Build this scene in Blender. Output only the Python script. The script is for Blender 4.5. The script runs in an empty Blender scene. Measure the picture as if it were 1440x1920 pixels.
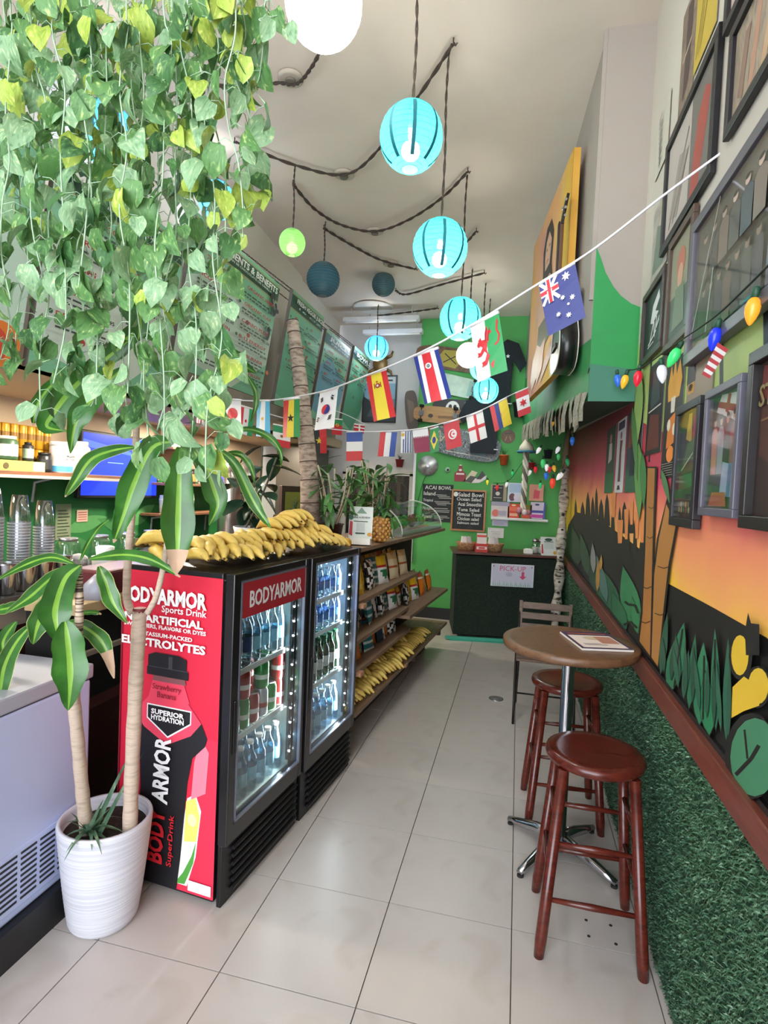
import bpy, math, random
import numpy as np
from mathutils import Matrix, Vector
sc = bpy.context.scene
rng = random.Random(7)
PI = math.pi
# ---------------------------------------------------------------- camera, world, lights
CAM = np.array([-.0554, 0, 1.577]); FPX = 1061.
_y, _p, _r = math.radians(-13.3055), math.radians(-2.198), math.radians(2.4897)
_w = np.array([math.sin(_y)*math.cos(_p), math.cos(_y)*math.cos(_p), math.sin(_p)])
_a = np.array([math.cos(_y), -math.sin(_y), 0]); _b = np.cross(_a, _w)
RT = math.cos(_r)*_a + math.sin(_r)*_b; UP = -math.sin(_r)*_a + math.cos(_r)*_b
cd = bpy.data.cameras.new('camera'); cam = bpy.data.objects.new('camera', cd); sc.collection.objects.link(cam)
cd.sensor_fit = 'VERTICAL'; cd.sensor_height = 24; cd.lens = FPX/1920*24; cd.clip_start = .02
mw = Matrix.Identity(4)
for i in range(3):
    mw[i][0] = RT[i]; mw[i][1] = UP[i]; mw[i][2] = -_w[i]; mw[i][3] = CAM[i]
cam.matrix_world = mw; sc.camera = cam
sc.view_settings.view_transform = 'Standard'; sc.view_settings.look = 'None'
sc.view_settings.gamma = 1; sc.view_settings.use_curve_mapping = False
sc.view_settings.exposure = .8
sc.cycles.use_denoising = True; sc.cycles.max_bounces = 5; sc.cycles.transparent_max_bounces = 12; sc.cycles.use_adaptive_sampling = True; sc.cycles.adaptive_threshold = .1; sc.cycles.sample_clamp_indirect = 4
sc.cycles.caustics_reflective = False; sc.cycles.caustics_refractive = False
wd = bpy.data.worlds.new('sky'); sc.world = wd; wd.use_nodes = True
wd.node_tree.nodes['Background'].inputs[0].default_value = (.80, .88, 1, 1)
wd.node_tree.nodes['Background'].inputs[1].default_value = 2.4
def area(name, loc, rot, sx, sy, power, col=(1, 1, 1)):
    l = bpy.data.lights.new(name, 'AREA'); l.shape = 'RECTANGLE'; l.size = sx; l.size_y = sy; l.energy = power; l.color = col
    o = bpy.data.objects.new(name, l); sc.collection.objects.link(o); o.location = loc; o.rotation_euler = rot
    return o
# daylight through the open shop front behind the camera (the street side is open)
area('street_daylight', (-1.0, -5.2, 2.3), (math.radians(90), 0, 0), 7.5, 5.2, 330, (.95, .98, 1))
def at(x, y, X=None, Y=None, Z=None):
    """surveyed point: the sight line through (x, y) cut by one known plane of the room"""
    d = _w + RT*(x-720)/FPX - UP*(y-960)/FPX
    i, v = (0, X) if X is not None else (1, Y) if Y is not None else (2, Z)
    return Vector(CAM + d*(v-CAM[i])/d[i])
def ceil_z(Y): return 3.95 - .0575*(Y-3)
# ---------------------------------------------------------------- materials
_mc = {}
def lin(h):
    h = h.lstrip('#'); o = []
    for i in (0, 2, 4):
        c = int(h[i:i+2], 16)/255; o.append(c/12.92 if c <= .04045 else ((c+.055)/1.055)**2.4)
    return (*o, 1)
def M(hx, rough=.55, metal=0, var=.12, scale=9, bump=0, coat=0, trans=0, emit=0, alpha=1):
    k = (hx, rough, metal, var, scale, bump, coat, trans, emit, alpha)
    if k in _mc: return _mc[k]
    m = bpy.data.materials.new('paint_'+hx.lstrip('#')); m.use_nodes = True; nt = m.node_tree; b = nt.nodes['Principled BSDF']
    c = lin(hx); b.inputs['Base Color'].default_value = c
    b.inputs['Roughness'].default_value = rough; b.inputs['Metallic'].default_value = metal
    if coat: b.inputs['Coat Weight'].default_value = coat; b.inputs['Coat Roughness'].default_value = .08
    if trans: b.inputs['Transmission Weight'].default_value = trans
    if emit: b.inputs['Emission Color'].default_value = c; b.inputs['Emission Strength'].default_value = emit
    if alpha < 1: b.inputs['Alpha'].default_value = alpha
    if var or bump:
        tc = nt.nodes.new('ShaderNodeTexCoord'); n = nt.nodes.new('ShaderNodeTexNoise')
        n.inputs['Scale'].default_value = scale; n.inputs['Detail'].default_value = 4
        nt.links.new(tc.outputs['Object'], n.inputs['Vector'])
        if var:
            mx = nt.nodes.new('ShaderNodeMix'); mx.data_type = 'RGBA'
            mx.inputs[6].default_value = tuple(x*(1-var) for x in c[:3])+(1,); mx.inputs[7].default_value = tuple(min(1, x*(1+var)) for x in c[:3])+(1,)
            nt.links.new(n.outputs['Fac'], mx.inputs[0]); nt.links.new(mx.outputs[2], b.inputs['Base Color'])
        if bump:
            bp = nt.nodes.new('ShaderNodeBump'); bp.inputs['Strength'].default_value = bump; bp.inputs['Distance'].default_value = .01
            nt.links.new(n.outputs['Fac'], bp.inputs['Height']); nt.links.new(bp.outputs[0], b.inputs['Normal'])
    _mc[k] = m; return m
def P(hx): return M(hx, .5, var=0)          # flat print / paint
def ramp_mat(name, stops, scale=(1, 1, 1), nscale=6, detail=5, distort=1.5, rough=.5, coord='Object', metal=0, bump=0):
    if name in _mc: return _mc[name]
    m = bpy.data.materials.new(name); m.use_nodes = True; nt = m.node_tree; b = nt.nodes['Principled BSDF']
    tc = nt.nodes.new('ShaderNodeTexCoord'); mp = nt.nodes.new('ShaderNodeMapping'); mp.inputs['Scale'].default_value = scale
    n = nt.nodes.new('ShaderNodeTexNoise'); n.inputs['Scale'].default_value = nscale; n.inputs['Detail'].default_value = detail; n.inputs['Distortion'].default_value = distort
    r = nt.nodes.new('ShaderNodeValToRGB'); e = r.color_ramp.elements
    while len(e) < len(stops): e.new(.5)
    for q, (p, h) in zip(e, stops): q.position = p; q.color = lin(h)
    nt.links.new(tc.outputs[coord], mp.inputs[0]); nt.links.new(mp.outputs[0], n.inputs['Vector']); nt.links.new(n.outputs['Fac'], r.inputs[0]); nt.links.new(r.outputs[0], b.inputs['Base Color'])
    b.inputs['Roughness'].default_value = rough; b.inputs['Metallic'].default_value = metal
    if bump:
        bp = nt.nodes.new('ShaderNodeBump'); bp.inputs['Strength'].default_value = bump; bp.inputs['Distance'].default_value = .004
        nt.links.new(n.outputs['Fac'], bp.inputs['Height']); nt.links.new(bp.outputs[0], b.inputs['Normal'])
    _mc[name] = m; return m
def wood(name, a, b, scale=(1, 12, 12), rough=.45): return ramp_mat(name, [(.3, a), (.5, b), (.7, a)], scale, 3, 6, 1, rough)
def glass_mat(name, tint=(1, 1, 1, 1), fac=.06):
    if name in _mc: return _mc[name]
    m = bpy.data.materials.new(name); m.use_nodes = True; nt = m.node_tree
    o = nt.nodes['Material Output']; nt.nodes.remove(nt.nodes['Principled BSDF'])
    t = nt.nodes.new('ShaderNodeBsdfTransparent'); t.inputs[0].default_value = tint
    g = nt.nodes.new('ShaderNodeBsdfGlossy'); g.inputs['Roughness'].default_value = .05
    lw = nt.nodes.new('ShaderNodeLayerWeight'); lw.inputs[0].default_value = .25
    ma = nt.nodes.new('ShaderNodeMath'); ma.operation = 'MULTIPLY_ADD'; ma.inputs[1].default_value = .35; ma.inputs[2].default_value = fac; ma.use_clamp = True
    mx = nt.nodes.new('ShaderNodeMixShader')
    nt.links.new(lw.outputs['Facing'], ma.inputs[0]); nt.links.new(ma.outputs[0], mx.inputs[0]); nt.links.new(t.outputs[0], mx.inputs[1]); nt.links.new(g.outputs[0], mx.inputs[2]); nt.links.new(mx.outputs[0], o.inputs[0])
    _mc[name] = m; return m
def paper_mat(hx, tr=.3):
    k = ('paper', hx, tr)
    if k in _mc: return _mc[k]
    m = bpy.data.materials.new('lantern_paper_'+hx.lstrip('#')); m.use_nodes = True; nt = m.node_tree
    o = nt.nodes['Material Output']; b = nt.nodes['Principled BSDF']; b.inputs['Base Color'].default_value = lin(hx); b.inputs['Roughness'].default_value = .8
    n = nt.nodes.new('ShaderNodeTexNoise'); n.inputs['Scale'].default_value = 40
    bp = nt.nodes.new('ShaderNodeBump'); bp.inputs['Strength'].default_value = .2; nt.links.new(n.outputs['Fac'], bp.inputs['Height']); nt.links.new(bp.outputs[0], b.inputs['Normal'])
    t = nt.nodes.new('ShaderNodeBsdfTranslucent'); t.inputs[0].default_value = lin(hx)
    mx = nt.nodes.new('ShaderNodeMixShader'); mx.inputs[0].default_value = tr
    nt.links.new(b.outputs[0], mx.inputs[1]); nt.links.new(t.outputs[0], mx.inputs[2])
    # thin paper: part of the lamp light passes straight through, tinted
    tp = nt.nodes.new('ShaderNodeBsdfTransparent'); c = lin(hx); tp.inputs[0].default_value = tuple(.8+.2*q for q in c[:3])+(1,); m2 = nt.nodes.new('ShaderNodeMixShader'); m2.inputs[0].default_value = .3 if tr > .25 else .05
    nt.links.new(mx.outputs[0], m2.inputs[1]); nt.links.new(tp.outputs[0], m2.inputs[2]); nt.links.new(m2.outputs[0], o.inputs[0])
    _mc[k] = m; return m
CHROME = M('#c8c8cc', .15, 1, 0); STEEL = M('#b4b4b8', .3, 1, .1, 14); BLACK = M('#141416', .4, 0, .15, 20); RUBBER = M('#1a1a1a', .8); WHITE = M('#eceae6', .5, 0, .04)
# ---------------------------------------------------------------- geometry
class G:
    def __init__(s): s.v = []; s.f = []; s.m = []; s.s = []
    def add(s, vs, fs, mi=0, sm=False):
        k = len(s.v); s.v += [tuple(p) for p in vs]
        for f in fs: s.f.append([i+k for i in f]); s.m.append(mi); s.s.append(sm)
        return s
    def box(s, c, d, mi=0, R=None):
        x, y, z = d[0]/2, d[1]/2, d[2]/2; c = Vector(c)
        vs = [Vector(q) for q in [(-x,-y,-z),(x,-y,-z),(x,y,-z),(-x,y,-z),(-x,-y,z),(x,-y,z),(x,y,z),(-x,y,z)]]
        vs = [c+(R @ q if R else q) for q in vs]
        return s.add(vs, [(3,2,1,0),(4,5,6,7),(0,1,5,4),(1,2,6,5),(2,3,7,6),(3,0,4,7)], mi)
    def poly(s, pts, mi=0, sm=False): return s.add(pts, [list(range(len(pts)))], mi, sm)
    def tube(s, pts, rad, n=8, mi=0, cap=True, sm=True):
        pts = [Vector(p) for p in pts]; N = len(pts)
        if not hasattr(rad, '__len__'): rad = [rad]*N
        u = None; rings = []
        for i in range(N):
            t = (pts[min(i+1, N-1)]-pts[max(i-1, 0)]).normalized()
            if u is None:
                u = t.orthogonal().normalized()
            u = (u - t*u.dot(t))
            if u.length < 1e-6: u = t.orthogonal()
            u.normalize(); w = t.cross(u)
            rings += [pts[i]+(u*math.cos(2*PI*k/n)+w*math.sin(2*PI*k/n))*rad[i] for k in range(n)]
        fs = [(i*n+k, i*n+(k+1)%n, (i+1)*n+(k+1)%n, (i+1)*n+k) for i in range(N-1) for k in range(n)]
        s.add(rings, fs, mi, sm)
        if cap:
            b = len(s.v)-N*n
            s.f.append([b+k for k in range(n)][::-1]); s.m.append(mi); s.s.append(False)
            s.f.append([b+(N-1)*n+k for k in range(n)]); s.m.append(mi); s.s.append(False)
        return s
    def lathe(s, prof, n=20, mi=0, o=(0, 0, 0), sm=True, R=None, cap=True):
        o = Vector(o); vs = []
        for r, z in prof:
            for k in range(n):
                q = Vector((r*math.cos(2*PI*k/n), r*math.sin(2*PI*k/n), z)); vs.append(o+(R @ q if R else q))
        fs = [(i*n+k, i*n+(k+1)%n, (i+1)*n+(k+1)%n, (i+1)*n+k) for i in range(len(prof)-1) for k in range(n)]
        s.add(vs, fs, mi, sm)
        if cap:
            b = len(s.v)-len(vs)
            for ring, fl in ((0, 1), (len(prof)-1, 0)):
                if prof[ring][0] > 1e-4:
                    idx = [b+ring*n+k for k in range(n)]; s.f.append(idx[::-1] if fl else idx); s.m.append(mi); s.s.append(False)
        return s
    def sphere(s, c, r, n=12, mi=0, sc_=(1, 1, 1)):
        prof = [(r*math.sin(PI*i/(n//2+2)), -r*math.cos(PI*i/(n//2+2))) for i in range(n//2+3)]
        k = len(s.v); s.lathe([(max(a, 1e-5), b) for a, b in prof], n, mi, cap=False)
        for i in range(k, len(s.v)):
            v = s.v[i]; s.v[i] = (c[0]+v[0]*sc_[0], c[1]+v[1]*sc_[1], c[2]+v[2]*sc_[2])
        return s
    def mesh(s, name, mats):
        me = bpy.data.meshes.new(name); me.from_pydata(s.v, [], s.f)
        for m in (mats if isinstance(mats, (list, tuple)) else [mats]): me.materials.append(m)
        me.polygons.foreach_set('material_index', s.m); me.polygons.foreach_set('use_smooth', s.s); me.update()
        return me
    def build(s, name, mats, parent=None, bevel=0, loc=None):
        return put(name, s.mesh(name, mats), parent, bevel, loc)
def put(name, me, parent=None, bevel=0, loc=None, rot=None):
    o = bpy.data.objects.new(name, me); sc.collection.objects.link(o); o.parent = parent
    if bevel:
        b = o.modifiers.new('bevel', 'BEVEL'); b.width = bevel; b.segments = 2; b.limit_method = 'ANGLE'
    if loc is not None: o.location = loc
    if rot is not None: o.rotation_euler = rot
    return o
def tag(o, label, cat, group=None, kind=None):
    o['label'] = label; o['category'] = cat
    if group: o['group'] = group
    if kind: o['kind'] = kind
    return o
def thing(name, label, cat, loc=(0, 0, 0), rotz=0, group=None, mat=None):
    o = bpy.data.objects.new(name, None); sc.collection.objects.link(o); o.empty_display_size = .05
    if mat is not None: o.matrix_world = mat
    else: o.location = loc; o.rotation_euler = (0, 0, rotz)
    return tag(o, label, cat, group)
def dup(root, loc, rot=None, label=None, group=None):
    r = root.copy(); sc.collection.objects.link(r); r.location = loc
    if rot is not None: r.rotation_euler = rot
    if label: r['label'] = label
    if group: r['group'] = group
    for ch in root.children:
        c = ch.copy(); sc.collection.objects.link(c); c.parent = r
        for g in ch.children:
            d = g.copy(); sc.collection.objects.link(d); d.parent = c
    return r
def struct(name, o): o['kind'] = 'structure'; return o
def mframe(o, r, u):
    r = Vector(r).normalized(); u = Vector(u); u = (u - r*u.dot(r)).normalized(); n = r.cross(u)
    return Matrix(((r.x, u.x, n.x, o[0]), (r.y, u.y, n.y, o[1]), (r.z, u.z, n.z, o[2]), (0, 0, 0, 1)))
def xf(o, m): o.matrix_world = m; return o
# flat print built from coloured shapes in a unit rectangle W x H (x right, y up, z out)
def art(name, parent, W, H, shapes, z0=0., base=None, dz=.0004, bend=None):
    g = G(); mats = []; idx = {}
    def mi(c):
        if c not in idx: idx[c] = len(mats); mats.append(P(c) if isinstance(c, str) else c)
        return idx[c]
    def addp(c, pts, z):
        q = [(x*W, y*H, z) for x, y in pts]
        a = sum(q[i][0]*q[(i+1) % len(q)][1]-q[(i+1) % len(q)][0]*q[i][1] for i in range(len(q)))
        if a < 0: q = q[::-1]
        if bend: q = [bend(*t) for t in q]
        g.poly(q, mi(c))
    z = z0; L = ([('r', base, 0, 0, 1, 1)] if base else []) + shapes
    for s in L:
        k, c = s[0], s[1]
        if k == 'r':
            x0, y0, x1, y1 = s[2:6]
            if bend:
                for i in range(4): addp(c, [(x0, y0+(y1-y0)*i/4), (x1, y0+(y1-y0)*i/4), (x1, y0+(y1-y0)*(i+1)/4), (x0, y0+(y1-y0)*(i+1)/4)], z)
            else: addp(c, [(x0, y0), (x1, y0), (x1, y1), (x0, y1)], z)
        elif k == 'p': addp(c, s[2], z)
        elif k == 'e':
            cx, cy, rx, ry = s[2:6]; n = s[6] if len(s) > 6 else 20
            addp(c, [(cx+rx*math.cos(2*PI*i/n), cy+ry*math.sin(2*PI*i/n)) for i in range(n)], z)
        elif k == 's':
            cx, cy, R_, n = s[2:6]; ri = R_*(s[6] if len(s) > 6 else .45)
            addp(c, [(cx+(R_ if i % 2 == 0 else ri)*math.sin(PI*i/n)*H/W, cy+(R_ if i % 2 == 0 else ri)*math.cos(PI*i/n)) for i in range(2*n)], z)
        elif k == 'l':
            pts, w = s[2], s[3]
            for (xa, ya), (xb, yb) in zip(pts, pts[1:]):
                dx, dy = (xb-xa)*W, (yb-ya)*H; q = math.hypot(dx, dy) or 1; nx, ny = -dy/q*w/2/W, dx/q*w/2/H
                addp(c, [(xa+nx, ya+ny), (xa-nx, ya-ny), (xb-nx, yb-ny), (xb+nx, yb+ny)], z)
        z += dz
    return put(name, g.mesh(name, mats), parent)
def text(parent, body, x, y, size, mat, z=.004, align='LEFT', bold=0., rot=0., sx=1., name='lettering', ext=.0004, shear=0., fit=None):
    cu = bpy.data.curves.new('lettering', 'FONT'); cu.body = body; cu.size = size; cu.align_x = align; cu.align_y = 'CENTER'; cu.offset = bold*size; cu.extrude = ext; cu.shear = shear; cu.resolution_u = 2
    o = bpy.data.objects.new('tmp', cu); me = bpy.data.meshes.new_from_object(o); bpy.data.objects.remove(o); bpy.data.curves.remove(cu)
    me.materials.clear(); me.materials.append(P(mat) if isinstance(mat, str) else mat)
    ob = bpy.data.objects.new(name, me); sc.collection.objects.link(ob); ob.parent = parent
    ob.location = (x, y, z); ob.rotation_euler = (0, 0, rot); ob.scale = (sx, 1, 1)
    if fit and me.vertices:      # stretch the lettering to a measured width and height about its anchor
        xs = [v.co.x for v in me.vertices]; ys = [v.co.y for v in me.vertices]; a0, a1, b0, b1 = min(xs), max(xs), min(ys), max(ys)
        ax = {'LEFT': a0, 'RIGHT': a1, 'CENTER': (a0+a1)/2}[align]
        for v in me.vertices: v.co.x = (v.co.x-ax)*fit[0]/(a1-a0); v.co.y = (v.co.y-(b0+b1)/2)*fit[1]/(b1-b0)
        ob.scale = (1, 1, 1)
    return ob
def bez(pts, n=10):
    pts = [Vector(p) for p in pts]; out = []
    N = len(pts)
    for i in range(N-1):
        p0 = pts[max(i-1, 0)]; p1 = pts[i]; p2 = pts[i+1]; p3 = pts[min(i+2, N-1)]
        for k in range(n):
            t = k/n; out.append(.5*((2*p1)+(p2-p0)*t+(2*p0-5*p1+4*p2-p3)*t*t+(3*p1-p0-3*p2+p3)*t**3))
    out.append(pts[-1]); return out
def cord_strands(g, pts, r=.006, mi=0, turns=26):
    """two twisted strands along a polyline"""
    P_ = bez(pts, 12); L = len(P_)
    for ph in (0, PI):
        q = []
        for i, p in enumerate(P_):
            a = ph+i*.9; q.append(p+Vector((math.cos(a), .4*math.sin(a), math.sin(a)))*r*.8)
        g.tube(q, r*.75, 5, mi)
# ================================================================ STRUCTURE
XW = .49; YB = 7.0; XS = -2.4; XK = -3.45; ZK = 2.1
T = .4572; Y0 = 1.61
grout = M('#6d645c', .9)
fl = struct('floor', G().box((-1.55, 3.0, -.03), (4.4, 10.6, .05)).build('floor', grout)); fl['kind'] = 'structure'
tile_m = ramp_mat('floor_tile', [(.3, '#b8ada4'), (.45, '#c4bbb5'), (.6, '#c2b9b3'), (.75, '#b9aea6')], (1, 1, 1), 3.2, 8, .9, .32, bump=.05)
tg = G().box((0, 0, -.001), (T-.004, T-.004, .01)).mesh('tile', tile_m)
for i in range(-4, 2):
    for j in range(-4, 12):
        x0, x1 = i*T, (i+1)*T
        if x1 > XW+.0: 
            if x0 > XW: continue
            w = XW-x0; o = put('tile', G().box((0, 0, -.001), (w-.004, T-.004, .01)).mesh('tile', tile_m), fl, loc=(x0+w/2, Y0+(j+.5)*T, 0))
        else: o = put('tile', tg, fl, loc=(x0+T/2, Y0+(j+.5)*T, 0))
# ceiling
CM = ramp_mat('ceiling_plaster', [(.3, '#cdbfb2'), (.7, '#d6c8bb')], (1, 1, 1), 2, 5, .5, .9, bump=.1)
g = G(); ya, yb = -1.6, YB+.3
g.add([(XS-.2, ya, ceil_z(ya)), (XW+.1, ya, ceil_z(ya)), (XW+.1, yb, ceil_z(yb)), (XS-.2, yb, ceil_z(yb)), (XS-.2, ya, ceil_z(ya)+.1), (XW+.1, ya, ceil_z(ya)+.1), (XW+.1, yb, ceil_z(yb)+.1), (XS-.2, yb, ceil_z(yb)+.1)],
      [(0, 1, 2, 3), (7, 6, 5, 4), (4, 5, 1, 0), (5, 6, 2, 1), (6, 7, 3, 2), (7, 4, 0, 3)])
struct('ceiling', g.build('ceiling', CM))
wallm = M('#cfc7ba', .85, 0, .05, 3, .05); greywall = M('#c9c6c4', .85, 0, .05, 3); beige = M('#c9b49a', .85, 0, .05, 3)
struct('c', G().box(((XS+XK)/2-.05, 2.7, ZK+.05), (XS-XK+.2, 8.8, .1)).build('ceiling_kitchen', M('#cdb79c', .85, 0, .05, 3)))
struct('w', G().box((XS-.05, 2.05, (ZK+4.2)/2), (.1, 7.3-.0, 4.2-ZK)).box((XS-.05, 6.35, (ZK+4.2)/2), (.04, 1.5, 4.2-ZK)).build('wall_soffit', wallm))
# kitchen wall: green below, beige above
struct('w', G().box((XK-.05, 2.7, 2.4), (.1, 8.8, 1.65)).box((XK-.05, 2.7, .78), (.1, 8.8, 1.6), 1).build('wall_left', [beige, M('#1d6b32', .6, 0, .15, 2)]))
# back wall: white section and green section
struct('w', G().box(((XK-1.33)/2, YB+.2, 2.0), (-1.33-XK+.1, .1, 4.2)).build('wall_back', greywall))
GREEN = ramp_mat('green_wall_paint', [(.3, '#449548'), (.7, '#50a655')], (1, 1, 1), 1.5, 4, .5, .6)
struct('w', G().box(((XW-1.33)/2+.05, YB+.1, 2.0), (XW+1.33+.1, .2, 4.2)).build('wall_green', GREEN))
struct('b', G().box((-.9, YB-.012, .07), (.9, .02, .14)).build('baseboard_back', BLACK))
# white corner pipe of the green wall
struct('t', G().box((-1.335, YB-.02, 1.5), (.03, .04, 1.6)).build('trim_1', M('#d9dde0', .5)))
# right wall
struct('w', G().box((XW+.05, 2.7, 2.1), (.1, 8.8, 4.3)).build('wall_right', M('#c4bdb2', .85, 0, .04, 3)))
# rail on the right wall
railm = wood('rail_wood', '#5c2c22', '#71392c', (14, 1, 14), .35)
struct('t', G().box((XW-.017, 3.0, .8985), (.032, 8.0, .075)).build('trim_2', railm, bevel=.004))
struct('t', G().box((XW-.006, 3.0, .944), (.012, 8.0, .016)).build('trim_3', BLACK))
# angled bulkhead hanging from the ceiling along the right wall
bk = [(.265, 3.09), (XW, 3.09), (XW, YB), (-.05, YB)]; zb0, zb1 = 2.08, 2.36
g = G(); g.add([(x, y, zb0 if y < 4 else zb1) for x, y in bk]+[(x, y, 4.3) for x, y in bk], [(3, 2, 1, 0), (0, 1, 5, 4), (1, 2, 6, 5), (2, 3, 7, 6), (3, 0, 4, 7)])
struct('w', g.build('wall_bulkhead', M('#a0968d', .85, 0, .04, 3)))
# green paint swept over the lower part of the bulkhead (a painted coat with its own edge)
bdir = Vector((bk[3][0]-bk[0][0], bk[3][1]-bk[0][1], 0)); blen = bdir.length; bdir.normalize()
gp = ramp_mat('bulkhead_green', [(.3, '#2f7f45'), (.7, '#3c9350')], (1, 1, 1), 2, 4, .5, .6)
gf = ramp_mat('bulkhead_green_front', [(.3, '#17873f'), (.7, '#1f9448')], (1, 1, 1), 3, 4, .5, .55)
fm = thing('painted_panel', 'x', 'x', mat=mframe((bk[0][0], 3.0885, zb0), (1, 0, 0), (0, 0, 1)))
pts = [(0, 0), (.225, 0), (.225, .47), (.18, .49), (.13, .53), (.09, .58), (.05, .65), (.025, .72), (0, .78)]
pf = art('wall_bulkhead_green_front', None, 1, 1, [('p', gf, pts), ('p', M('#3d7a63', .6), [(0, 0), (.225, 0), (.225, .16), (0, .19)])], .001); pf.matrix_world = fm.matrix_world.copy(); struct('', pf); bpy.data.objects.remove(fm)
sp = art('wall_bulkhead_green_side', None, 1, 1, [('p', gp, [(0, .28), (blen, .0), (blen, .9), (blen*.5, .6), (blen*.2, .5), (0, .36)][::-1]), ('p', M('#47725a', .6), [(0, 0), (blen, .0), (blen, .75), (blen*.4, .45), (0, .3)])], .001)
sp.matrix_world = mframe((bk[3][0], bk[3][1], zb1), (-bdir.x, -bdir.y, -.067), (0, 0, 1)); struct('', sp)
bpy.data.objects.remove(sp)
g = G(); nrm = Vector((-bdir.y, bdir.x, 0)); A = Vector((bk[0][0], bk[0][1], 0))+nrm*.001
def bside(s, z): q = A+bdir*s; return (q.x, q.y, z)
g.poly([bside(0, zb0+.001), bside(0, zb0+.32), bside(.9, zb0+.42), bside(2, zb0+.55), bside(blen-.01, zb0+.9), bside(blen-.01, zb1+.001)][::-1], 0)
struct('w', g.build('wall_bulkhead_green_side', gp))
struct('t', G().box((.255, 3.11, 3.3), (.02, .02, 1.4)).build('trim_4', M('#a0968d', .85, 0, .04, 3)))
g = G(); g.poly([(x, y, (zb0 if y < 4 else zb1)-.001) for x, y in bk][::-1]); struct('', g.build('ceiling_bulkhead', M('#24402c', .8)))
# front return wall pieces behind the camera keep the street side open
struct('w', G().box((-2.95, -1.62, 2.1), (1.1, .1, 4.3)).build('wall_front', wallm))
# ---------------------------------------------------------------- mural on the right wall (flat paint)
def wy(x, y): p = at(x, y, X=XW); return (p.y, p.z)
mur = bpy.data.materials.new('mural_sunset'); mur.use_nodes = True; nt = mur.node_tree
tc = nt.nodes.new('ShaderNodeTexCoord'); sx = nt.nodes.new('ShaderNodeSeparateXYZ'); nz = nt.nodes.new('ShaderNodeTexNoise'); nz.inputs['Scale'].default_value = 2.5
ad = nt.nodes.new('ShaderNodeMath'); ad.operation = 'MULTIPLY_ADD'; ad.inputs[1].default_value = .25; rp = nt.nodes.new('ShaderNodeValToRGB')
# diagonal sunset: warm yellow low, orange, then crimson and maroon above
ax = nt.nodes.new('ShaderNodeMath'); ax.operation = 'MULTIPLY_ADD'; ax.inputs[1].default_value = -.06
nt.links.new(tc.outputs['Object'], sx.inputs[0]); nt.links.new(tc.outputs['Object'], nz.inputs['Vector'])
nt.links.new(sx.outputs[1], ax.inputs[0]); nt.links.new(sx.outputs[2], ax.inputs[2])
nt.links.new(nz.outputs['Fac'], ad.inputs[0]); nt.links.new(ax.outputs[0], ad.inputs[2]); nt.links.new(ad.outputs[0], rp.inputs[0])
e = rp.color_ramp.elements
while len(e) < 6: e.new(.5)
mp0 = [(1.24, '#f2c62c'), (1.36, '#eda75e'), (1.50, '#e88b66'), (1.63, '#cf4566'), (1.78, '#b33a4c'), (2.0, '#7c3138')]
sub = nt.nodes.new('ShaderNodeMapRange'); sub.inputs[1].default_value = 1.1; sub.inputs[2].default_value = 2.1
nt.links.new(ad.outputs[0], sub.inputs[0]); nt.links.new(sub.outputs[0], rp.inputs[0])
for q, (p, h) in zip(e, mp0): q.position = (p-1.1); q.color = lin(h)
nt.links.new(rp.outputs[0], nt.nodes['Principled BSDF'].inputs['Base Color']); nt.nodes['Principled BSDF'].inputs['Roughness'].default_value = .5
mg = G(); layers = [0]
mm = [mur]; mi_ = {}
def mc(h):
    if h not in mi_: mi_[h] = len(mm); mm.append(M(h, .5, 0, .12, 6))
    return mi_[h]
def mpoly(h, pts, px=True):
    layers[0] += 1; q = [wy(*p) for p in pts] if px else pts
    a = sum(q[i][0]*q[(i+1) % len(q)][1]-q[(i+1) % len(q)][0]*q[i][1] for i in range(len(q)))
    if a > 0: q = q[::-1]
    mg.poly([(XW-.0015-layers[0]*.00012, y, z) for y, z in q], mc(h) if h else 0)
def mell(h, c, r, n=16, tilt=0):
    mpoly(h, [(c[0]+r[0]*math.cos(2*PI*i/n)+tilt*r[1]*math.sin(2*PI*i/n), c[1]+r[1]*math.sin(2*PI*i/n)) for i in range(n)])
def mleaf(h, base, tip, w, n=7):
    b, t = Vector(base), Vector(tip); d = t-b; nn = Vector((-d.y, d.x)).normalized()
    L = [b+d*(i/n)+nn*w*math.sin(PI*(i/n)**.8) for i in range(n+1)]; Rr = [b+d*(i/n)-nn*w*math.sin(PI*(i/n)**.8) for i in range(n-1, 0, -1)]
    mpoly('#10140f', [tuple(p+(p-(b+t)/2)*.06) for p in L+Rr]); mpoly(h, [tuple(p) for p in L+Rr])
def mline(h, pts, w):
    for a, b in zip(pts, pts[1:]):
        a, b = Vector(a), Vector(b); d = (b-a); nn = Vector((-d.y, d.x)).normalized()*w/2
        mpoly(h, [tuple(a+nn), tuple(b+nn), tuple(b-nn), tuple(a-nn)])
mpoly(None, [(.7, .953), (6.98, .953), (6.98, 2.32), (3.12, 2.08), (.7, 2.02)], False)
# upper leaf field behind the frames
mpoly('#a9bf6d', [(1.05, 1.78), (2.5, 1.86), (3.08, 2.0), (3.08, 2.35), (2.2, 2.4), (1.05, 2.3)], False)
for i in range(6):
    y0 = 1.15+i*.3; mpoly('#16201a', [(y0, 1.75), (y0+.03, 1.75), (y0+.14, 2.35), (y0+.11, 2.36)], False)
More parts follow.
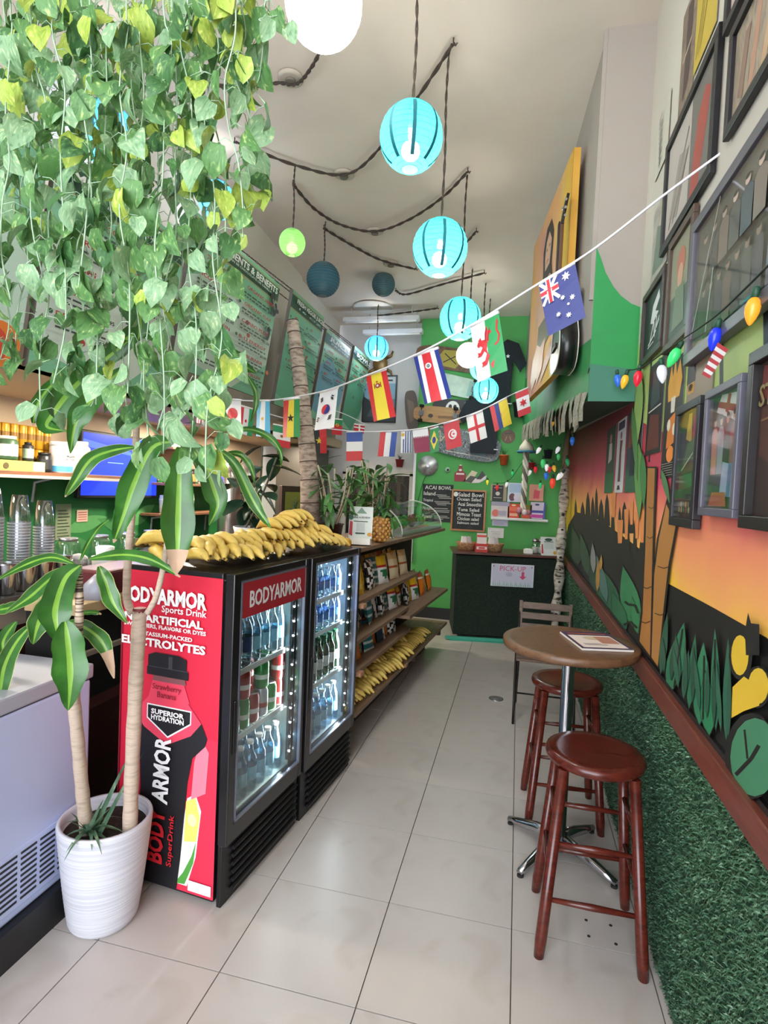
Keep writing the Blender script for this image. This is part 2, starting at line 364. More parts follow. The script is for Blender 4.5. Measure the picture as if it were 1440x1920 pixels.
# black ground and dripping skyline
mpoly('#121210', [(.7, .953), (6.98, .953), wy(1066, 985), wy(1080, 960), wy(1100, 965), wy(1140, 985), wy(1175, 1010), wy(1215, 1040), wy(1252, 1093), wy(1340, 1140), wy(1440, 1196), (.7, 1.14)], False)
sp_ = [(1080, 935), (1093, 940), (1103, 922), (1112, 930), (1119, 914), (1128, 935), (1139, 926), (1150, 955), (1163, 950), (1172, 940), (1185, 940), (1178, 975), (1192, 975), (1205, 1005)]
for i, (x, y) in enumerate(sp_):
    w = 4+(i*7) % 4; mpoly('#171613', [(x-w, y+60), (x-w*.5, y+14), (x, y), (x+w*.5, y+14), (x+w, y+60)])
for x, y, w, l in [(1164, 1010, 6, 35), (1176, 1000, 4, 45), (1196, 1000, 4, 40), (1206, 1005, 5, 50), (1186, 975, 4, 35), (1152, 960, 5, 40)]:
    mpoly('#dd8a4e', [(x-w, y-l), (x+w, y-l), (x+w*.6, y+l*.25), (x-w*.6, y+l*.25)])
# jungle leaves, far part
for b, t, w, h in [((1150, 1165), (1128, 1065), 22, '#235c3e'), ((1195, 1180), (1170, 1062), 18, '#2f7a4c'), ((1120, 1110), (1108, 1040), 10, '#2a4d3c'), ((1085, 1060), (1075, 990), 12, '#28452f'), ((1140, 1130), (1120, 1040), 8, '#49706a'), ((1175, 1185), (1150, 1110), 12, '#2b6a48'), ((1105, 1080), (1090, 1000), 8, '#31503a'), ((1200, 1190), (1188, 1120), 8, '#2f7a4c')]: mleaf(h, b, t, w)
mleaf('#8b8f8c', (1115, 1075), (1113, 1018), 5); mleaf('#a8823f', (1122, 1110), (1124, 1048), 4); mleaf('#b48a44', (1128, 1070), (1130, 1040), 3)
mline('#10140f', [(1174, 1128), (1182, 1134), (1194, 1135), (1200, 1150)], 4); mline('#10140f', [(1172, 1172), (1186, 1166), (1198, 1178)], 4)
# palm trunks
mpoly('#15120e', [(1215, 875), (1236, 875), (1231, 1010), (1226, 1240), (1198, 1205), (1205, 1150), (1210, 1030)])
mpoly('#a56e34', [(1218, 878), (1232, 878), (1228, 1010), (1223, 1230), (1203, 1203), (1209, 1150), (1214, 1030)])
mpoly('#15120e', [(1256, 930), (1276, 980), (1262, 1060), (1254, 1130), (1241, 1256), (1223, 1236), (1228, 1080), (1236, 1010)])
mpoly('#ad773b', [(1254, 945), (1272, 985), (1258, 1060), (1250, 1130), (1238, 1250), (1226, 1233), (1231, 1080), (1240, 1010)])
for x0, x1, y in [(1220, 1231, 950), (1217, 1229, 1006), (1209, 1226, 1100), (1206, 1224, 1165), (1232, 1254, 1150), (1238, 1262, 1062)]:
    mline('#3a2514', [(x0, y), ((x0+x1)/2, y+4), (x1, y)], 1.5)
# hanging palm leaves
for b, t, w, h in [((1202, 830), (1203, 975), 9, '#5d8f4a'), ((1210, 850), (1212, 955), 6, '#3f7a43'), ((1206, 700), (1196, 850), 8, '#8fae62'), ((1246, 880), (1262, 945), 5, '#46784a'), ((1190, 760), (1200, 900), 5, '#52824a')]: mleaf(h, b, t, w)
# near grass leaves
for b, t, w, h in [((1262, 1300), (1290, 1168), 17, '#2c7350'), ((1245, 1265), (1258, 1150), 7, '#2a5a44'), ((1300, 1330), (1312, 1190), 9, '#2a6a4c'), ((1320, 1360), (1328, 1205), 16, '#2e7a55'), ((1352, 1370), (1350, 1178), 9, '#2d6f50'), ((1372, 1390), (1376, 1195), 8, '#28614a'), ((1340, 1380), (1332, 1260), 15, '#237a4f'), ((1290, 1310), (1300, 1220), 7, '#2a5a44'), ((1280, 1290), (1275, 1190), 7, '#2a5a44')]: mleaf(h, b, t, w)
for x0, y0, x1, y1 in [(1272, 1290, 1288, 1180), (1328, 1350, 1330, 1230), (1350, 1360, 1351, 1200)]: mline('#10140f', [(x0, y0), (x1, y1)], 3)
for i in range(10):
    x = 1250+i*14; mleaf(['#24523c', '#1f4a36', '#2a5f46'][i % 3], (x+3, 1262+i*14), (x+8*math.sin(i*2.2), 1195+i*6+10*math.sin(i*1.3)), 4.5)
# yellow bloom outlined in black and the big round leaf
mell('#0f0f0d', (1403, 1232), (23, 45)); mell('#0f0f0d', (1436, 1290), (26, 40)); mell('#dcb62f', (1402, 1230), (17, 38)); mell('#dcb62f', (1438, 1288), (20, 34))
mpoly('#dcb62f', [(1388, 1290), (1410, 1270), (1440, 1290), (1440, 1325), (1410, 1335), (1386, 1348)])
mpoly('#0f0f0d', [(1418, 1150), (1424, 1170), (1440, 1172), (1440, 1230), (1414, 1230), (1412, 1185)])
mell('#0f0f0d', (1425, 1420), (52, 82)); mell('#3f7f5c', (1432, 1422), (48, 74)); mline('#0f0f0d', [(1395, 1455), (1425, 1425), (1440, 1400)], 8); mline('#0f0f0d', [(1412, 1370), (1418, 1425)], 4)
struct('', mg.build('wall_right_mural', mm))
# ---------------------------------------------------------------- artificial turf on the lower right wall
turf_m = ramp_mat('turf_blades', [(.3, '#223f2b'), (.55, '#3f6a4c'), (.75, '#93b096')], (1, 1, 1), 90, 2, 0, .45)  # palest stop paints the whitish glints of the blades into their colour
struct('', G().box((XW-.004, 3.4, .43), (.008, 7.1, .86)).build('wall_right_turf_backing', M('#1d4229', .9)))
rs = np.random.RandomState(3); NB = 60000
yy = .9+6.0*rs.rand(NB)**1.9; zz = .005+.85*rs.rand(NB)
ln = .016+.012*rs.rand(NB); a1 = rs.rand(NB)*2*PI; out = .35+.5*rs.rand(NB); wd_ = .0016+.0012*rs.rand(NB)
dy = np.cos(a1)*ln*.8; dz = (np.sin(a1)*.7-.25)*ln; dx = -out*ln*.8
ty, tz = -np.sin(a1)*wd_, np.cos(a1)*wd_
x0 = np.full(NB, XW-.008)
V = np.stack([np.stack([x0, yy-ty, zz-tz], 1), np.stack([x0, yy+ty, zz+tz], 1), np.stack([x0+dx*.7, yy+dy*.5+ty*.8, zz+dz*.5+tz*.8+.003], 1), np.stack([x0+dx*.7, yy+dy*.5-ty*.8, zz+dz*.5-tz*.8+.003], 1), np.stack([x0+dx, yy+dy, np.maximum(zz+dz, .003)], 1)], 1).reshape(-1, 3)
b5 = np.arange(NB)*5; F = np.concatenate([np.stack([b5, b5+1, b5+2, b5+3], 1)]).tolist()+np.stack([b5+3, b5+2, b5+4], 1).tolist()
me = bpy.data.meshes.new('turf'); me.from_pydata(V.tolist(), [], F); me.materials.append(turf_m); me.update()
tag(put('artificial_turf', me), 'green artificial grass covering the lower right wall below the wooden rail', 'turf', kind='stuff')
# ================================================================ FRIDGES
RZF = -math.radians(5.7)
PANE = glass_mat('door_glass', (.93, .97, .97, 1), .04)
def fridge(name, label, loc, W, sign):
    t = thing(name, label, 'fridge', loc, RZF); D, H = .5, 1.25
    g = G()
    g.box((-D/2-.025, .012, .62), (D-.05, .024, 1.2)); g.box((-D/2-.025, W-.012, .62), (D-.05, .024, 1.2)); g.box((-D+.015, W/2, .62), (.03, W-.05, 1.2))
    g.box((-D/2-.025, W/2, 1.235), (D-.05, W, .03)); g.box((-D/2-.03, W/2, .14), (D-.06, W-.05, .26))
    g.build('cabinet', M('#17171a', .35, 0, .1, 20), t, .004)
    g = G(); g.box((-D+.034, W/2, .75), (.006, W-.06, .94)); g.box((-D/2, .028, .75), (D-.12, .006, .94)); g.box((-D/2, W-.028, .75), (D-.12, .006, .94)); g.box((-D/2, W/2, 1.213), (D-.12, W-.06, .006)); g.box((-D/2, W/2, .283), (D-.12, W-.06, .02))
    g.build('liner', M('#d4e6e4' if sign else '#dbeaf5', .4, 0, .03), t)
    # lower louvre
    lv = G().box((-.03, W/2, .12), (.02, W-.01, .235)).build('grille', M('#0e0e10', .4), t, .003)
    for k in range(6):
        q = G().box((-.012, W/2+.02, .045+k*.031), (.014, W-.09, .012), 0, Matrix.Rotation(.5, 3, 'Y')).build('louvre_slat', M('#1c1c20', .35), lv)
    # door
    d = G(); fw = .045
    d.box((-.02, fw/2, .745), (.04, fw, 1.01)); d.box((-.02, W-.03/2, .745), (.04, .03, 1.01)); d.box((-.02, W/2, .275), (.04, W-fw-.03, .07)); d.box((-.02, W/2, 1.235), (.04, W-fw-.03, .03))
    do = d.build('door', M('#121214', .3, 0, .1, 20, 0, .3), t, .004)
    G().box((.0015, fw*.6, .68), (.006, .016, .2)).build('handle', M('#050506', .3), do, .002)
    g = G(); y0, y1, z0, z1 = fw, W-.03, .31, 1.22
    for a in ((y0+.004, (z0+z1)/2, .008, z1-z0), (y1-.004, (z0+z1)/2, .008, z1-z0), ((y0+y1)/2, z0+.004, y1-y0, .008), ((y0+y1)/2, z1-.004, y1-y0, .008)): g.box((-.004, a[0], a[1]), (.012, a[2], a[3]))
    g.build('door_trim', M('#8d8fa0', .3, .6, .1), do)
    G().box((-.012, W/2+.0075, .765), (.004, W-fw-.03, .91)).build('glass', PANE, do)
    for z in (.575, .835, 1.0) if not sign else (.575, .835):
        s = G(); 
        for k in range(9): s.box((-.25+.0, .05+k*(W-.1)/8, z), (.38, .004, .004))
        s.box((-.06, W/2, z+.006), (.006, W-.07, .022)); s.box((-.44, W/2, z), (.006, W-.07, .006)); s.build('shelf', M('#dfe6e6', .3, .2, .05), t)
    st = G().box((-.055, W-.045, .76), (.012, .014, .88)).build('led_strip', M('#2b2d33', .4), t)
    for k in range(13): G().sphere((-.045, W-.045, .36+k*.067), .004, 8).build('led', M('#eaf2ff', .3, emit=40, var=0), st)
    a = area('led_light', (0, 0, 0), (0, math.radians(-90), 0), .8, .04, 3.2 if sign else 4.5, (.95, 1, .98) if sign else (.85, .93, 1)); a.parent = t; a.location = (-.07, W-.09, .75); a.rotation_euler = (math.radians(-90), 0, math.radians(-35)); a.data.size = .04; a.data.size_y = .8
    return t
F1 = fridge('drinks_fridge', 'black glass door drinks fridge with red bottle poster on its side', (-1.033, 1.851, 0), .595, True)
F2 = fridge('drinks_fridge', 'black glass door drinks fridge with white LED strip, beyond the red poster fridge', (-.962, 2.452, 0), .61, False)
# header on the first door
hd = bpy.data.objects.new('header_sign', None)
h = art('header_sign', F1, .52, .135, [], 0, '#9c1f2c'); h.matrix_local = mframe((-.008, .045, 1.083), (0, 1, 0), (0, 0, 1))
h.matrix_local = mframe((.0005, .05, 1.078), (0, 1, 0), (0, 0, 1)); bpy.data.objects.remove(hd)
text(h, 'BODYARMOR', .26, .066, .088, '#dcdcdc', .002, 'CENTER', .018, fit=(.42, .065))
# side poster
W_, H_ = .452, 1.2
shp = [('r', '#cf1f3c', .0, .0, 1, 1), ('p', '#d92b49', [(.5, 0), (1, 0), (1, .5), (.9, .5)]),
 ('p', '#e8f0e6', [(.62, .02), (.74, .02), (.82, .12), (.86, .27), (.80, .32), (.72, .30), (.66, .15)]), ('p', '#e7d56a', [(.70, .16), (.82, .17), (.85, .25), (.80, .31), (.71, .29)]), ('e', '#f3e9a8', .775, .235, .045, .02), ('p', '#4f9a3c', [(.62, .02), (.72, .025), (.80, .10), (.82, .17), (.78, .12), (.70, .06)]),
 ('p', '#f27c8f', [(.76, .30), (.90, .33), (.92, .46), (.84, .50), (.78, .42)]),
 ('p', '#15151a', [(.20, .0), (.64, .0), (.67, .1), (.72, .35), (.76, .43), (.88, .475), (.90, .50), (.84, .545), (.70, .60), (.30, .60), (.16, .54), (.14, .49), (.22, .44), (.24, .3)]),
 ('p', '#e5435c', [(.30, .60), (.70, .60), (.84, .545), (.74, .50), (.50, .455), (.26, .50), (.16, .545)]), ('p', '#e5435c', [(.30, .60), (.72, .60), (.66, .655), (.34, .655)]),
 ('p', '#f3f3f3', [(.29, .578), (.74, .578), (.74, .535), (.51, .478), (.29, .53)]), ('p', '#16161a', [(.30, .574), (.73, .574), (.73, .538), (.51, .484), (.30, .534)]),
 ('p', '#7d4b4e', [(.34, .655), (.68, .655), (.67, .675), (.35, .675)]),
 ('p', '#101013', [(.28, .672), (.70, .672), (.70, .695), (.68, .70), (.68, .735), (.60, .745), (.36, .745), (.29, .735), (.29, .70), (.28, .695)]), ('r', '#3a3a40', .50, .70, .54, .738), ('l', '#3a3a40', [(.28, .699), (.70, .699)], .003),
 ('r', '#e9e4ec', .76, .012, .985, .045), ('l', '#f2f2f2', [(.42, .825), (.62, .825)], .0025), ('r', '#8f2233', .0, .0, .012, 1)]
po = art('poster', F1, W_, H_, shp); PM = Matrix.Translation((0, 0, 0)) @ mframe((-.5, -.002, .03), (1, 0, 0), (0, 0, 1)); po.matrix_local = PM
for b, x, y, fw_, fh_, al, c, bo in [('BODYARMOR', .87, .925, .385, .062, 'RIGHT', '#f4f4f4', .04), ('Sports Drink', .87, .885, .2, .034, 'RIGHT', '#f4f4f4', .012), ('NO ARTIFICIAL', .84, .852, .36, .031, 'RIGHT', '#f4f4f4', .035), ('SWEETENERS, FLAVORS OR DYES', .87, .827, .375, .018, 'RIGHT', '#f4f4f4', .02), ('POTASSIUM-PACKED', .74, .803, .25, .016, 'RIGHT', '#f4f4f4', .02), ('ELECTROLYTES', .87, .776, .385, .033, 'RIGHT', '#f4f4f4', .035), ('Strawberry', .50, .637, .13, .028, 'CENTER', '#7a1020', .0), ('Banana', .50, .615, .085, .022, 'CENTER', '#7a1020', .0), ('SUPERIOR', .515, .559, .15, .02, 'CENTER', '#ffffff', .03), ('HYDRATION', .515, .540, .15, .02, 'CENTER', '#ffffff', .03)]:
    text(po, b, x*W_, y*H_, .05, c, .012, al, bo, fit=(fw_, fh_))
text(po, 'ARMOR', .47*W_, .375*H_, .1, '#f4f4f4', .012, 'CENTER', .03, PI/2-.04, fit=(.255, .075)); text(po, 'BODY', .43*W_, .16*H_, .1, '#d2232f', .012, 'CENTER', .03, PI/2-.04, fit=(.21, .075))
text(po, 'SuperDrink', .585*W_, .155*H_, .045, '#d2232f', .012, 'CENTER', .01, PI/2-.04, fit=(.2, .03))
# ---------------- drinks in the fridges
def lathe_mesh(name, prof, mats, bands=(), n=14):
    g = G(); g.lathe(prof, n)
    for r, z0, z1, mi in bands: g.lathe([(r, z0), (r, z1)], n, mi, cap=False)
    return g.mesh(name, mats)
CLEAR = glass_mat('clear_plastic', (.80, .90, .95, 1), .12); GREENG = glass_mat('green_glass', (.08, .35, .15, 1), .1); YEL = glass_mat('yellow_drink', (.85, .72, .25, 1), .1); BLUEG = glass_mat('blue_plastic', (.25, .45, .85, 1), .1)
bot = [(.028, 0), (.031, .01), (.031, .12), (.029, .14), (.014, .175), (.0125, .195), (.0125, .2)]
def bottle(name, label, group, body, lab, cap, cat='bottle', sc_=1.):
    t = thing(name, label, cat, group=group)
    p = [(a*sc_, b*sc_) for a, b in bot]
    put('bottle_body', lathe_mesh('bottle_body', p, [body]), t); G().lathe([(.0315*sc_, .05*sc_), (.0315*sc_, .105*sc_)], 14, 0, cap=False).build('label_band', M(lab, .5, 0, .3, 60), t)
    G().lathe([(.015*sc_, .195*sc_), (.015*sc_, .21*sc_)], 12).build('cap', M(cap, .5), t)
    return t
def can(name, label, group, col, band):
    t = thing(name, label, 'can', group=group)
    put('can_body', lathe_mesh('can_body', [(.026, 0), (.032, .008), (.032, .105), (.027, .118), (.027, .12), (.024, .118)], [M(col, .3, .3, .1, 40)]), t)
    g = G(); g.lathe([(.0323, .04), (.0323, .06)], 14, 0, cap=False); g.build('stripe', M(band, .4), t); G().lathe([(.0265, .1185), (.0265, .121), (.001, .119)], 14).build('lid', STEEL, t)
    return t
FM1 = F1.matrix_world.copy()
def fm(fr): return Matrix.Translation(fr.location) @ Matrix.Rotation(RZF, 4, 'Z')
def stock(fr, proto, first, spots):
    m = fm(fr)
    for k, (x, y, z) in enumerate(spots):
        l = m @ Vector((x, y, z))
        if first[0]: proto.location = l; first[0] = False
        else: dup(proto, l)
def kind(p): return (p, [True])
wb1 = kind(bottle('water_bottle', 'clear water bottle with pale blue label in the red sign fridge', 'water bottles, red sign fridge', CLEAR, '#7fb7cf', '#e8eef0'))
sb1 = kind(bottle('water_bottle', 'tall clear bottle with dark navy label on the top shelf', 'navy label bottles, top shelf', CLEAR, '#1c2f66', '#e8eef0', sc_=1.12))
cr = kind(can('soda_can', 'red soda can on the middle fridge shelf', 'red soda cans', '#9c2a2c', '#e6e0dc')); cg = kind(can('soda_can', 'green soda can on the middle fridge shelf', 'green soda cans', '#3b8f4a', '#e8f0e2')); cs = kind(can('soda_can', 'silver soda can on the middle fridge shelf', 'silver soda cans', '#b9bcc0', '#a2342f'))
for i in range(7):
    for j in range(3):
        y = .085+i*.072; x = -.10-j*.075
        stock(F1, *(sb1 if i < 3 and j == 0 else wb1), [(x, y, .846)])
        stock(F1, *[cr, cg, cs][(i*2+j+(i*j) % 2) % 3], [(x, y, .586)])
        if j < 2 or i > 3: stock(F1, *wb1, [(x, y, .294)])
for i in range(0, 7, 2):
    for j in range(2): stock(F1, *[cg, cr][(i//2+j) % 2], [(-.10-j*.075, .085+i*.072, .708)])
wb2 = kind(bottle('water_bottle', 'small clear bottle with blue label in the white lit fridge', 'water bottles, white lit fridge', CLEAR, '#5f8fd0', '#dfe8f4', sc_=.72)); gb = kind(bottle('sparkling_bottle', 'green glass bottle of sparkling water in the white lit fridge', 'green glass bottles', GREENG, '#e6ecef', '#1a5f36')); yb_ = kind(bottle('juice_bottle', 'yellow juice bottle on the floor of the white lit fridge', 'yellow juice bottles', YEL, '#d9c24a', '#e9e2c8')); lb = kind(bottle('water_bottle', 'large clear bottle low in the white lit fridge', 'large clear bottles', CLEAR, '#9fd0ea', '#e6f0f6'))
for i in range(7):
    for j in range(3):
        y = .085+i*.073; x = -.10-j*.075
        stock(F2, *wb2, [(x, y, .846)]); 
        if j < 2: stock(F2, *wb2, [(x, y, 1.011)])
        if j < 2: stock(F2, *(gb if i > 1 else wb2), [(x, y, .586)])
        if j < 2: stock(F2, *(yb_ if i < 2 else lb), [(x, y, .294)])
# ================================================================ BANANAS
BAN = ramp_mat('banana_skin', [(.22, '#a87f2c'), (.4, '#d8b452'), (.65, '#e0c166'), (.8, '#8f7030')], (1, 1, 1), 26, 5, .4, .5)
def banana_mesh():
    g = G(); L = .17; pts = []; rad = []
    for i in range(9):
        t = i/8; a = (t-.5)*1.25; pts.append((math.sin(a)*.145, 0, math.cos(a)*.145-.116)); rad.append([.006, .010, .0175, .0205, .0215, .021, .018, .011, .005][i])
    g.tube(pts, rad, 6, 0); g.tube([pts[0], (pts[0][0]-.014, 0, pts[0][2]-.004)], [.0055, .005], 5, 1); g.tube([pts[-1], (pts[-1][0]+.005, 0, pts[-1][2]-.003)], [.0042, .003], 5, 1)
    return g.mesh('banana', [BAN, M('#4a3a20', .8)])
BME = banana_mesh()
def bunch(loc, rz, n, label, group, tilt=0., spread=.036):
    t = thing('banana_bunch', label, 'bananas', loc, rz, group); t.rotation_euler = (tilt+rng.uniform(-.12, .12), rng.uniform(-.1, .04), rz+rng.uniform(-.3, .3)); q_ = rng.uniform(1.06, 1.22); t.scale = (q_, q_, q_)
    for k in range(n):
        o = put('banana', BME, t); a = (k-(n-1)/2)
        o.location = (.085+.004*rng.uniform(-1, 1), a*spread, .02+rng.uniform(0, .006)); o.rotation_euler = (rng.uniform(-.5, .1), rng.uniform(-.06, .06), a*.1+rng.uniform(-.08, .08))
    G().lathe([(.018, 0), (.014, .03)], 7, 0, (-.012, 0, .012)).build('crown', M('#5a4a28', .8), t)
    return t
m1 = fm(F1)
def onf(x, y, z): return m1 @ Vector((x, y, z))
Lb = 'bunch of spotted ripe bananas piled on the black fridge tops'; Gb = 'banana bunches on the fridges'
for x, y, z, rz, n in [(-.27, .075, 1.253, -.2, 4), (-.21, .20, 1.253, -.5, 5), (-.22, .37, 1.253, -.75, 5), (-.23, .53, 1.253, -.9, 5), (-.24, .69, 1.253, -.6, 5), (-.22, .85, 1.253, -.45, 5), (-.22, 1.02, 1.253, -.5, 5), (-.43, .13, 1.253, -.1, 5), (-.43, .33, 1.253, .1, 5), (-.43, .55, 1.253, .0, 5), (-.30, .17, 1.296, -.3, 4), (-.29, .33, 1.296, -.5, 4), (-.29, .50, 1.296, -.4, 4), (-.28, .66, 1.296, -.6, 5), (-.27, .82, 1.296, -.5, 5), (-.26, .98, 1.296, -.55, 5), (-.32, .74, 1.338, -.4, 4), (-.30, .90, 1.338, -.5, 4), (-.31, .84, 1.378, -.4, 3), (-.46, .05, 1.296, .3, 3)]:
    Lb = ('top' if z > 1.33 else 'second' if z > 1.28 else 'bottom')+' layer spotted banana bunch, '+('near the red poster' if y < .25 else 'mid pile' if y < .6 else 'by the white bowl' if y < .8 else 'at the far end')+(' back' if x < -.4 else '')+' on the black fridges'
    bunch(onf(x, y, z), RZF+rz, n, Lb, Gb)
# ================================================================ CHEST FREEZER
t = thing('chest_freezer', 'white chest freezer with vent slots behind the white plant pot', 'freezer', (-1.585, .60, 0))
FW = M('#b9c3e6', .4, 0, .03, 4)
G().box((-.23, .6, .475), (.46, 1.2, .69)).build('freezer_body', FW, t, .01)
G().box((-.23, .605, .85), (.465, 1.215, .055)).build('lid', M('#a4a7b4', .45, 0, .03, 4), t, .008)
G().box((-.23, .6, .818), (.45, 1.19, .012)).build('lid_seal', M('#40434c', .6), t)
G().box((-.21, .6, .065), (.48, 1.18, .13)).build('plinth', BLACK, t)
vp = G().box((.001, .93, .26), (.004, .40, .20)).build('vent_panel', FW, t, .002)
vm = G().box((0, 0, 0), (.004, .062, .007)).mesh('vent_slot', M('#23232c', .7))
for c in range(5):
    for r in range(9): put('vent_slot', vm, vp, loc=(.0035, .775+c*.077, .185+r*.019))
G().sphere((.004, .745, .345), .004, 8).build('screw', M('#33343c', .5), t)
# ================================================================ DISPLAY RACK
RK = (-.905, 3.10, 0); RZR = -math.radians(4.75); rk = thing('display_rack', 'wooden snack rack with tiered shelves beside the fridges', 'shelf rack', RK, RZR)
wr = wood('rack_wood', '#6d5544', '#8a6e57', (10, 1, 10), .5)
rm = Matrix.Translation(RK) @ Matrix.Rotation(RZR, 4, 'Z')
for nm, y0, y1, x0, x1, z in [('shelf_board', .0, 2.57, -.42, 0, .284), ('shelf_board', 0, 1.22, -.36, -.02, .516), ('shelf_board', 0, 1.15, -.36, -.02, .697), ('shelf_board', 1.0, 2.38, -.40, .03, .655), ('shelf_board', 0, 1.45, -.36, -.03, .924), ('counter_board', -.02, 2.5, -.55, -.05, 1.228)]:
    G().box(((x0+x1)/2, (y0+y1)/2, z-.013), (x1-x0, y1-y0, .026)).build(nm, wr, rk, .003)
G().box((-.40, 1.25, .62), (.03, 2.5, 1.18)).build('back_panel', M('#2a1c17', .7), rk)
G().box((-.30, 1.25, .12), (.2, 2.5, .24)).build('plinth', M('#3a3a38', .7), rk)
for y in (.05, .75, 1.5, 2.45):
    G().box((-.2, y, .22), (.32, .04, .1)).build('bracket', M('#4a352a', .6), rk)
for y, z in ((.06, .9), (.06, .50), (1.05, .27)): G().box((-.005, y, z), (.03, .06, .022)).build('price_clip', M('#b98a6c', .6), rk)
def on_rack(x, y, z): return rm @ Vector((x, y, z))
GR_ = 'banana bunches on the rack'; LR = 'ripe banana bunch on the bare right end of the lowest rack board'
for k in range(9):
    y = .02+k*.155; bunch(on_rack(-.2+.01*(k % 2), y+.05, .286), RZR-.35+.1*(k % 3), 5, f'{["first", "second", "third", "fourth", "fifth", "sixth", "seventh", "eighth", "ninth"][k]} banana bunch from the fridge along the lowest rack board', GR_)
    if k % 2 == 0: bunch(on_rack(-.26, y+.12, .325), RZR-.4, 4, f'banana bunch stacked on top, {["nearest the fridge", "second", "middle", "fourth", "last"][k//2]} of five on the rack', GR_)
for k in range(3): bunch(on_rack(-.2, 1.45+k*.17, .286), RZR-.2, 4, LR, GR_)
# ---------------- snack bags
def bag_mesh(name, fn, w=.14, h=.195, d=.055):
    nx, ny = 8, 12; g = G(); cols = {}; ml = []
    def mi(c):
        if c not in cols: cols[c] = len(ml); ml.append(M(c, .28, 0, .1, 50, .3))
        return cols[c]
    def p(i, j, s):
        u, v = i/nx, j/ny; b = (math.sin(PI*min(1, max(0, u)))**.6)*(math.sin(PI*v)**.55); wv = .004*math.sin(u*19+v*3)
        x = (u-.5)*w*(1-.10*math.sin(PI*v)); return (s*(d/2*b+(.0015 if b < .01 else wv*b)), x, v*h)
    for s in (1, -1):
        vs = [p(i, j, s) for j in range(ny+1) for i in range(nx+1)]
        k = len(g.v); g.v += vs
        for j in range(ny):
            for i in range(nx):
                a = k+j*(nx+1)+i; q = [a, a+1, a+nx+2, a+nx+1]; g.f.append(q if s > 0 else q[::-1]); g.m.append(mi(fn((i+.5)/nx, (j+.5)/ny))); g.s.append(True)
    return g.mesh(name, ml)
def k_leaf(u, v):
    if v > .7: return '#e2b422'
    if v > .62: return '#b8282c'
    d = abs(u-.5)
    return '#2e7a4e' if .18 < v < .5 and (d < .1 or abs(d-(v-.18)*.9) < .09) else '#e8e8e6'
def k_zebra(u, v): return '#17171a' if math.sin(u*14+math.sin(v*13)*2.2) > .1 else '#e9e7e3'
def k_orange(u, v): return '#e07f24' if v < .72 else ('#f0e8dc' if v < .8 else '#c9581c')
def k_yellow(u, v): return '#e6b92c' if v > .3 or (int(v*30) % 2) else '#f1d56a'
def k_teal(u, v): return '#2c6f76' if int(v*12) % 3 else '#cfd6d4'
def k_beige(u, v): return '#a3562f' if .4 < v < .5 else ('#d6c3a0' if v < .75 else '#c7a26a')
def k_white(u, v): return '#e6e6ea' if u+v > .8 else '#2a3442'
def k_dark(u, v): return ('#e9e9ea' if (int(u*8)+int(v*12)) % 5 == 0 else ('#8a2a2c' if (int(u*8)*3+int(v*12)) % 7 == 0 else '#1c1e22'))
BK = {'leaf': (k_leaf, 'white snack bag with green leaf and yellow top'), 'zebra': (k_zebra, 'black and white patterned snack bag'), 'orange': (k_orange, 'orange snack bag'), 'yellow': (k_yellow, 'bright yellow snack bag'), 'teal': (k_teal, 'teal striped snack bag'), 'beige': (k_beige, 'tan and brown snack bag'), 'white': (k_white, 'white and navy snack bag'), 'dark': (k_dark, 'black snack bag with white dashes')}
BM_ = {k: bag_mesh('bag_'+k, v[0]) for k, v in BK.items()}
rows = [(.926, .04, 'second', ['orange', 'yellow', 'yellow', 'zebra', 'teal', 'leaf', 'beige', 'beige', 'yellow', 'beige']), (.700, .04, 'third', ['dark', 'zebra', 'dark', 'teal', 'white', 'zebra', 'teal', 'leaf']), (.519, .04, 'fourth', ['leaf', 'orange', 'leaf', 'teal', 'orange', 'white', 'orange', 'zebra']), (.658, 1.2, 'extended', ['leaf', 'zebra', 'yellow', 'leaf', 'zebra', 'orange', 'dark', 'orange'])]
for z, y0, rn, ks in rows:
    for i, k in enumerate(ks):
        l = on_rack(-.10 if i % 2 else -.13, y0+.06+i*.128, z-.001)
        o = put('snack_bag', BM_[k], None, loc=l, rot=(0, -.22, RZR+rng.uniform(-.25, .25)))
        tag(o, BK[k][1]+' on the '+rn+' rack board', 'snack bag', 'snack bags on the rack')
        if rn in ('second', 'third') or i % 2 == 0:
            k2 = ks[(i+3) % len(ks)]; o = put('snack_bag', BM_[k2], None, loc=on_rack(-.22, y0+.08+i*.128, z-.001), rot=(0, -.12, RZR+rng.uniform(-.2, .2)))
            tag(o, BK[k2][1]+' behind others, '+rn+' rack board', 'snack bag', 'snack bags on the rack')
# ================================================================ TABLE, STOOLS, CHAIR
tx, ty = .195, 2.58
t = thing('bistro_table', 'round wooden bar table on a chrome pedestal by the mural wall', 'table', (tx, ty, 0), .12)
tw = wood('table_wood', '#5c4230', '#7d5d43', (1, 14, 14), .35)
pl = []
for k in range(7):   # planks of the top clipped to the disc
    xa, xb = -.28+k*.08, -.28+(k+1)*.08; R_ = .252; pts = []
    def arc(x): return math.sqrt(max(0, R_*R_-x*x))
    n = 6; top = [(xa+.001+(xb-xa-.002)*i/n) for i in range(n+1)]; top = [x for x in top if abs(x) < R_]
    if len(top) < 2: continue
    up = [(x, arc(x)) for x in top]; lo = [(x, -arc(x)) for x in top[::-1]]; c = up+lo; g = G(); N = len(c)
    g.add([(y, x, .952) for x, y in c]+[(y, x, .93) for x, y in c], [list(range(N)), list(range(N, 2*N))[::-1]]+[(i, i+N, (i+1) % N+N, (i+1) % N) for i in range(N)])
    g.build('plank', tw, t)
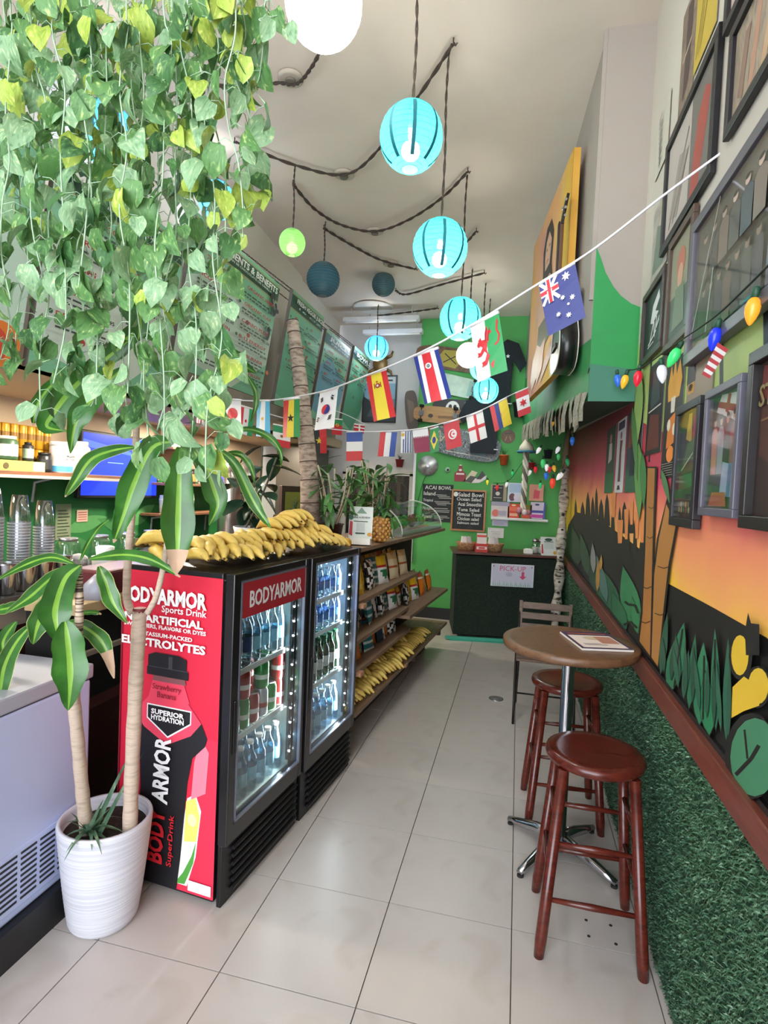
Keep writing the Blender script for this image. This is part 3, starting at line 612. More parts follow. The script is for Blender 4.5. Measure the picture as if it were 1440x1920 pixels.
g = G(); g.lathe([(.252, .922), (.282, .922), (.286, .93), (.286, .95), (.282, .954), (.252, .954)], 48); g.build('rim', wood('table_rim', '#573b28', '#6f4e35', (6, 6, 6), .4), t)
G().lathe([(.25, .915), (.25, .93)], 32).build('underside', M('#4e3827', .6), t)
G().lathe([(.05, .905), (.03, .895), (.027, .88), (.027, .06), (.04, .05), (.04, .03)], 24).build('pedestal', CHROME, t)
for k in range(4):
    a = PI/4+k*PI/2+.0; c, s = math.cos(a), math.sin(a)
    g = G(); g.tube([(c*.03, s*.03, .075), (c*.12, s*.12, .062), (c*.22, s*.22, .036), (c*.275, s*.275, .024)], [.027, .024, .019, .014], 8); o = g.build('foot', CHROME, t)
    G().lathe([(.014, 0), (.014, .014)], 10, 0, (c*.265, s*.265, 0)).build('foot_glide', RUBBER, o)
# magazine
mg_ = thing('magazine', 'closed magazine with purple border lying on the round table', 'magazine', (.30, 2.60, .955), .25)
G().box((0, 0, .004), (.215, .28, .008)).build('pages', M('#e3dfd6', .7), mg_)
art('cover', mg_, .215, .28, [('r', '#e6d8d2', .06, .06, .94, .78), ('e', '#c9b89a', .5, .6, .2, .1), ('r', '#b9826e', .55, .3, .9, .7), ('l', '#c96a3a', [(.1, .86), (.9, .86)], .01), ('l', '#2b1d33', [(.15, .2), (.6, .2)], .004), ('l', '#2b1d33', [(.15, .26), (.5, .26)], .004)], .009, '#432a52').location = (-.1075, -.14, 0)
def stool(loc, rz, label):
    sw = wood('stool_wood', '#451812', '#5e2419', (2, 8, 8), .22); t = thing('bar_stool', label, 'stool', loc, rz, 'bar stools'); H = .678
    g = G(); g.lathe([(.02, H-.006), (.13, H-.002), (.158, H), (.168, H-.006), (.172, H-.018), (.168, H-.032), (.155, H-.04), (.1, H-.042)], 40); g.build('seat', sw, t)
    leg = lambda sx, sy, z: (sx*(.112+.055*(1-z/H)), sy*(.112+.055*(1-z/H)), z)
    for sx in (-1, 1):
        for sy in (-1, 1): G().tube([leg(sx, sy, 0), leg(sx, sy, .06), leg(sx, sy, H-.035)], [.0165, .02, .0185], 14).build('leg', sw, t)
    for z, ax in ((.2, 0), (.275, 1), (.39, 0), (.46, 1)):
        for s in (-1, 1):
            a, b = (leg(-1, s, z), leg(1, s, z)) if ax == 0 else (leg(s, -1, z), leg(s, 1, z)); m = [(a[i]+b[i])/2 for i in range(3)]
            G().tube([a, m, b], [.0075, .0115, .0075], 10).build('rung', sw, t)
    return t
stool((.258, 2.135, 0), 0, 'mahogany round-seat bar stool nearest the camera, in front of the table')
stool((.225, 2.935, 0), .05, 'mahogany round-seat bar stool behind the round table pedestal')
def folding_chair(loc, rz, label):
    t = thing('folding_chair', label, 'chair', loc, rz, 'folding chairs'); cw = wood('chair_wood', '#4f3b2d', '#6a5240', (2, 10, 10), .5); im = M('#2a2624', .45, .6)
    for k in range(6): G().box((0, -.17+k*.066, .45), (.40, .048, .016)).build('seat_slat', cw, t, .003)
    for s in (-1, 1):
        G().tube([(s*.2, -.20, 0), (s*.2, -.12, .22), (s*.2, .12, .42), (s*.19, .20, .60), (s*.185, .235, .76)], .009, 8).build('back_leg', im, t)
        G().tube([(s*.185, .24, 0), (s*.185, .0, .25), (s*.185, -.18, .44)], .009, 8).build('front_leg', im, t)
        G().box((s*.18, .222, .68), (.026, .02, .22), 0, Matrix.Rotation(-.12, 3, 'X')).build('back_post', cw, t, .003)
    for z, y in ((.60, .205), (.68, .22), (.755, .232)): G().box((0, y, z), (.345, .014, .05), 0, Matrix.Rotation(-.12, 3, 'X')).build('back_slat', cw, t, .003)
    for z, y in ((.10, .16), (.2, -.13)): G().tube([(-.19, y, z), (.19, y, z)], .006, 8).build('cross_bar', im, t)
    return t
folding_chair((.185, 4.17, 0), 0, 'brown wooden slat folding chair behind the bar stools and table')
# floor drain
d = thing('floor_drain', 'small round metal drain cover in the floor tiles', 'drain', (-.146, 4.42, .004)); G().lathe([(.055, 0), (.055, .003), (.045, .004)], 24).build('ring', STEEL, d); G().lathe([(.044, .0035), (.02, .0045)], 20).build('plate', M('#8d8984', .4, .6), d)
for x, y in ((1099, 1725), (1145, 1735), (1104, 1755), (1155, 1770)):
    p = at(x, y, Z=.005); G().lathe([(.006, 0), (.006, .0012)], 10, 0, (p.x, p.y, .0042)).build('bolt_hole', M('#2a2420', .9), fl)
# ================================================================ POTTED DRACAENA
PX, PY = -1.425, 1.70
pt = thing('potted_dracaena', 'tall dracaena with two canes in a white ribbed pot beside the red fridge poster', 'plant', (PX, PY, 0))
POTM = ramp_mat('pot_ribs', [(.4, '#c4c4cc'), (.6, '#d6d6dc')], (1, 1, 60), 4, 3, .3, .55)
g = G(); prof = [(.02, 0), (.095, .0), (.108, .012)]
for i in range(44):
    z = .02+i*.0078; r = .108+.046*((z/.365)**.75); prof.append((r+(.0016 if i % 2 else 0), z))
prof += [(.156, .372), (.153, .38), (.143, .38), (.138, .36), (.136, .33)]
g.lathe(prof, 40); g.build('pot', POTM, pt)
G().lathe([(.138, .335), (.09, .345), (.001, .35)], 30, cap=False).build('soil', ramp_mat('soil', [(.3, '#1c140f'), (.6, '#33261c'), (.8, '#54402e')], (1, 1, 1), 60, 4, 0, .95, bump=.8), pt)
BARK = ramp_mat('cane_bark', [(.3, '#a89482'), (.55, '#bfab98'), (.8, '#b09a88')], (6, 6, 34), 3, 4, .3, .85, bump=.3)
BARKD = ramp_mat('cane_bark_ringed', [(.42, '#3d2f24'), (.5, '#b29c86'), (.7, '#c8b5a0')], (2, 2, 90), 2, 2, .1, .85, bump=.4)
pin = pt.matrix_world.inverted() if False else Matrix.Translation((-PX, -PY, 0))
def pp(x, y, Y=PY): return pin @ at(x, y, Y=Y)
def cane(nm, pts, r0, r1, m, Y=PY):
    q = bez([pp(p[0], p[1], p[2] if len(p) > 2 else Y) for p in pts], 6); n = len(q)
    rad = [(r0+(r1-r0)*i/(n-1))*(1+.05*math.sin(i*2.1)) for i in range(n)]
    return G().tube(q, rad, 12).build(nm, m, pt)
cane('trunk', [(243, 1592), (246, 1480), (254, 1300), (262, 1145)], .025, .024, BARK, 1.69)
G().lathe([(.024, 0), (.023, .010), (.02, .013)], 14, 0, pp(262, 1147, 1.69)).build('cut_end', M('#6a2028', .5), pt)
cane('cane', [(248, 1150), (238, 1120), (240, 1050), (246, 980), (252, 900), (256, 800)], .014, .011, BARK, 1.68)
cane('cane', [(276, 1150), (292, 1120), (305, 1070), (316, 1000), (326, 920), (332, 855)], .010, .009, BARK, 1.66)
cane('trunk', [(163, 1560, 1.64), (156, 1500, 1.6), (147, 1400, 1.53), (138, 1300, 1.47), (140, 1255, 1.46)], .023, .017, BARK)
cane('cane', [(140, 1262, 1.46), (146, 1200, 1.46), (149, 1130, 1.46), (147, 1058, 1.46)], .015, .010, BARKD)
LG = ramp_mat('dracaena_green', [(.3, '#264f1d'), (.6, '#386d29'), (.85, '#528a36')], (1, 1, 1), 9, 4, .5, .3)
LS = ramp_mat('dracaena_stripe', [(.3, '#6a9832'), (.7, '#83ab42')], (1, 1, 1), 12, 3, .5, .3)
LE = M('#a3a86a', .5, 0, .2, 20); LB = M('#b89a80', .8, 0, .2, 20)
def leaf_strip(pts, wpx, Y, ws=None, dry=0., col=LG, fold=.35, edge=False, dY=0.):
    n = len(pts)
    q = [at(p[0], p[1], Y=Y-dY*math.sin(PI*.5*i/(n-1))) for i, p in enumerate(pts)]; c = bez(q, 5); N = len(c); g = G()
    cam_ = Vector(CAM); W = wpx/FPX*(q[0]-cam_).length*.68
    for i, p in enumerate(c):
        t = i/(N-1); tg = (c[min(i+1, N-1)]-c[max(i-1, 0)]).normalized(); v = (cam_-p).normalized(); s = tg.cross(v).normalized(); nn = s.cross(tg)
        w = W/2*((.22+.78*min(1, t/.35)**.8) if t < .35 else 1-.1*(t-.35) if t < .62 else .973*max(.02, 1-((t-.62)/.38)**1.35))*(1+.09*math.sin(t*17+len(pts)))
        if t > .97: w = .002
        for k, (a, b) in enumerate(((-1, 1), (-.92, .85), (-.17, 0), (.17, 0), (.92, .85), (1, 1))):
            g.v.append(tuple(p+s*a*w+nn*(b*w*fold+.004*math.sin(t*14+a*2)*abs(a))))
    for i in range(N-1):
        t = i/(N-1)
        for k in range(5):
            a = i*6+k; g.f.append([a, a+1, a+7, a+6]); g.s.append(True)
            g.m.append(3 if t > 1-dry else 1 if k == 2 else (2 if k in (0, 4) and edge else 0))
    return g.mesh('leaf', [col, LS, LE, LB])
leaves = [([(338, 838), (336, 900), (334, 970), (333, 1030), (330, 1078)], 80, 1.5, .26, False), ([(325, 828), (285, 840), (252, 905), (232, 965), (213, 1018)], 66, 1.52, .06, False), ([(350, 828), (378, 860), (402, 920), (408, 950), (392, 985)], 56, 1.6, 0, False),
 ([(408, 842), (440, 870), (470, 930), (490, 965), (508, 990)], 32, 1.62, 0, True), ([(430, 808), (470, 805), (505, 820), (525, 845), (527, 875)], 18, 1.66, 0, False), ([(420, 850), (450, 852), (470, 875), (477, 905)], 18, 1.64, 0, True),
 ([(252, 838), (210, 845), (170, 862), (140, 905), (122, 932)], 36, 1.55, .1, True), ([(240, 640), (190, 680), (135, 730), (100, 775), (88, 800), (125, 808)], 62, 1.75, 0, False), ([(230, 690), (190, 730), (155, 770), (140, 800), (132, 850)], 50, 1.72, 0, False), ([(120, 700), (85, 735), (68, 765), (62, 798)], 30, 1.78, .1, False), ([(255, 560), (262, 590), (262, 620), (258, 640)], 40, 1.8, 0, False), ([(395, 625), (420, 655), (450, 680), (480, 700)], 40, 1.85, 0, False), ([(300, 640), (260, 620), (215, 660), (190, 700)], 46, 1.82, 0, False), ([(460, 700), (478, 730), (480, 760), (470, 790)], 16, 1.6, 0, True),
 ([(140, 1058), (95, 1045), (45, 1060), (-10, 1090)], 24, 1.55, 0, True), ([(138, 1062), (95, 1085), (55, 1120), (10, 1150)], 34, 1.56, 0, True), ([(150, 1060), (122, 1085), (104, 1140), (106, 1175), (112, 1205)], 70, 1.42, 0, False), ([(118, 1110), (85, 1140), (70, 1175), (62, 1208)], 48, 1.48, 0, True), ([(122, 1165), (128, 1210), (132, 1270), (128, 1332)], 74, 1.41, 0, False), ([(60, 1170), (30, 1205), (8, 1250), (0, 1300), (-8, 1340)], 40, 1.48, 0, True), ([(128, 1165), (165, 1180), (195, 1210), (214, 1272)], 38, 1.52, .3, True), ([(186, 1062), (198, 1090), (212, 1130), (238, 1168)], 40, 1.55, .05, True), ([(168, 1048), (230, 1040), (285, 1050), (338, 1082)], 28, 1.55, .08, False), ([(150, 1052), (165, 1020), (185, 990), (204, 975)], 12, 1.6, 0, False), ([(30, 1165), (12, 1190), (5, 1210), (10, 1240)], 30, 1.6, 0, False), ([(40, 1130), (15, 1140), (-10, 1145)], 24, 1.58, 0, True), ([(150, 1150), (175, 1148), (190, 1152)], 12, 1.6, .3, False)]
for p, w, Y, dr, ed in leaves:
    o = put('leaf', leaf_strip(p, w, Y, dry=dr, edge=ed), pt); o.location = (-PX, -PY, 0)
# pineapple crown growing in the pot
pc = thing('pineapple_plant', 'small spiky pineapple top planted in the white pot soil', 'plant', (PX+.01, PY-.09, .34))
SPK = ramp_mat('spiky_leaf', [(.3, '#2c4a34'), (.6, '#5a7a5c'), (.85, '#c2b8a0')], (1, 1, 1), 20, 3, .5, .6)
def blade(L, w, bend, up, n=6):
    g = G()
    for i in range(n+1):
        t = i/n; x = L*t; z = up*L*t-bend*L*t*t; ww = w*(1-t)**.8+.0006
        g.v += [(x, -ww, z+ww*.5), (x, 0, z), (x, ww, z+ww*.5)]
    for i in range(n):
        for k in range(2): a = i*3+k; g.f.append([a, a+1, a+4, a+3]); g.m.append(0); g.s.append(True)
    return g.mesh('leaf', [SPK])
bl = [blade(.09, .009, .7, .5), blade(.08, .009, .2, .9), blade(.11, .01, 1.1, .6)]
for k in range(20):
    o = put('leaf', bl[k % 3], pc); o.rotation_euler = (0, -.2*(k % 3), k*2.4); o.location = (0, 0, .02+.001*k)
for a, b in [((0, .02), 1.3), ((.03, .01), 1.1)]: o = put('leaf', blade(.15, .014, .2, 1.8), pc); o.rotation_euler = (0, 0, b); o.location = (a[0], a[1], .02)
# ================================================================ HANGING IVY
def ivy_mesh(s, cup):
    g = G(); out = []
    pr = [(0, 0), (.10, .26), (.34, .40), (.50, .42), (.68, .34), (.86, .17), (1, 0)]
    for i, (t, w) in enumerate(pr):
        y = -t*s+.0; dz = -cup*s*(t-.4)**2
        g.v += [(-w*s, y+(.08*s if i == 1 else 0), dz+w*s*.25), (0, y, dz), (w*s, y+(.08*s if i == 1 else 0), dz+w*s*.25)]
    for i in range(len(pr)-1):
        for k in range(2): a = i*3+k; g.f.append([a, a+3, a+4, a+1]); g.m.append(0); g.s.append(True)
    return g
def ivy_mat(name, a, b, c, y):
    if name in _mc: return _mc[name]
    m = bpy.data.materials.new(name); m.use_nodes = True; nt = m.node_tree; bs = nt.nodes['Principled BSDF']; out = nt.nodes['Material Output']
    tc = nt.nodes.new('ShaderNodeTexCoord'); mp = nt.nodes.new('ShaderNodeMapping'); mp.inputs['Scale'].default_value = (55, 22, 40)
    n = nt.nodes.new('ShaderNodeTexNoise'); n.inputs['Scale'].default_value = 1; n.inputs['Detail'].default_value = 3; n.inputs['Distortion'].default_value = 2
    oi = nt.nodes.new('ShaderNodeObjectInfo'); ml = nt.nodes.new('ShaderNodeVectorMath'); ml.operation = 'ADD'; sc2 = nt.nodes.new('ShaderNodeMath'); sc2.operation = 'MULTIPLY'; sc2.inputs[1].default_value = 50
    r = nt.nodes.new('ShaderNodeValToRGB'); e = r.color_ramp.elements
    while len(e) < 5: e.new(.5)
    for q, (p, h) in zip(e, [(.3, a), (.46, b), (.56, b), (.64, c), (.72, y)]): q.position = p; q.color = lin(h)
    nt.links.new(oi.outputs['Random'], sc2.inputs[0]); nt.links.new(tc.outputs['Object'], mp.inputs[0]); nt.links.new(mp.outputs[0], ml.inputs[0]); nt.links.new(sc2.outputs[0], ml.inputs[1]); nt.links.new(ml.outputs[0], n.inputs['Vector']); nt.links.new(n.outputs['Fac'], r.inputs[0])
    nt.links.new(r.outputs[0], bs.inputs['Base Color']); bs.inputs['Roughness'].default_value = .55
    tr = nt.nodes.new('ShaderNodeBsdfTranslucent'); nt.links.new(r.outputs[0], tr.inputs[0]); mx = nt.nodes.new('ShaderNodeMixShader'); mx.inputs[0].default_value = .12
    nt.links.new(bs.outputs[0], mx.inputs[1]); nt.links.new(tr.outputs[0], mx.inputs[2]); nt.links.new(mx.outputs[0], out.inputs[0])
    _mc[name] = m; return m
IV = [ivy_mat('ivy_green', '#3f6a3a', '#5e8c4e', '#88ac6c', '#c0cc78'), ivy_mat('ivy_pale', '#648c62', '#88ac80', '#abc49a', '#d3da98'), ivy_mat('ivy_deep', '#2c5230', '#43703e', '#70985c', '#b9c573'), ivy_mat('ivy_lime', '#7f9c3a', '#a3b94e', '#bfce62', '#d8de84')]
IM = []
for m in IV:
    for s, c in ((.070, .5), (.082, .9), (.060, .2)): IM.append(ivy_mesh(s, c).mesh('leaf', [m]))
STEM = M('#a9c4a4', .5, 0, .15, 30); irs = random.Random(21)
def vine(x0, y1, Y, lean, label, nleaf, dense=1.):
    top = at(x0, -60, Y=Y); zt = ceil_z(Y)-.02; b = at(x0+lean, y1, Y=Y)
    t = thing('ivy_garland', label, 'hanging vine', (top.x, Y, zt), 0, 'artificial ivy strands')
    pts = [Vector((0, 0, 0)), Vector((0, 0, -(zt-top.z)))]; n = 7
    for i in range(1, n+1):
        f = i/n; p = top.lerp(b, f)-Vector((top.x, Y, zt)); pts.append(p+Vector((irs.uniform(-.025, .025), irs.uniform(-.03, .03), 0)))
    c = bez(pts, 5); G().tube(c, .0021, 4, 0).build('stem', STEM, t)
    low = c[6:]; g2 = G()
    for k in range(nleaf):
        f = (k+irs.random())/nleaf; p = low[min(len(low)-1, int(f*len(low)))]
        az = irs.uniform(-PI, PI); r = irs.uniform(.015, .065); q = p+Vector((math.cos(az)*r, math.sin(az)*r*.8, irs.uniform(-.02, .035)))
        near = 1-f
        w = irs.random(); lime = .22*max(0, near-.25)+.02
        mi = 3 if w < lime+.10*(x0 > 380)+.12*(near > .6) else (1 if w < .45 else (2 if w > .85 else 0))
        o = put('leaf', IM[mi*3+irs.randrange(3)], t); o.location = q
        # leaf lies in local xy, tip toward -y: stand it up, tip down, face swung toward the street
        o.rotation_euler = (PI/2+irs.uniform(-.7, .5), irs.uniform(-.6, .6), irs.gauss(0, .75)+(PI if irs.random() < .12 else 0)); s = irs.uniform(.75, 1.2); o.scale = (s*irs.uniform(.85, 1.05), s, s)
        g2.tube([p, (p+q)/2+Vector((0, 0, .012)), q], .0012, 3)
    g2.build('leaf_stalks', STEM, t)['kind'] = 'stuff'
ends = [(-25, 640, 1.35), (0, 700, 1.45), (20, 560, 1.25), (40, 700, 1.5), (62, 520, 1.3), (85, 770, 1.38), (100, 600, 1.55), (118, 720, 1.28), (135, 480, 1.45), (150, 690, 1.34), (170, 560, 1.3), (185, 660, 1.5), (205, 760, 1.36), (222, 800, 1.55), (238, 740, 1.3), (255, 790, 1.45), (272, 830, 1.38), (290, 640, 1.6), (305, 850, 1.32), (322, 810, 1.42), (340, 560, 1.5), (356, 870, 1.36), (372, 680, 1.55), (390, 900, 1.34), (405, 620, 1.44), (418, 800, 1.38), (432, 450, 1.3), (448, 360, 1.42), (466, 300, 1.36), (480, 210, 1.4), (500, 60, 1.34), (10, 420, 1.6), (55, 380, 1.65), (95, 350, 1.7), (140, 330, 1.65), (180, 380, 1.7), (220, 340, 1.66), (260, 360, 1.7), (310, 420, 1.68), (360, 380, 1.7)]
place = ['at the left edge of the picture', 'before the first menu board', 'between the menu boards', 'in front of the blue lantern', 'at the right edge of the ivy']
for i, (x, y, Y) in enumerate(ends):
    nl = max(6, int((y+60)/30)); sz = 'long' if y > 750 else 'mid-length' if y > 500 else 'short'
    bins = ['at the left picture edge', 'left of the first menu board', 'before the first menu board', 'over the milky smoothies heading', 'above the dracaena canes', 'right of the dracaena canes', 'before the supplements board', 'at the right end of the ivy']
    pl_ = bins[0 if x < 15 else 1 if x < 80 else 2 if x < 150 else 3 if x < 215 else 4 if x < 285 else 5 if x < 350 else 6 if x < 425 else 7]
    sz = ('rear ' if Y > 1.5 else 'front ')+('longest' if y > 840 else sz) if x < 425 else ('lowest' if y > 430 else 'low' if y > 340 else 'medium' if y > 280 else 'short' if y > 100 else 'shortest')
    vine(x, y, Y, irs.uniform(-18, 18), f'{sz} variegated ivy strand hanging {pl_}', nl)
# ================================================================ LANTERNS
WIRE = M('#3b3028', .7, 0, .2, 30); WIREL = M('#8a8070', .6)
def lantern(px, D, hx, label, lit=0., bands=True, X=None, depth=None, bulbcol=(1, .97, .9), hook=None, warm=0):
    if depth is not None:
        d = _w + RT*(px[0]-720)/FPX - UP*(px[1]-960)/FPX; c = Vector(CAM + d*depth)
    t = thing('paper_lantern', label, 'lantern', c, 0, 'paper lanterns'); R = D/2; H = R*1.03
    g = G(); prof = []; nr = 15
    for i in range(nr*2+1):
        th = .26+(PI-.52)*i/(nr*2); k = 1-(.012 if i % 2 else 0); prof.append((R*math.sin(th)*k, -H*math.cos(th)*k))
    g.lathe(prof, 32, cap=False); g.build('shade', paper_mat(hx, .3 if lit < 2 else .26), t)
    g = G()
    for i in range(2, nr*2-1, 2):
        r, z = prof[i]; g.tube([(r*1.002*math.cos(a*PI/12), r*1.002*math.sin(a*PI/12), z) for a in range(25)], .0009, 3, 0, False)
    g.build('wire_rings', M('#2a8a90' if bands else '#8a8a80', .7, 0, .2), t)
    if bands:
        bm = M('#1a6f7c', .7, 0, .1)
        for k in range(8):
            a0 = k*PI/4+.3; g = G()
            for i in range(4, 25):
                th = .26+(PI-.52)*i/(nr*2); r, z = R*math.sin(th)*1.004, -H*math.cos(th)*1.004; w = .008/max(r, .02)
                g.v += [(r*math.cos(a0-w), r*math.sin(a0-w), z), (r*math.cos(a0+w), r*math.sin(a0+w), z)]
            for i in range(20): g.f.append([i*2, i*2+1, i*2+3, i*2+2]); g.m.append(0); g.s.append(True)
            g.build('rib_band', bm, t)
    for sg in (-1, 1): G().lathe([(R*.26, sg*H*.965), (R*.28, sg*H*.965), (R*.28, sg*H*.95)], 20, cap=False).build('end_ring', WIREL, t)
    g = G(); g.lathe([(.014, -.0), (.016, .05), (.01, .06)], 10); g.build('socket', WHITE, t)
    bo = G(); bo.sphere((0, 0, -R*.42), .04, 14); bo.build('bulb', M('#fff4e0', .3, 0, 0, emit=lit*1.1 if lit else 0), t)
    if lit:
        l = bpy.data.lights.new('lantern_light', 'POINT'); l.energy = lit*3.4; l.shadow_soft_size = .056; l.color = bulbcol; lo = bpy.data.objects.new('lantern_light', l); sc.collection.objects.link(lo); lo.parent = t; lo.location = (0, 0, -R*.42)
    top = ceil_z(c.y)-c.z if hook is None else hook
    g = G(); cord_strands(g, [(0, 0, H*.9), (.004, 0, H+(top-H)*.35), (-.004, 0, H+(top-H)*.7), (0, 0, top-.01)], .005); g.build('cord', WIRE, t)
    return t
lantern((607, 8), .30, '#fbf6ec', 'large white glowing paper lantern at the top edge', 14, False, depth=2.2)
lantern((771, 258), .27, '#2fb8ba', 'largest turquoise paper lantern, lit, nearest the camera', 9, depth=2.42)
lantern((825, 465), .295, '#36b4bc', 'lit turquoise paper lantern second in the aisle row', 9, depth=3.05)
lantern((863, 598), .30, '#38bcc6', 'lit turquoise paper lantern above the dragon flag', 9, depth=4.12)
lantern((706, 653), .28, '#3a9fe0', 'small blue lit lantern before the grey back wall', 7, depth=6.6)
lantern((878, 666), .24, '#fbf3e2', 'small white lit lantern behind the dragon flag', 9, False, depth=5.6)
lantern((903, 690), .25, '#4ac4ce', 'turquoise lit lantern mostly hidden by the dragon flag', 7, depth=5.9)
lantern((911, 732), .28, '#40c0cc', 'lowest small turquoise lit lantern near the T-shirts', 7, depth=6.3)
lantern((548, 455), .19, '#86c96a', 'small pale green paper lantern', 1.2, False, depth=4.1)
lantern((606, 524), .285, '#2f6f86', 'unlit slate blue paper lantern', 0, False, depth=4.85)
lantern((719, 533), .24, '#2c6470', 'unlit dark teal paper lantern', 0, False, depth=5.85, hook=.35)
lantern((197, 250), .30, '#3a8fe0', 'blue lit lantern glimpsed through the ivy leaves', 6, depth=2.95)
lantern((406, 375), .25, '#3f9fe8', 'blue lantern at the right edge of the ivy', 6, depth=3.9)
# ---------------- cables swagged on the ceiling
def swag(pts, label, r=.009):
    q = []
    for x, y in pts:
        p = at(x, y, Z=3.85)
        for _ in range(3): p = at(x, y, Z=ceil_z(p.y)-.035)
        q.append(p)
    o = q[0].copy(); t = thing('ceiling_cable', label, 'cable', o, 0, 'ceiling cables'); g = G(); cord_strands(g, [p-o for p in q], r); g.build('twisted_wire', WIRE, t)
    for p in (q[0], q[-1]): G().tube([(p-o)+Vector((0, 0, .03)), p-o, (p-o)+Vector((.012, 0, -.012)), (p-o)+Vector((.02, 0, .002))], .004, 6).build('hook', WIRE, t)
    return t
swag([(850, 82), (785, 180), (715, 275), (650, 327), (560, 312), (440, 266)], 'twisted brown cable from the top hook to the left, behind the turquoise lantern')
swag([(877, 322), (830, 370), (765, 413), (703, 434), (640, 422), (590, 392), (549, 345)], 'twisted cable swagged to the green lantern hook')
swag([(607, 428), (660, 460), (715, 488), (780, 505)], 'twisted cable above the slate blue lantern')
swag([(893, 434), (868, 462), (840, 486)], 'short twisted cable behind the second turquoise lantern')
swag([(908, 512), (830, 533), (762, 552), (742, 545)], 'thin sagging cable toward the fluorescent lamps')
swag([(605, 88), (582, 130), (556, 158), (520, 156), (470, 164), (400, 158), (330, 128)], 'dark twisted cable under the white lantern')
swag([(820, 578), (770, 585), (708, 592)], 'faint cable to the small blue lantern')
for px, lab in [((645, 326), 'under the nearest cable'), ((703, 433), 'under the middle cable'), ((733, 494), 'above the dark teal lantern'), ((545, 145), 'beside the white lantern')]:
    p = at(*px, Z=3.85)
    for _ in range(3): p = at(*px, Z=ceil_z(p.y))
    t = thing('ceiling_rose', 'round ceiling outlet cover '+lab, 'outlet cover', p, 0, 'ceiling outlet covers'); G().lathe([(.075, 0), (.075, -.01), (.06, -.018)][::-1], 24).build('plate', M('#b5ab9c', .7), t); G().lathe([(.03, -.03), (.032, -.016)], 16).build('hub', M('#6b6258', .6), t)
pm_ = at(700, 577, Z=3.74); t = thing('ceiling_medallion', 'flat white round plate on the ceiling near the back wall', 'ceiling plate', (pm_.x, pm_.y, ceil_z(pm_.y))); G().lathe([(.22, -.012), (.24, -.006), (.24, 0)], 32).build('plate', M('#d6d2cc', .7), t); G().lathe([(.03, -.018), (.03, -.012)], 16).build('hub', M('#b8b4ae', .7), t)
# fluorescent fittings
for k, (Yf, z, x0, x1) in enumerate([(6.55, 3.56, -2.2, -1.28), (6.8, 3.48, -2.02, -1.28)]):
    t = thing('fluorescent_lamp', ['long white fluorescent strip lamp, upper of two near the back wall', 'long white fluorescent strip lamp, lower of two near the back wall'][k], 'lamp', ((x0+x1)/2, Yf, z), 0, 'fluorescent lamps'); L = x1-x0
    G().box((0, 0, .03), (L, .10, .05)).build('housing', M('#cfcfd2', .4), t, .004); G().tube([(-L/2+.03, -.03, -.005), (L/2-.03, -.03, -.005)], .013, 10).build('tube', M('#f0f2f4', .3), t); [G().tube([(sx_*L*.4, 0, .05), (sx_*L*.4, 0, ceil_z(Yf)-z)], .006, 6).build('hanger', M('#bdbdc0', .5), t) for sx_ in (-1, 1)]
# ================================================================ FLAGS
def hs(c, n, W=1): return [('r', c[i], 0, 1-(i+1)/n, 1, 1-i/n) for i in range(n)]
def vs(cs):
    o = []; x = 0
    tot = sum(w for c, w in cs)
    for c, w in cs: o.append(('r', c, x/tot, 0, (x+w)/tot, 1)); x += w
    return o
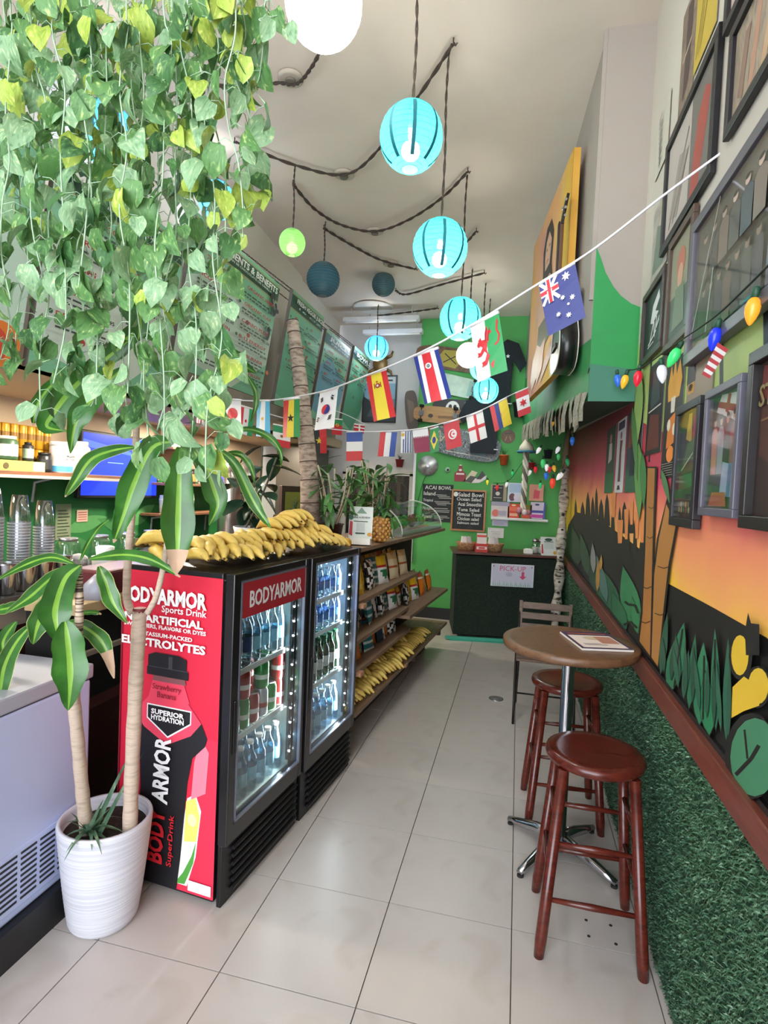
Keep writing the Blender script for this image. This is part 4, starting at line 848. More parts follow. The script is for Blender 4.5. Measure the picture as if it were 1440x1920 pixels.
# each flag: shapes in its hung position (x along the string, y up)
FL = {
 'australia': [('r', '#27317c', 0, 0, 1, 1), ('l', '#f2f2f4', [(0.02, .985), (.48, .565)], .011), ('l', '#f2f2f4', [(.02, .565), (.48, .985)], .011), ('r', '#f2f2f4', .18, .55, .32, 1), ('r', '#f2f2f4', 0, .71, .5, .84), ('r', '#cf2a36', .21, .55, .29, 1), ('r', '#cf2a36', 0, .74, .5, .81)]+[('s', '#f2f2f4', x, y, r, 7, .5) for x, y, r in [(.72, .86, .085), (.78, .45, .055), (.55, .52, .05), (.62, .17, .055), (.38, .26, .05), (.66, .36, .03)]],
 'wales': [('r', '#e9e9ec', 0, 0, .5, 1), ('r', '#2d9a56', .5, 0, 1, 1), ('p', '#c92a30', [(.16, .60), (.22, .68), (.30, .72), (.34, .66), (.42, .66), (.52, .60), (.62, .62), (.72, .56), (.76, .46), (.72, .36), (.60, .34), (.50, .38), (.40, .46), (.34, .54), (.28, .58), (.20, .56)]), ('p', '#c92a30', [(.44, .62), (.46, .76), (.54, .88), (.58, .78), (.66, .84), (.68, .74), (.78, .76), (.70, .64), (.62, .60)]), ('p', '#c92a30', [(.36, .54), (.26, .46), (.16, .48), (.18, .44), (.14, .40), (.28, .40), (.42, .48)]), ('p', '#c92a30', [(.48, .42), (.40, .30), (.28, .28), (.30, .24), (.26, .20), (.44, .22), (.56, .36)]), ('p', '#c92a30', [(.66, .38), (.66, .26), (.54, .20), (.58, .17), (.56, .13), (.72, .16), (.78, .28), (.76, .42)]), ('l', '#c92a30', [(.74, .5), (.86, .54), (.92, .64), (.86, .74), (.90, .84)], .007), ('p', '#c92a30', [(.86, .82), (.95, .84), (.91, .93)]), ('l', '#8d1a22', [(.46, .62), (.54, .84)], .003), ('l', '#8d1a22', [(.54, .62), (.65, .82)], .003), ('e', '#f0e8e8', .24, .65, .012, .008, 6)],
 'costa_rica': vs([('#2a3a8c', 1), ('#f0f0f2', 1), ('#d5303a', 2), ('#f0f0f2', 1), ('#2a3a8c', 1)])+[('e', '#f0f0f2', .5, .72, .11, .06), ('e', '#3b6f8c', .5, .72, .06, .035), ('e', '#c9b060', .5, .72, .03, .015)],
 'spain': vs([('#cf2f35', 1), ('#e6cf3f', 2), ('#cf2f35', 1)])+[('e', '#9a2f2c', .5, .72, .11, .05), ('r', '#9a2f2c', .34, .67, .38, .78), ('r', '#9a2f2c', .62, .67, .66, .78), ('e', '#d8c8c8', .5, .72, .05, .025), ('e', '#b06a2c', .5, .80, .05, .02)],
 'korea': [('r', '#ecebf0', 0, 0, 1, 1), ('e', '#cf2f3a', .5, .5, .2, .13), ('p', '#27357f', [(.5, .63), (.58, .62), (.66, .57), (.70, .5), (.66, .43), (.58, .38), (.5, .37), (.44, .42), (.5, .5), (.56, .58)])]+[('l', '#1b1b20', [(x, y), (x+.13, y+d)], .006) for x, y, d in [(.13, .80, .03), (.15, .76, .03), (.17, .72, .03), (.68, .80, -.03), (.70, .76, -.03), (.72, .84, -.03), (.14, .22, -.03), (.16, .26, -.03), (.18, .30, -.03), (.68, .22, .03), (.70, .26, .03), (.72, .30, .03)]],
 'ghana': vs([('#c9343a', 1), ('#e4cb45', 1), ('#2e8c4f', 1)])+[('s', '#18181a', .5, .5, .12, 5, .4)],
 'argentina': vs([('#4fb0dd', 1), ('#eeeef2', 1), ('#4fb0dd', 1)])+[('s', '#d9b74a', .5, .5, .06, 8, .5)],
 'japan': [('r', '#efeef2', 0, 0, 1, 1), ('e', '#cf2f3c', .5, .5, .3, .2)],
 'iran': vs([('#cf3440', 1), ('#ececf0', 1), ('#2f9a66', 1)])+[('e', '#cf3440', .5, .5, .07, .06)],
 'usa': [('r', c, i/9, 0, (i+1)/9, 1) for i, c in enumerate(['#c8353f', '#efeef0']*4+['#c8353f'])],
 'mexico': [('r', '#2e8f60', 0, .66, 1, 1), ('r', '#eeeef0', 0, .33, 1, .66), ('r', '#cf343c', 0, 0, 1, .33), ('e', '#8a6a3a', .5, .5, .1, .07)],
 'angola': [('r', '#cf343c', .5, 0, 1, 1), ('r', '#1b1b1e', 0, 0, .5, 1), ('s', '#e0c040', .45, .5, .16, 5, .4)],
 'portugal': [('r', '#c9303a', 0, 0, 1, .62), ('r', '#2f7f4c', 0, .62, 1, 1), ('e', '#e3c94a', .5, .62, .16, .1), ('e', '#c9303a', .5, .62, .08, .06)],
 'denmark': [('r', '#cf2f3a', 0, 0, 1, 1), ('r', '#f0f0f2', .42, 0, .58, 1), ('r', '#f0f0f2', 0, .58, 1, .72)],
 'netherlands': [('r', '#3a55a4', 0, .66, 1, 1), ('r', '#efeff2', 0, .33, 1, .66), ('r', '#cf3a3c', 0, 0, 1, .33)],
 'france': vs([('#3a55a4', 1), ('#efeff2', 1), ('#d0383e', 1)]),
 'uruguay': [('r', '#efeff2', 0, 0, 1, 1)]+[('r', '#3a4a7c', .2+i*.22, 0, .31+i*.22, 1) for i in range(4)]+[('r', '#efeff2', 0, .62, .42, 1), ('s', '#d8a93a', .2, .82, .12, 8, .5)],
 'qatar': [('r', '#8f2346', 0, 0, 1, .62), ('r', '#ecebee', 0, .62, 1, 1)]+[('p', '#8f2346', [(i/9, .62), ((i+1)/9, .62), ((i+.5)/9, .7)]) for i in range(9)],
 'brazil': [('r', '#2f8f4c', 0, 0, 1, 1), ('p', '#e6d04a', [(.08, .5), (.5, .1), (.92, .5), (.5, .9)]), ('e', '#2a3a86', .5, .5, .2, .14)],
 'tunisia': [('r', '#d0303a', 0, 0, 1, 1), ('e', '#efeef0', .5, .52, .27, .19), ('e', '#d0303a', .5, .52, .2, .14), ('e', '#efeef0', .56, .52, .15, .11), ('s', '#d0303a', .57, .52, .07, 5, .4)],
 'england': [('r', '#eeebea', 0, 0, 1, 1), ('r', '#d0303a', .42, 0, .58, 1), ('r', '#d0303a', 0, .44, 1, .56)],
 'ecuador': vs([('#cf3a3c', 1), ('#2f3f86', 1), ('#e6c93c', 2)])+[('e', '#8c6a34', .62, .5, .16, .09), ('e', '#d8c8a0', .62, .5, .08, .05)],
 'canada': [('r', '#d0303a', 0, .74, 1, 1), ('r', '#efeef0', 0, .26, 1, .74), ('r', '#d0303a', 0, 0, 1, .26), ('s', '#d0303a', .5, .5, .17, 6, .5)],
 'slovakia': vs([('#d0383e', 1), ('#efeff2', 1), ('#3a55a4', 1)])}
WORDS = {'australia': 'deep blue flag with white stars', 'wales': 'white and green flag with red dragon', 'costa_rica': 'blue, white and red striped flag', 'spain': 'red and yellow striped flag', 'korea': 'white flag with red and blue disc'}
def bunting(name_lab, pts, flags, r=.004):
    """pts: [(px,py,depth)...] string; flags: (kind, px_left, py_left, px_right, py_right, px_down, py_down, depth)"""
    def P3(x, y, d): return Vector(CAM + (_w + RT*(x-720)/FPX - UP*(y-960)/FPX)*d)
    q = [P3(*p) for p in pts]; o = q[0].copy(); t = thing('flag_bunting', name_lab, 'bunting', o, 0, 'flag buntings')
    c = bez([p-o for p in q], 8); g = G(); g.tube(c, r, 6); g.build('cord', M('#e9e7ee', .6), t)
    for kd, x0, y0, x1, y1, xd, yd, d0, d1 in flags:
        a, b = P3(x0, y0, d0), P3(x1, y1, d1); dn = P3(xd, yd, (d0+d1)/2); w = (b-a).length; mid = (a+b)/2
        u = (mid-dn); h = u.length
        f = art('flag', t, w, h, FL[kd], .0, None, .0005, bend=lambda x, y, z, w=w, h=h: (x, y, z+.012*math.sin(x/w*5)*(1-y/h)))
        r_ = (b-a).normalized(); rr = r_; uu = u.normalized(); n = rr.cross(uu).normalized()
        # the flag hangs as a slightly sheared cloth between its two top corners and its lower edge
        m = Matrix(((rr.x, uu.x, n.x, 0), (rr.y, uu.y, n.y, 0), (rr.z, uu.z, n.z, 0), (0, 0, 0, 1)))
        base = dn-r_*w/2; me = f.data
        for v in me.vertices: v.co = (m @ v.co.to_4d()).to_3d()+(base-o)
        G().tube([(a-o), (b-o)], .006, 5).build('hem', M('#f2f0f4', .6), t)
bunting('near white cord bunting with large country flags crossing the aisle', [(1378, 268, 1.72), (1250, 362, 1.8), (1112, 468, 1.93), (1000, 538, 2.05), (880, 612, 2.2), (780, 665, 2.4), (690, 703, 2.65), (600, 735, 3.0), (500, 751, 3.3), (430, 748, 3.5), (370, 735, 3.6)],
 [('australia', 1010, 533, 1078, 492, 1062, 612, 2.03, 1.96), ('wales', 882, 612, 935, 585, 922, 706, 2.2, 2.12), ('costa_rica', 775, 668, 822, 652, 820, 752, 2.42, 2.33), ('spain', 686, 705, 724, 692, 720, 786, 2.68, 2.6), ('korea', 600, 736, 634, 727, 606, 804, 3.0, 2.9), ('ghana', 532, 750, 562, 746, 545, 820, 3.2, 3.12), ('argentina', 482, 751, 506, 751, 492, 819, 3.36, 3.28), ('japan', 424, 748, 452, 750, 435, 802, 3.55, 3.45), ('usa', 372, 738, 392, 742, 378, 795, 3.6, 3.58)])
bunting('far bunting sagging in front of the green back wall', [(1000, 722, 4.6), (955, 742, 4.5), (905, 768, 4.4), (850, 788, 4.3), (790, 803, 4.25), (740, 808, 4.25), (670, 809, 4.3), (610, 803, 4.4)],
 [('canada', 966, 737, 990, 727, 984, 778, 4.52, 4.5), ('ecuador', 918, 762, 950, 746, 944, 802, 4.42, 4.4), ('england', 874, 782, 905, 770, 898, 826, 4.36, 4.34), ('tunisia', 831, 795, 860, 786, 852, 840, 4.3, 4.28), ('brazil', 806, 805, 822, 800, 814, 848, 4.28, 4.26), ('qatar', 773, 806, 802, 802, 792, 848, 4.26, 4.25), ('uruguay', 752, 808, 771, 807, 761, 849, 4.26, 4.25), ('slovakia', 713, 809, 745, 809, 724, 856, 4.27, 4.27), ('netherlands', 650, 810, 680, 809, 664, 864, 4.32, 4.3)])
bunting('rear bunting drooping below the menu boards', [(400, 740, 4.0), (470, 765, 4.3), (540, 786, 4.5), (610, 800, 4.7), (625, 770, 4.8), (690, 798, 5.2)],
 [('iran', 448, 760, 478, 768, 458, 815, 4.2, 4.25), ('mexico', 512, 795, 545, 802, 528, 838, 4.45, 4.5), ('angola', 585, 803, 612, 803, 600, 850, 4.6, 4.65), ('portugal', 622, 785, 642, 787, 632, 815, 4.8, 4.85), ('denmark', 664, 795, 684, 798, 673, 812, 5.1, 5.15)])
# ================================================================ COLOURED LIGHT STRING
def bulb_string(label, pts, bulbs, rw=.0028, byY=False):
    AX = (lambda x, y, v: at(x, y, Y=v)) if byY else (lambda x, y, v: at(x, y, X=v))
    q = [AX(x, y, X) for x, y, X in pts]; o = q[0].copy(); t = thing('light_string', label, 'string lights', o, 0, 'coloured light strings')
    G().tube([p-o for p in bez(q, 8)], rw, 5).build('wire', M('#16281c', .6), t)
    for x, y, X, c, s, tl in bulbs:
        s = s*(.72 if byY else 1)
        p = AX(x, y, X)-o; R = Matrix.Rotation(tl, 3, 'Y') @ Matrix.Rotation(tl*.6, 3, 'X')
        b = G().lathe([(.008*s, .025*s), (.0135*s, .018*s), (.0165*s, .006*s), (.0155*s, -.008*s), (.011*s, -.022*s), (.005*s, -.033*s), (.0008, -.037*s)], 14, 0, p, True, R).build('bulb', M(c, .25, 0, .1, 20, emit=.25), t)
        G().lathe([(.008*s, .022*s), (.0085*s, .045*s), (.006*s, .05*s)], 8, 0, p, True, R).build('socket', M('#1d4a33', .5), b)
XL = .44
bulb_string('large coloured bulbs on a green wire along the framed posters', [(1450, 488, XL), (1390, 548, XL), (1335, 598, XL), (1262, 648, XL), (1200, 690, XL), (1165, 692, XL), (1112, 684, .30)],
 [(1411, 580, XL, '#e8972a', 1.0, .1), (1340, 633, XL, '#1c2fd0', 1.0, .15), (1264, 668, XL, '#3bc46a', 1.1, .4), (1241, 699, XL, '#c9cede', 1.1, -.1), (1196, 708, XL, '#cf2438', 1.15, .1), (1171, 714, XL-.02, '#dfa92e', 1.1, .2), (1158, 712, XL-.05, '#2f62c8', 1.0, -.1), (1131, 716, .36, '#2a8f5c', 1.0, .1), (1126, 704, .34, '#eceaea', 1.0, .5)])
bulb_string('small coloured bulbs dangling below the bulkhead by the green wall', [(1105, 690, 3.05), (1098, 720, 3.3), (1088, 770, 3.8), (1078, 830, 4.6), (1062, 860, 5.2), (1048, 888, 5.8), (1025, 876, 6.0), (1005, 870, 6.2), (985, 862, 6.4), (960, 895, 6.7), (945, 905, 6.8), (925, 905, 6.85)],
 [(1101, 706, 3.2, '#c8283a', 1.0, 0), (1088, 768, 3.8, '#e0a83a', 1.1, 0), (1054, 784, 4.4, '#b8262e', 1.1, .3), (1073, 826, 4.6, '#2b64b4', 1.5, 0), (1036, 794, 5.0, '#e2a93c', 1.2, .2), (1034, 785, 5.0, '#cf2c34', 1.1, -.3), (1046, 843, 5.2, '#efeef0', 1.5, .4), (1010, 844, 5.6, '#f0eeee', 1.6, .5), (1064, 866, 5.0, '#23804c', 1.5, -.2), (1018, 868, 6.0, '#3fc06a', 2.0, 0), (1047, 856, 5.5, '#3fae5c', 1.4, 0), (1025, 876, 6.0, '#f0eeec', 1.7, 0), (1031, 880, 6.0, '#c8283a', 1.5, .2), (1039, 878, 6.0, '#d8a83a', 1.6, -.2), (1024, 892, 6.1, '#2f62c8', 1.8, 0), (1036, 905, 6.0, '#e0432f', 2.4, 0), (1050, 892, 5.8, '#f2f0f0', 2.2, .6), (1004, 880, 6.3, '#cf2434', 1.6, 0), (993, 886, 6.4, '#f0eeee', 1.6, .4), (961, 888, 6.7, '#2fae60', 1.4, 0), (914, 904, 6.85, '#d8d23a', 1.4, 0), (932, 914, 6.8, '#d02c34', 1.5, 0), (1013, 910, 6.2, '#2fb06c', 1.5, 0), (950, 908, 6.8, '#f0f0ee', 1.5, .2)], byY=True)
# striped flag pinned under the frames
u = thing('striped_pennant', 'small red and white striped flag hanging below the large collage frame', 'flag', mat=mframe(at(1372, 652, X=.44), (0, -.9, .25), (.3, .2, 1)))
bpy.data.objects.remove(u)
u = thing('striped_pennant', 'small red and white striped flag hanging below the large collage frame', 'flag', at(1318, 705, X=.43)); p0 = [at(x, y, X=.43)-at(1318, 705, X=.43) for x, y in [(1316, 702), (1330, 710), (1366, 655), (1346, 642)]]
g = G(); N = 9
for i in range(N):
    a, b = i/N, (i+1)/N; L = lambda s: p0[0].lerp(p0[3], s); Rr = lambda s: p0[1].lerp(p0[2], s); g.poly([L(a), Rr(a), Rr(b), L(b)], i % 2)
g.build('cloth', [M('#c22d3a', .7), M('#efedf0', .7)], u)
# paper money fringe along the bulkhead edge
BILL = ramp_mat('bank_note_paper', [(.3, '#6f6c5c'), (.5, '#958e7c'), (.7, '#b3aa98')], (1, 1, 1), 45, 5, 1, .8)
for k in range(36):
    s = .05+k*(blen-.45)/35; zb = zb0+(zb1-zb0)*s/blen; q = A+bdir*s+nrm*(.012+.01*(k % 2))
    o = G(); h = .15+.02*(k % 3); w = .062*(1+.3*(k % 3)/3); o.add([(-w, 0, 0), (w, 0, 0), (w*.96, .008, -h*.5), (w*1.0, .002, -h), (-w*.98, .004, -h), (-w, .012, -h*.5)], [(0, 1, 2, 5), (5, 2, 3, 4)])
    ob = o.build('bank_note', BILL, None); ob.location = (q.x, q.y, zb+.05); ob.rotation_euler = (rng.uniform(-.06, .06), rng.uniform(-.12, .12), math.atan2(bdir.y, bdir.x)+rng.uniform(-.1, .1))
    tag(ob, 'worn paper bank note taped along the lower edge of the green bulkhead', 'bank note', 'bank notes on the bulkhead')
# ================================================================ RIGHT WALL PICTURES
def noise_pic(name, stops, sc_=(1, 1, 1), ns=9, d=6, dis=2): return ramp_mat(name, stops, sc_, ns, d, dis, .35)
PANE2 = glass_mat('picture_glass', (1, 1, 1, 1), .03)
def picture(name, label, cat, Yf, Yn, z0, z1, shapes, base, fcol=None, fw=.02, dp=.018, glass=False, off=.004, group=None, mat=None, W=None, H=None):
    if mat is None: W, H = Yf-Yn, z1-z0; mat = mframe((XW-off, Yf, z0), (0, -1, 0), (0, 0, 1))
    t = thing(name, label, cat, mat=mat, group=group)
    if fcol:
        fm_ = M(fcol, .4, 0, .2, 25)
        for c, d in (((W/2, fw/2, dp/2), (W, fw, dp)), ((W/2, H-fw/2, dp/2), (W, fw, dp)), ((fw/2, H/2, dp/2), (fw, H-2*fw, dp)), ((W-fw/2, H/2, dp/2), (fw, H-2*fw, dp))): G().box(c, d).build('frame_bar', fm_, t, .002)
        a = art('picture', t, W-2*fw, H-2*fw, shapes, dp*.35, base); a.location = (fw, fw, 0)
        G().box((W/2, H/2, dp*.12), (W-.002, H-.002, dp*.2)).build('backing', M('#3a3028', .8), t)
        if glass: G().box((W/2, H/2, dp*.35+.0125 if len(shapes) > 20 else dp*.8), (W-2*fw, H-2*fw, .0015)).build('glass', PANE2, t)
    else:
        a = art('sheet', t, W, H, shapes, .002, base); G().box((W/2, H/2, .0008), (W, H, .0015)).build('backing', M('#8d8676', .8), t)
    return t
FG = 'pictures on the right wall'
def figs(n, y0, h, cols, seed, hd='#b98c74', x0=.08, x1=.92):
    """a row of standing people in a photograph"""
    r = random.Random(seed); o = []
    for i in range(n):
        x = x0+(x1-x0)*(i+.5)/n; w = (x1-x0)/n*.42; c = cols[i % len(cols)]
        o += [('p', c, [(x-w, y0), (x+w, y0), (x+w*1.1, y0+h*.7), (x+w*.5, y0+h*.8), (x-w*.5, y0+h*.8), (x-w*1.1, y0+h*.7)]), ('e', hd, x, y0+h*.9, w*.5, h*.09, 10), ('e', '#2b2019', x, y0+h*.96, w*.5, h*.045, 8)]
    return o
picture('framed_picture', 'black framed pink picture cut by the top right corner', 'picture', 1.93, 1.45, 2.98, 3.35, [('e', '#c98f86', .35, .3, .2, .3), ('r', '#e0c9c0', .6, .1, .9, .7)], '#cbb3aa', '#17151a', .028, group=FG)
picture('framed_picture', 'black framed beige painting high at the right edge', 'picture', 1.86, 1.42, 2.63, 2.94, [('p', '#b58a72', [(.3, .1), (.4, .1), (.5, .9), (.42, .9)]), ('p', '#c2a07c', [(.5, 0), (.6, 0), (.75, .8), (.68, .85)]), ('p', '#8b6f5f', [(.1, .2), (.2, .1), (.3, .8), (.2, .8)])], noise_pic('beige_paint', [(.3, '#7d7268'), (.5, '#a39380'), (.7, '#b3a08c')], (4, 1, 1)), '#17151a', .03, group=FG)
picture('framed_picture', 'black framed pale print with a red brush stroke, upper right wall', 'picture', 2.62, 1.97, 2.605, 3.06, [('r', '#b8aea8', 0, 0, .55, 1), ('r', '#6f6a66', .55, 0, 1, 1), ('p', '#a2493f', [(.58, 0), (.75, .0), (.88, .5), (.92, .75), (.82, .85), (.7, .7), (.64, .4)]), ('p', '#9a9088', [(.1, .2), (.3, .1), (.5, .6), (.3, .7)]), ('l', '#8a8078', [(.1, .1), (.5, .8)], .01), ('l', '#7d746c', [(.2, .1), (.52, .6)], .008)], '#b9aea6', '#141316', .035, group=FG)
picture('framed_collage', 'large grey framed group photo with faded rows of people', 'picture', 2.075, 1.40, 2.03, 2.49, [('r', '#5e5f55', 0, .5, 1, 1), ('r', '#48584e', 0, 0, 1, .5)]+figs(7, .05, .42, ['#3a4340', '#565a52', '#4a4e58', '#6a5a50'], 3, '#a98f7c')+figs(6, .5, .36, ['#5a5c58', '#454a4c', '#7a6a5e'], 4, '#c2a898', .1, .95)+[('l', '#b9bdb8', [(.05, .1), (.4, .98)], .004), ('l', '#9fb5ae', [(.3, .05), (.36, .5)], .006)], '#565c54', '#5d5860', .035, .03, True, .008, FG)
picture('framed_picture', 'narrow brown framed portrait with red hair beside the collage', 'picture', 2.46, 2.125, 2.16, 2.59, [('r', '#4a5648', 0, 0, 1, .45), ('e', '#b46a55', .5, .72, .2, .16), ('e', '#c79a80', .5, .6, .13, .12), ('p', '#6d7a62', [(.2, .1), (.8, .1), (.7, .5), (.3, .5)])], '#8d8a72', '#4e3b30', .03, group=FG)
picture('framed_picture', 'dark framed black print with white line drawing near the bulkhead', 'picture', 2.92, 2.51, 2.205, 2.54, [('p', '#d8d8d8', [(.35, .5), (.45, .75), (.75, .9), (.8, .75), (.6, .62), (.78, .55), (.5, .45)]), ('l', '#e4e4e4', [(.4, .2), (.55, .5), (.62, .2), (.7, .5)], .012), ('l', '#e4e4e4', [(.3, .16), (.7, .28)], .008), ('l', '#cfcfcf', [(.28, .12), (.6, .14)], .006), ('l', '#e4e4e4', [(.7, .35), (.85, .45)], .007), ('l', '#e4e4e4', [(.72, .31), (.86, .4)], .007)], '#19181c', '#3a2a28', .03, group=FG)
picture('film_poster', 'tall brown film poster at the top of the right wall', 'poster', 2.51, 2.32, 3.09, 3.5, [('p', '#4a3b38', [(.3, .1), (.7, .2), (.8, .9), (.4, .95)]), ('l', '#d1c0aa', [(.2, .5), (.8, .55)], .01)], noise_pic('brown_poster', [(.3, '#4d3c34'), (.5, '#7d6a58'), (.7, '#a08c72')]), group=FG)
picture('advert_poster', 'yellow poster with a pale bottle beside the brown film poster', 'poster', 2.31, 2.06, 3.13, 3.55, [('p', '#b9c2a8', [(.4, .5), (.6, .5), (.65, .95), (.45, 1)]), ('l', '#8f7a34', [(.2, .1), (.5, .6)], .006), ('l', '#8f7a34', [(.3, .1), (.6, .5)], .006), ('l', '#8f7a34', [(.1, .1), (.4, .6)], .006)], '#c3a83c', group=FG)
picture('line_drawing', 'pale sheet with a scribbled grey tree drawing', 'drawing', 2.89, 2.66, 3.06, 3.33, [('l', '#6d7068', [(.3+.05*math.sin(i*3.1), .1+i*.04), (.45+.1*math.sin(i*1.7), .14+i*.04)], .007) for i in range(20)], '#c4c0b2', group=FG)
picture('photo_poster', 'grey washed-out poster beside the white bulkhead', 'poster', 2.85, 2.56, 2.57, 2.90, [('p', '#6f7d70', [(.1, .1), (.8, .05), (.9, .5), (.3, .7)]), ('l', '#4e4a44', [(.5, .2), (.7, .9)], .006)], noise_pic('grey_poster', [(.3, '#8a877e'), (.5, '#a8a498'), (.7, '#b8b4a6')]), group=FG)
v = picture('vip_poster', 'brown poster with a VIP tag under the collage frame', 'poster', 2.13, 1.86, 1.90, 2.04, [('r', '#8c7a66', 0, 0, 1, 1), ('r', '#2a201d', .0, .55, .35, 1), ('r', '#c08a3a', .05, .3, .33, .55)], '#8c7a66', group=FG); text(v, 'VIP', .052, .06, .03, '#2a1a10', .006, 'CENTER', .02)
sk = [('p', '#d79a2e', [(.15, .8), (.3, .97), (.4, .86), (.5, 1), (.6, .86), (.75, .97), (.9, .8), (.8, .66), (.2, .66)]), ('p', '#cfc9b8', [(.4, .55), (.6, .55), (.62, .68), (.38, .68)]), ('p', '#d0762a', [(.25, .25), (.8, .3), (.75, .55), (.3, .5)]), ('e', '#e2863a', .5, .2, .2, .07), ('e', '#d9d2be', .35, .45, .1, .05), ('e', '#d9d2be', .65, .4, .08, .05)]+[('l', '#7d7a72', [(.1, .02+i*.02), (.9, .025+i*.02)], .003) for i in range(6)]
picture('metal_band_poster', 'black poster with flaming yellow and orange artwork', 'poster', 2.43, 2.17, 1.67, 2.11, sk, '#1b1917', group=FG)
picture('dark_poster', 'glossy dark poster left of the flaming artwork poster', 'poster', 2.74, 2.46, 1.78, 2.17, [('p', '#5a2a20', [(.1, .05), (.9, .05), (.8, .4), (.2, .45)]), ('p', '#2e3a3a', [(.2, .5), (.8, .55), (.7, .9), (.3, .9)]), ('l', '#c9c6c0', [(.1, .48), (.9, .5)], .006)], '#171616', group=FG)
picture('framed_picture', 'black framed colourful fantasy print between the posters and silver frame', 'picture', 2.16, 1.885, 1.50, 1.905, [('p', '#c9a838', [(.3, .75), (.6, .7), (.55, .98), (.4, .98)]), ('p', '#a8392e', [(.6, .6), (.95, .75), (.9, .95), (.65, .95)]), ('p', '#4d6a3a', [(.2, .5), (.9, .55), (.8, .75), (.4, .7)]), ('p', '#6a2f36', [(.3, .42), (.95, .45), (.9, .55), (.2, .5)]), ('p', '#2f6a40', [(.1, .25), (.8, .3), (.7, .42), (.1, .4)])]+[('e', c, .2+.13*(i % 5), .08+.05*(i//5), .05, .03, 8) for i, c in enumerate(['#8fa060', '#b89a7a', '#4a7a50', '#7a5a4a', '#a8b07a', '#5a4a52', '#9a8a6a', '#3a5a42', '#b08a5a', '#6a7a5a'])]+[('l', '#dcd6cc', [(.25, .45), (.8, .6)], .004)], '#2a2a2c', '#17161c', .028, .025, True, .006, FG)
picture('framed_team_photo', 'silver and black framed team photo with red cross banner', 'picture', 1.82, 1.545, 1.545, 1.90, [('r', '#3f4a48', 0, 0, 1, 1), ('p', '#e3e1e2', [(.15, .86), (.95, .7), (.98, .95), (.3, 1)]), ('p', '#a42f38', [(.45, .84), (.55, .81), (.62, .97), (.52, .99)]), ('p', '#a42f38', [(.2, .9), (.92, .78), (.94, .84), (.22, .95)]), ('r', '#55594e', 0, .0, 1, .1)]+figs(4, .3, .52, ['#c98a7c', '#9aa0a8', '#2c2a2e', '#8a4a52'], 9, '#c99a86', .05, .95)+[('p', '#a2b3cf', [(.5, .1), (.9, .1), (.9, .36), (.55, .4)]), ('p', '#5a74a0', [(.72, .1), (.84, .1), (.86, .38), (.75, .38)]), ('p', '#b0603e', [(.15, .02), (.75, .02), (.7, .14), (.25, .14)])], '#4a4e4c', '#5c5a66', .022, .028, True, .008, FG)
dkp = picture('framed_poster', 'dark framed brown film poster cut by the right edge', 'picture', 1.505, 1.10, 1.525, 1.935, [('r', '#2e1f1a', 0, 0, 1, .5), ('p', '#4a2a20', [(.05, .4), (.3, .3), (.5, .6), (.3, .75), (.05, .7)]), ('p', '#6a2f2c', [(.02, .75), (.16, .75), (.2, .95), (.04, .98)]), ('l', '#7a5a3c', [(.05, .62), (.4, .64)], .005)], '#3a2620', '#1b1514', .03, .03, False, .006, FG); text(dkp, 'ST', .075, .30, .07, '#8a7a4e', .016, 'CENTER', .01)
so = 'soccer posters under the bulkhead'
for k, (y0, y1, b, sh, lb) in enumerate([(3.92, 3.58, '#3a4a3c', [('p', '#cfc9c4', [(.3, .45), (.7, .5), (.65, .75), (.35, .75)]), ('r', '#2f6a44', 0, 0, 1, .3), ('e', '#b98a74', .5, .82, .12, .07)], 'leftmost narrow poster of a player on grass'), (3.52, 3.25, '#d2d0d2', [('p', '#6a4a44', [(.35, .15), (.65, .15), (.6, .55), (.7, .7), (.4, .72)]), ('e', '#8d5a50', .5, .78, .1, .05), ('r', '#4a4a55', .15, .86, .85, .97), ('p', '#3a3438', [(.3, .04), (.7, .04), (.6, .1), (.4, .1)])], 'white poster with a lone figure and a crest'), (3.20, 2.83, '#33404a', [('p', '#7a3a34', [(.1, .55), (.9, .6), (.85, .9), (.15, .92)]), ('r', '#2f5a44', 0, 0, 1, .3), ('p', '#1f2430', [(.3, .2), (.7, .2), (.65, .6), (.35, .6)])], 'dark poster beside the white figure poster')]):
    picture('sports_poster', lb, 'poster', y0, y1, 1.62, 2.03, sh, b, group=so)
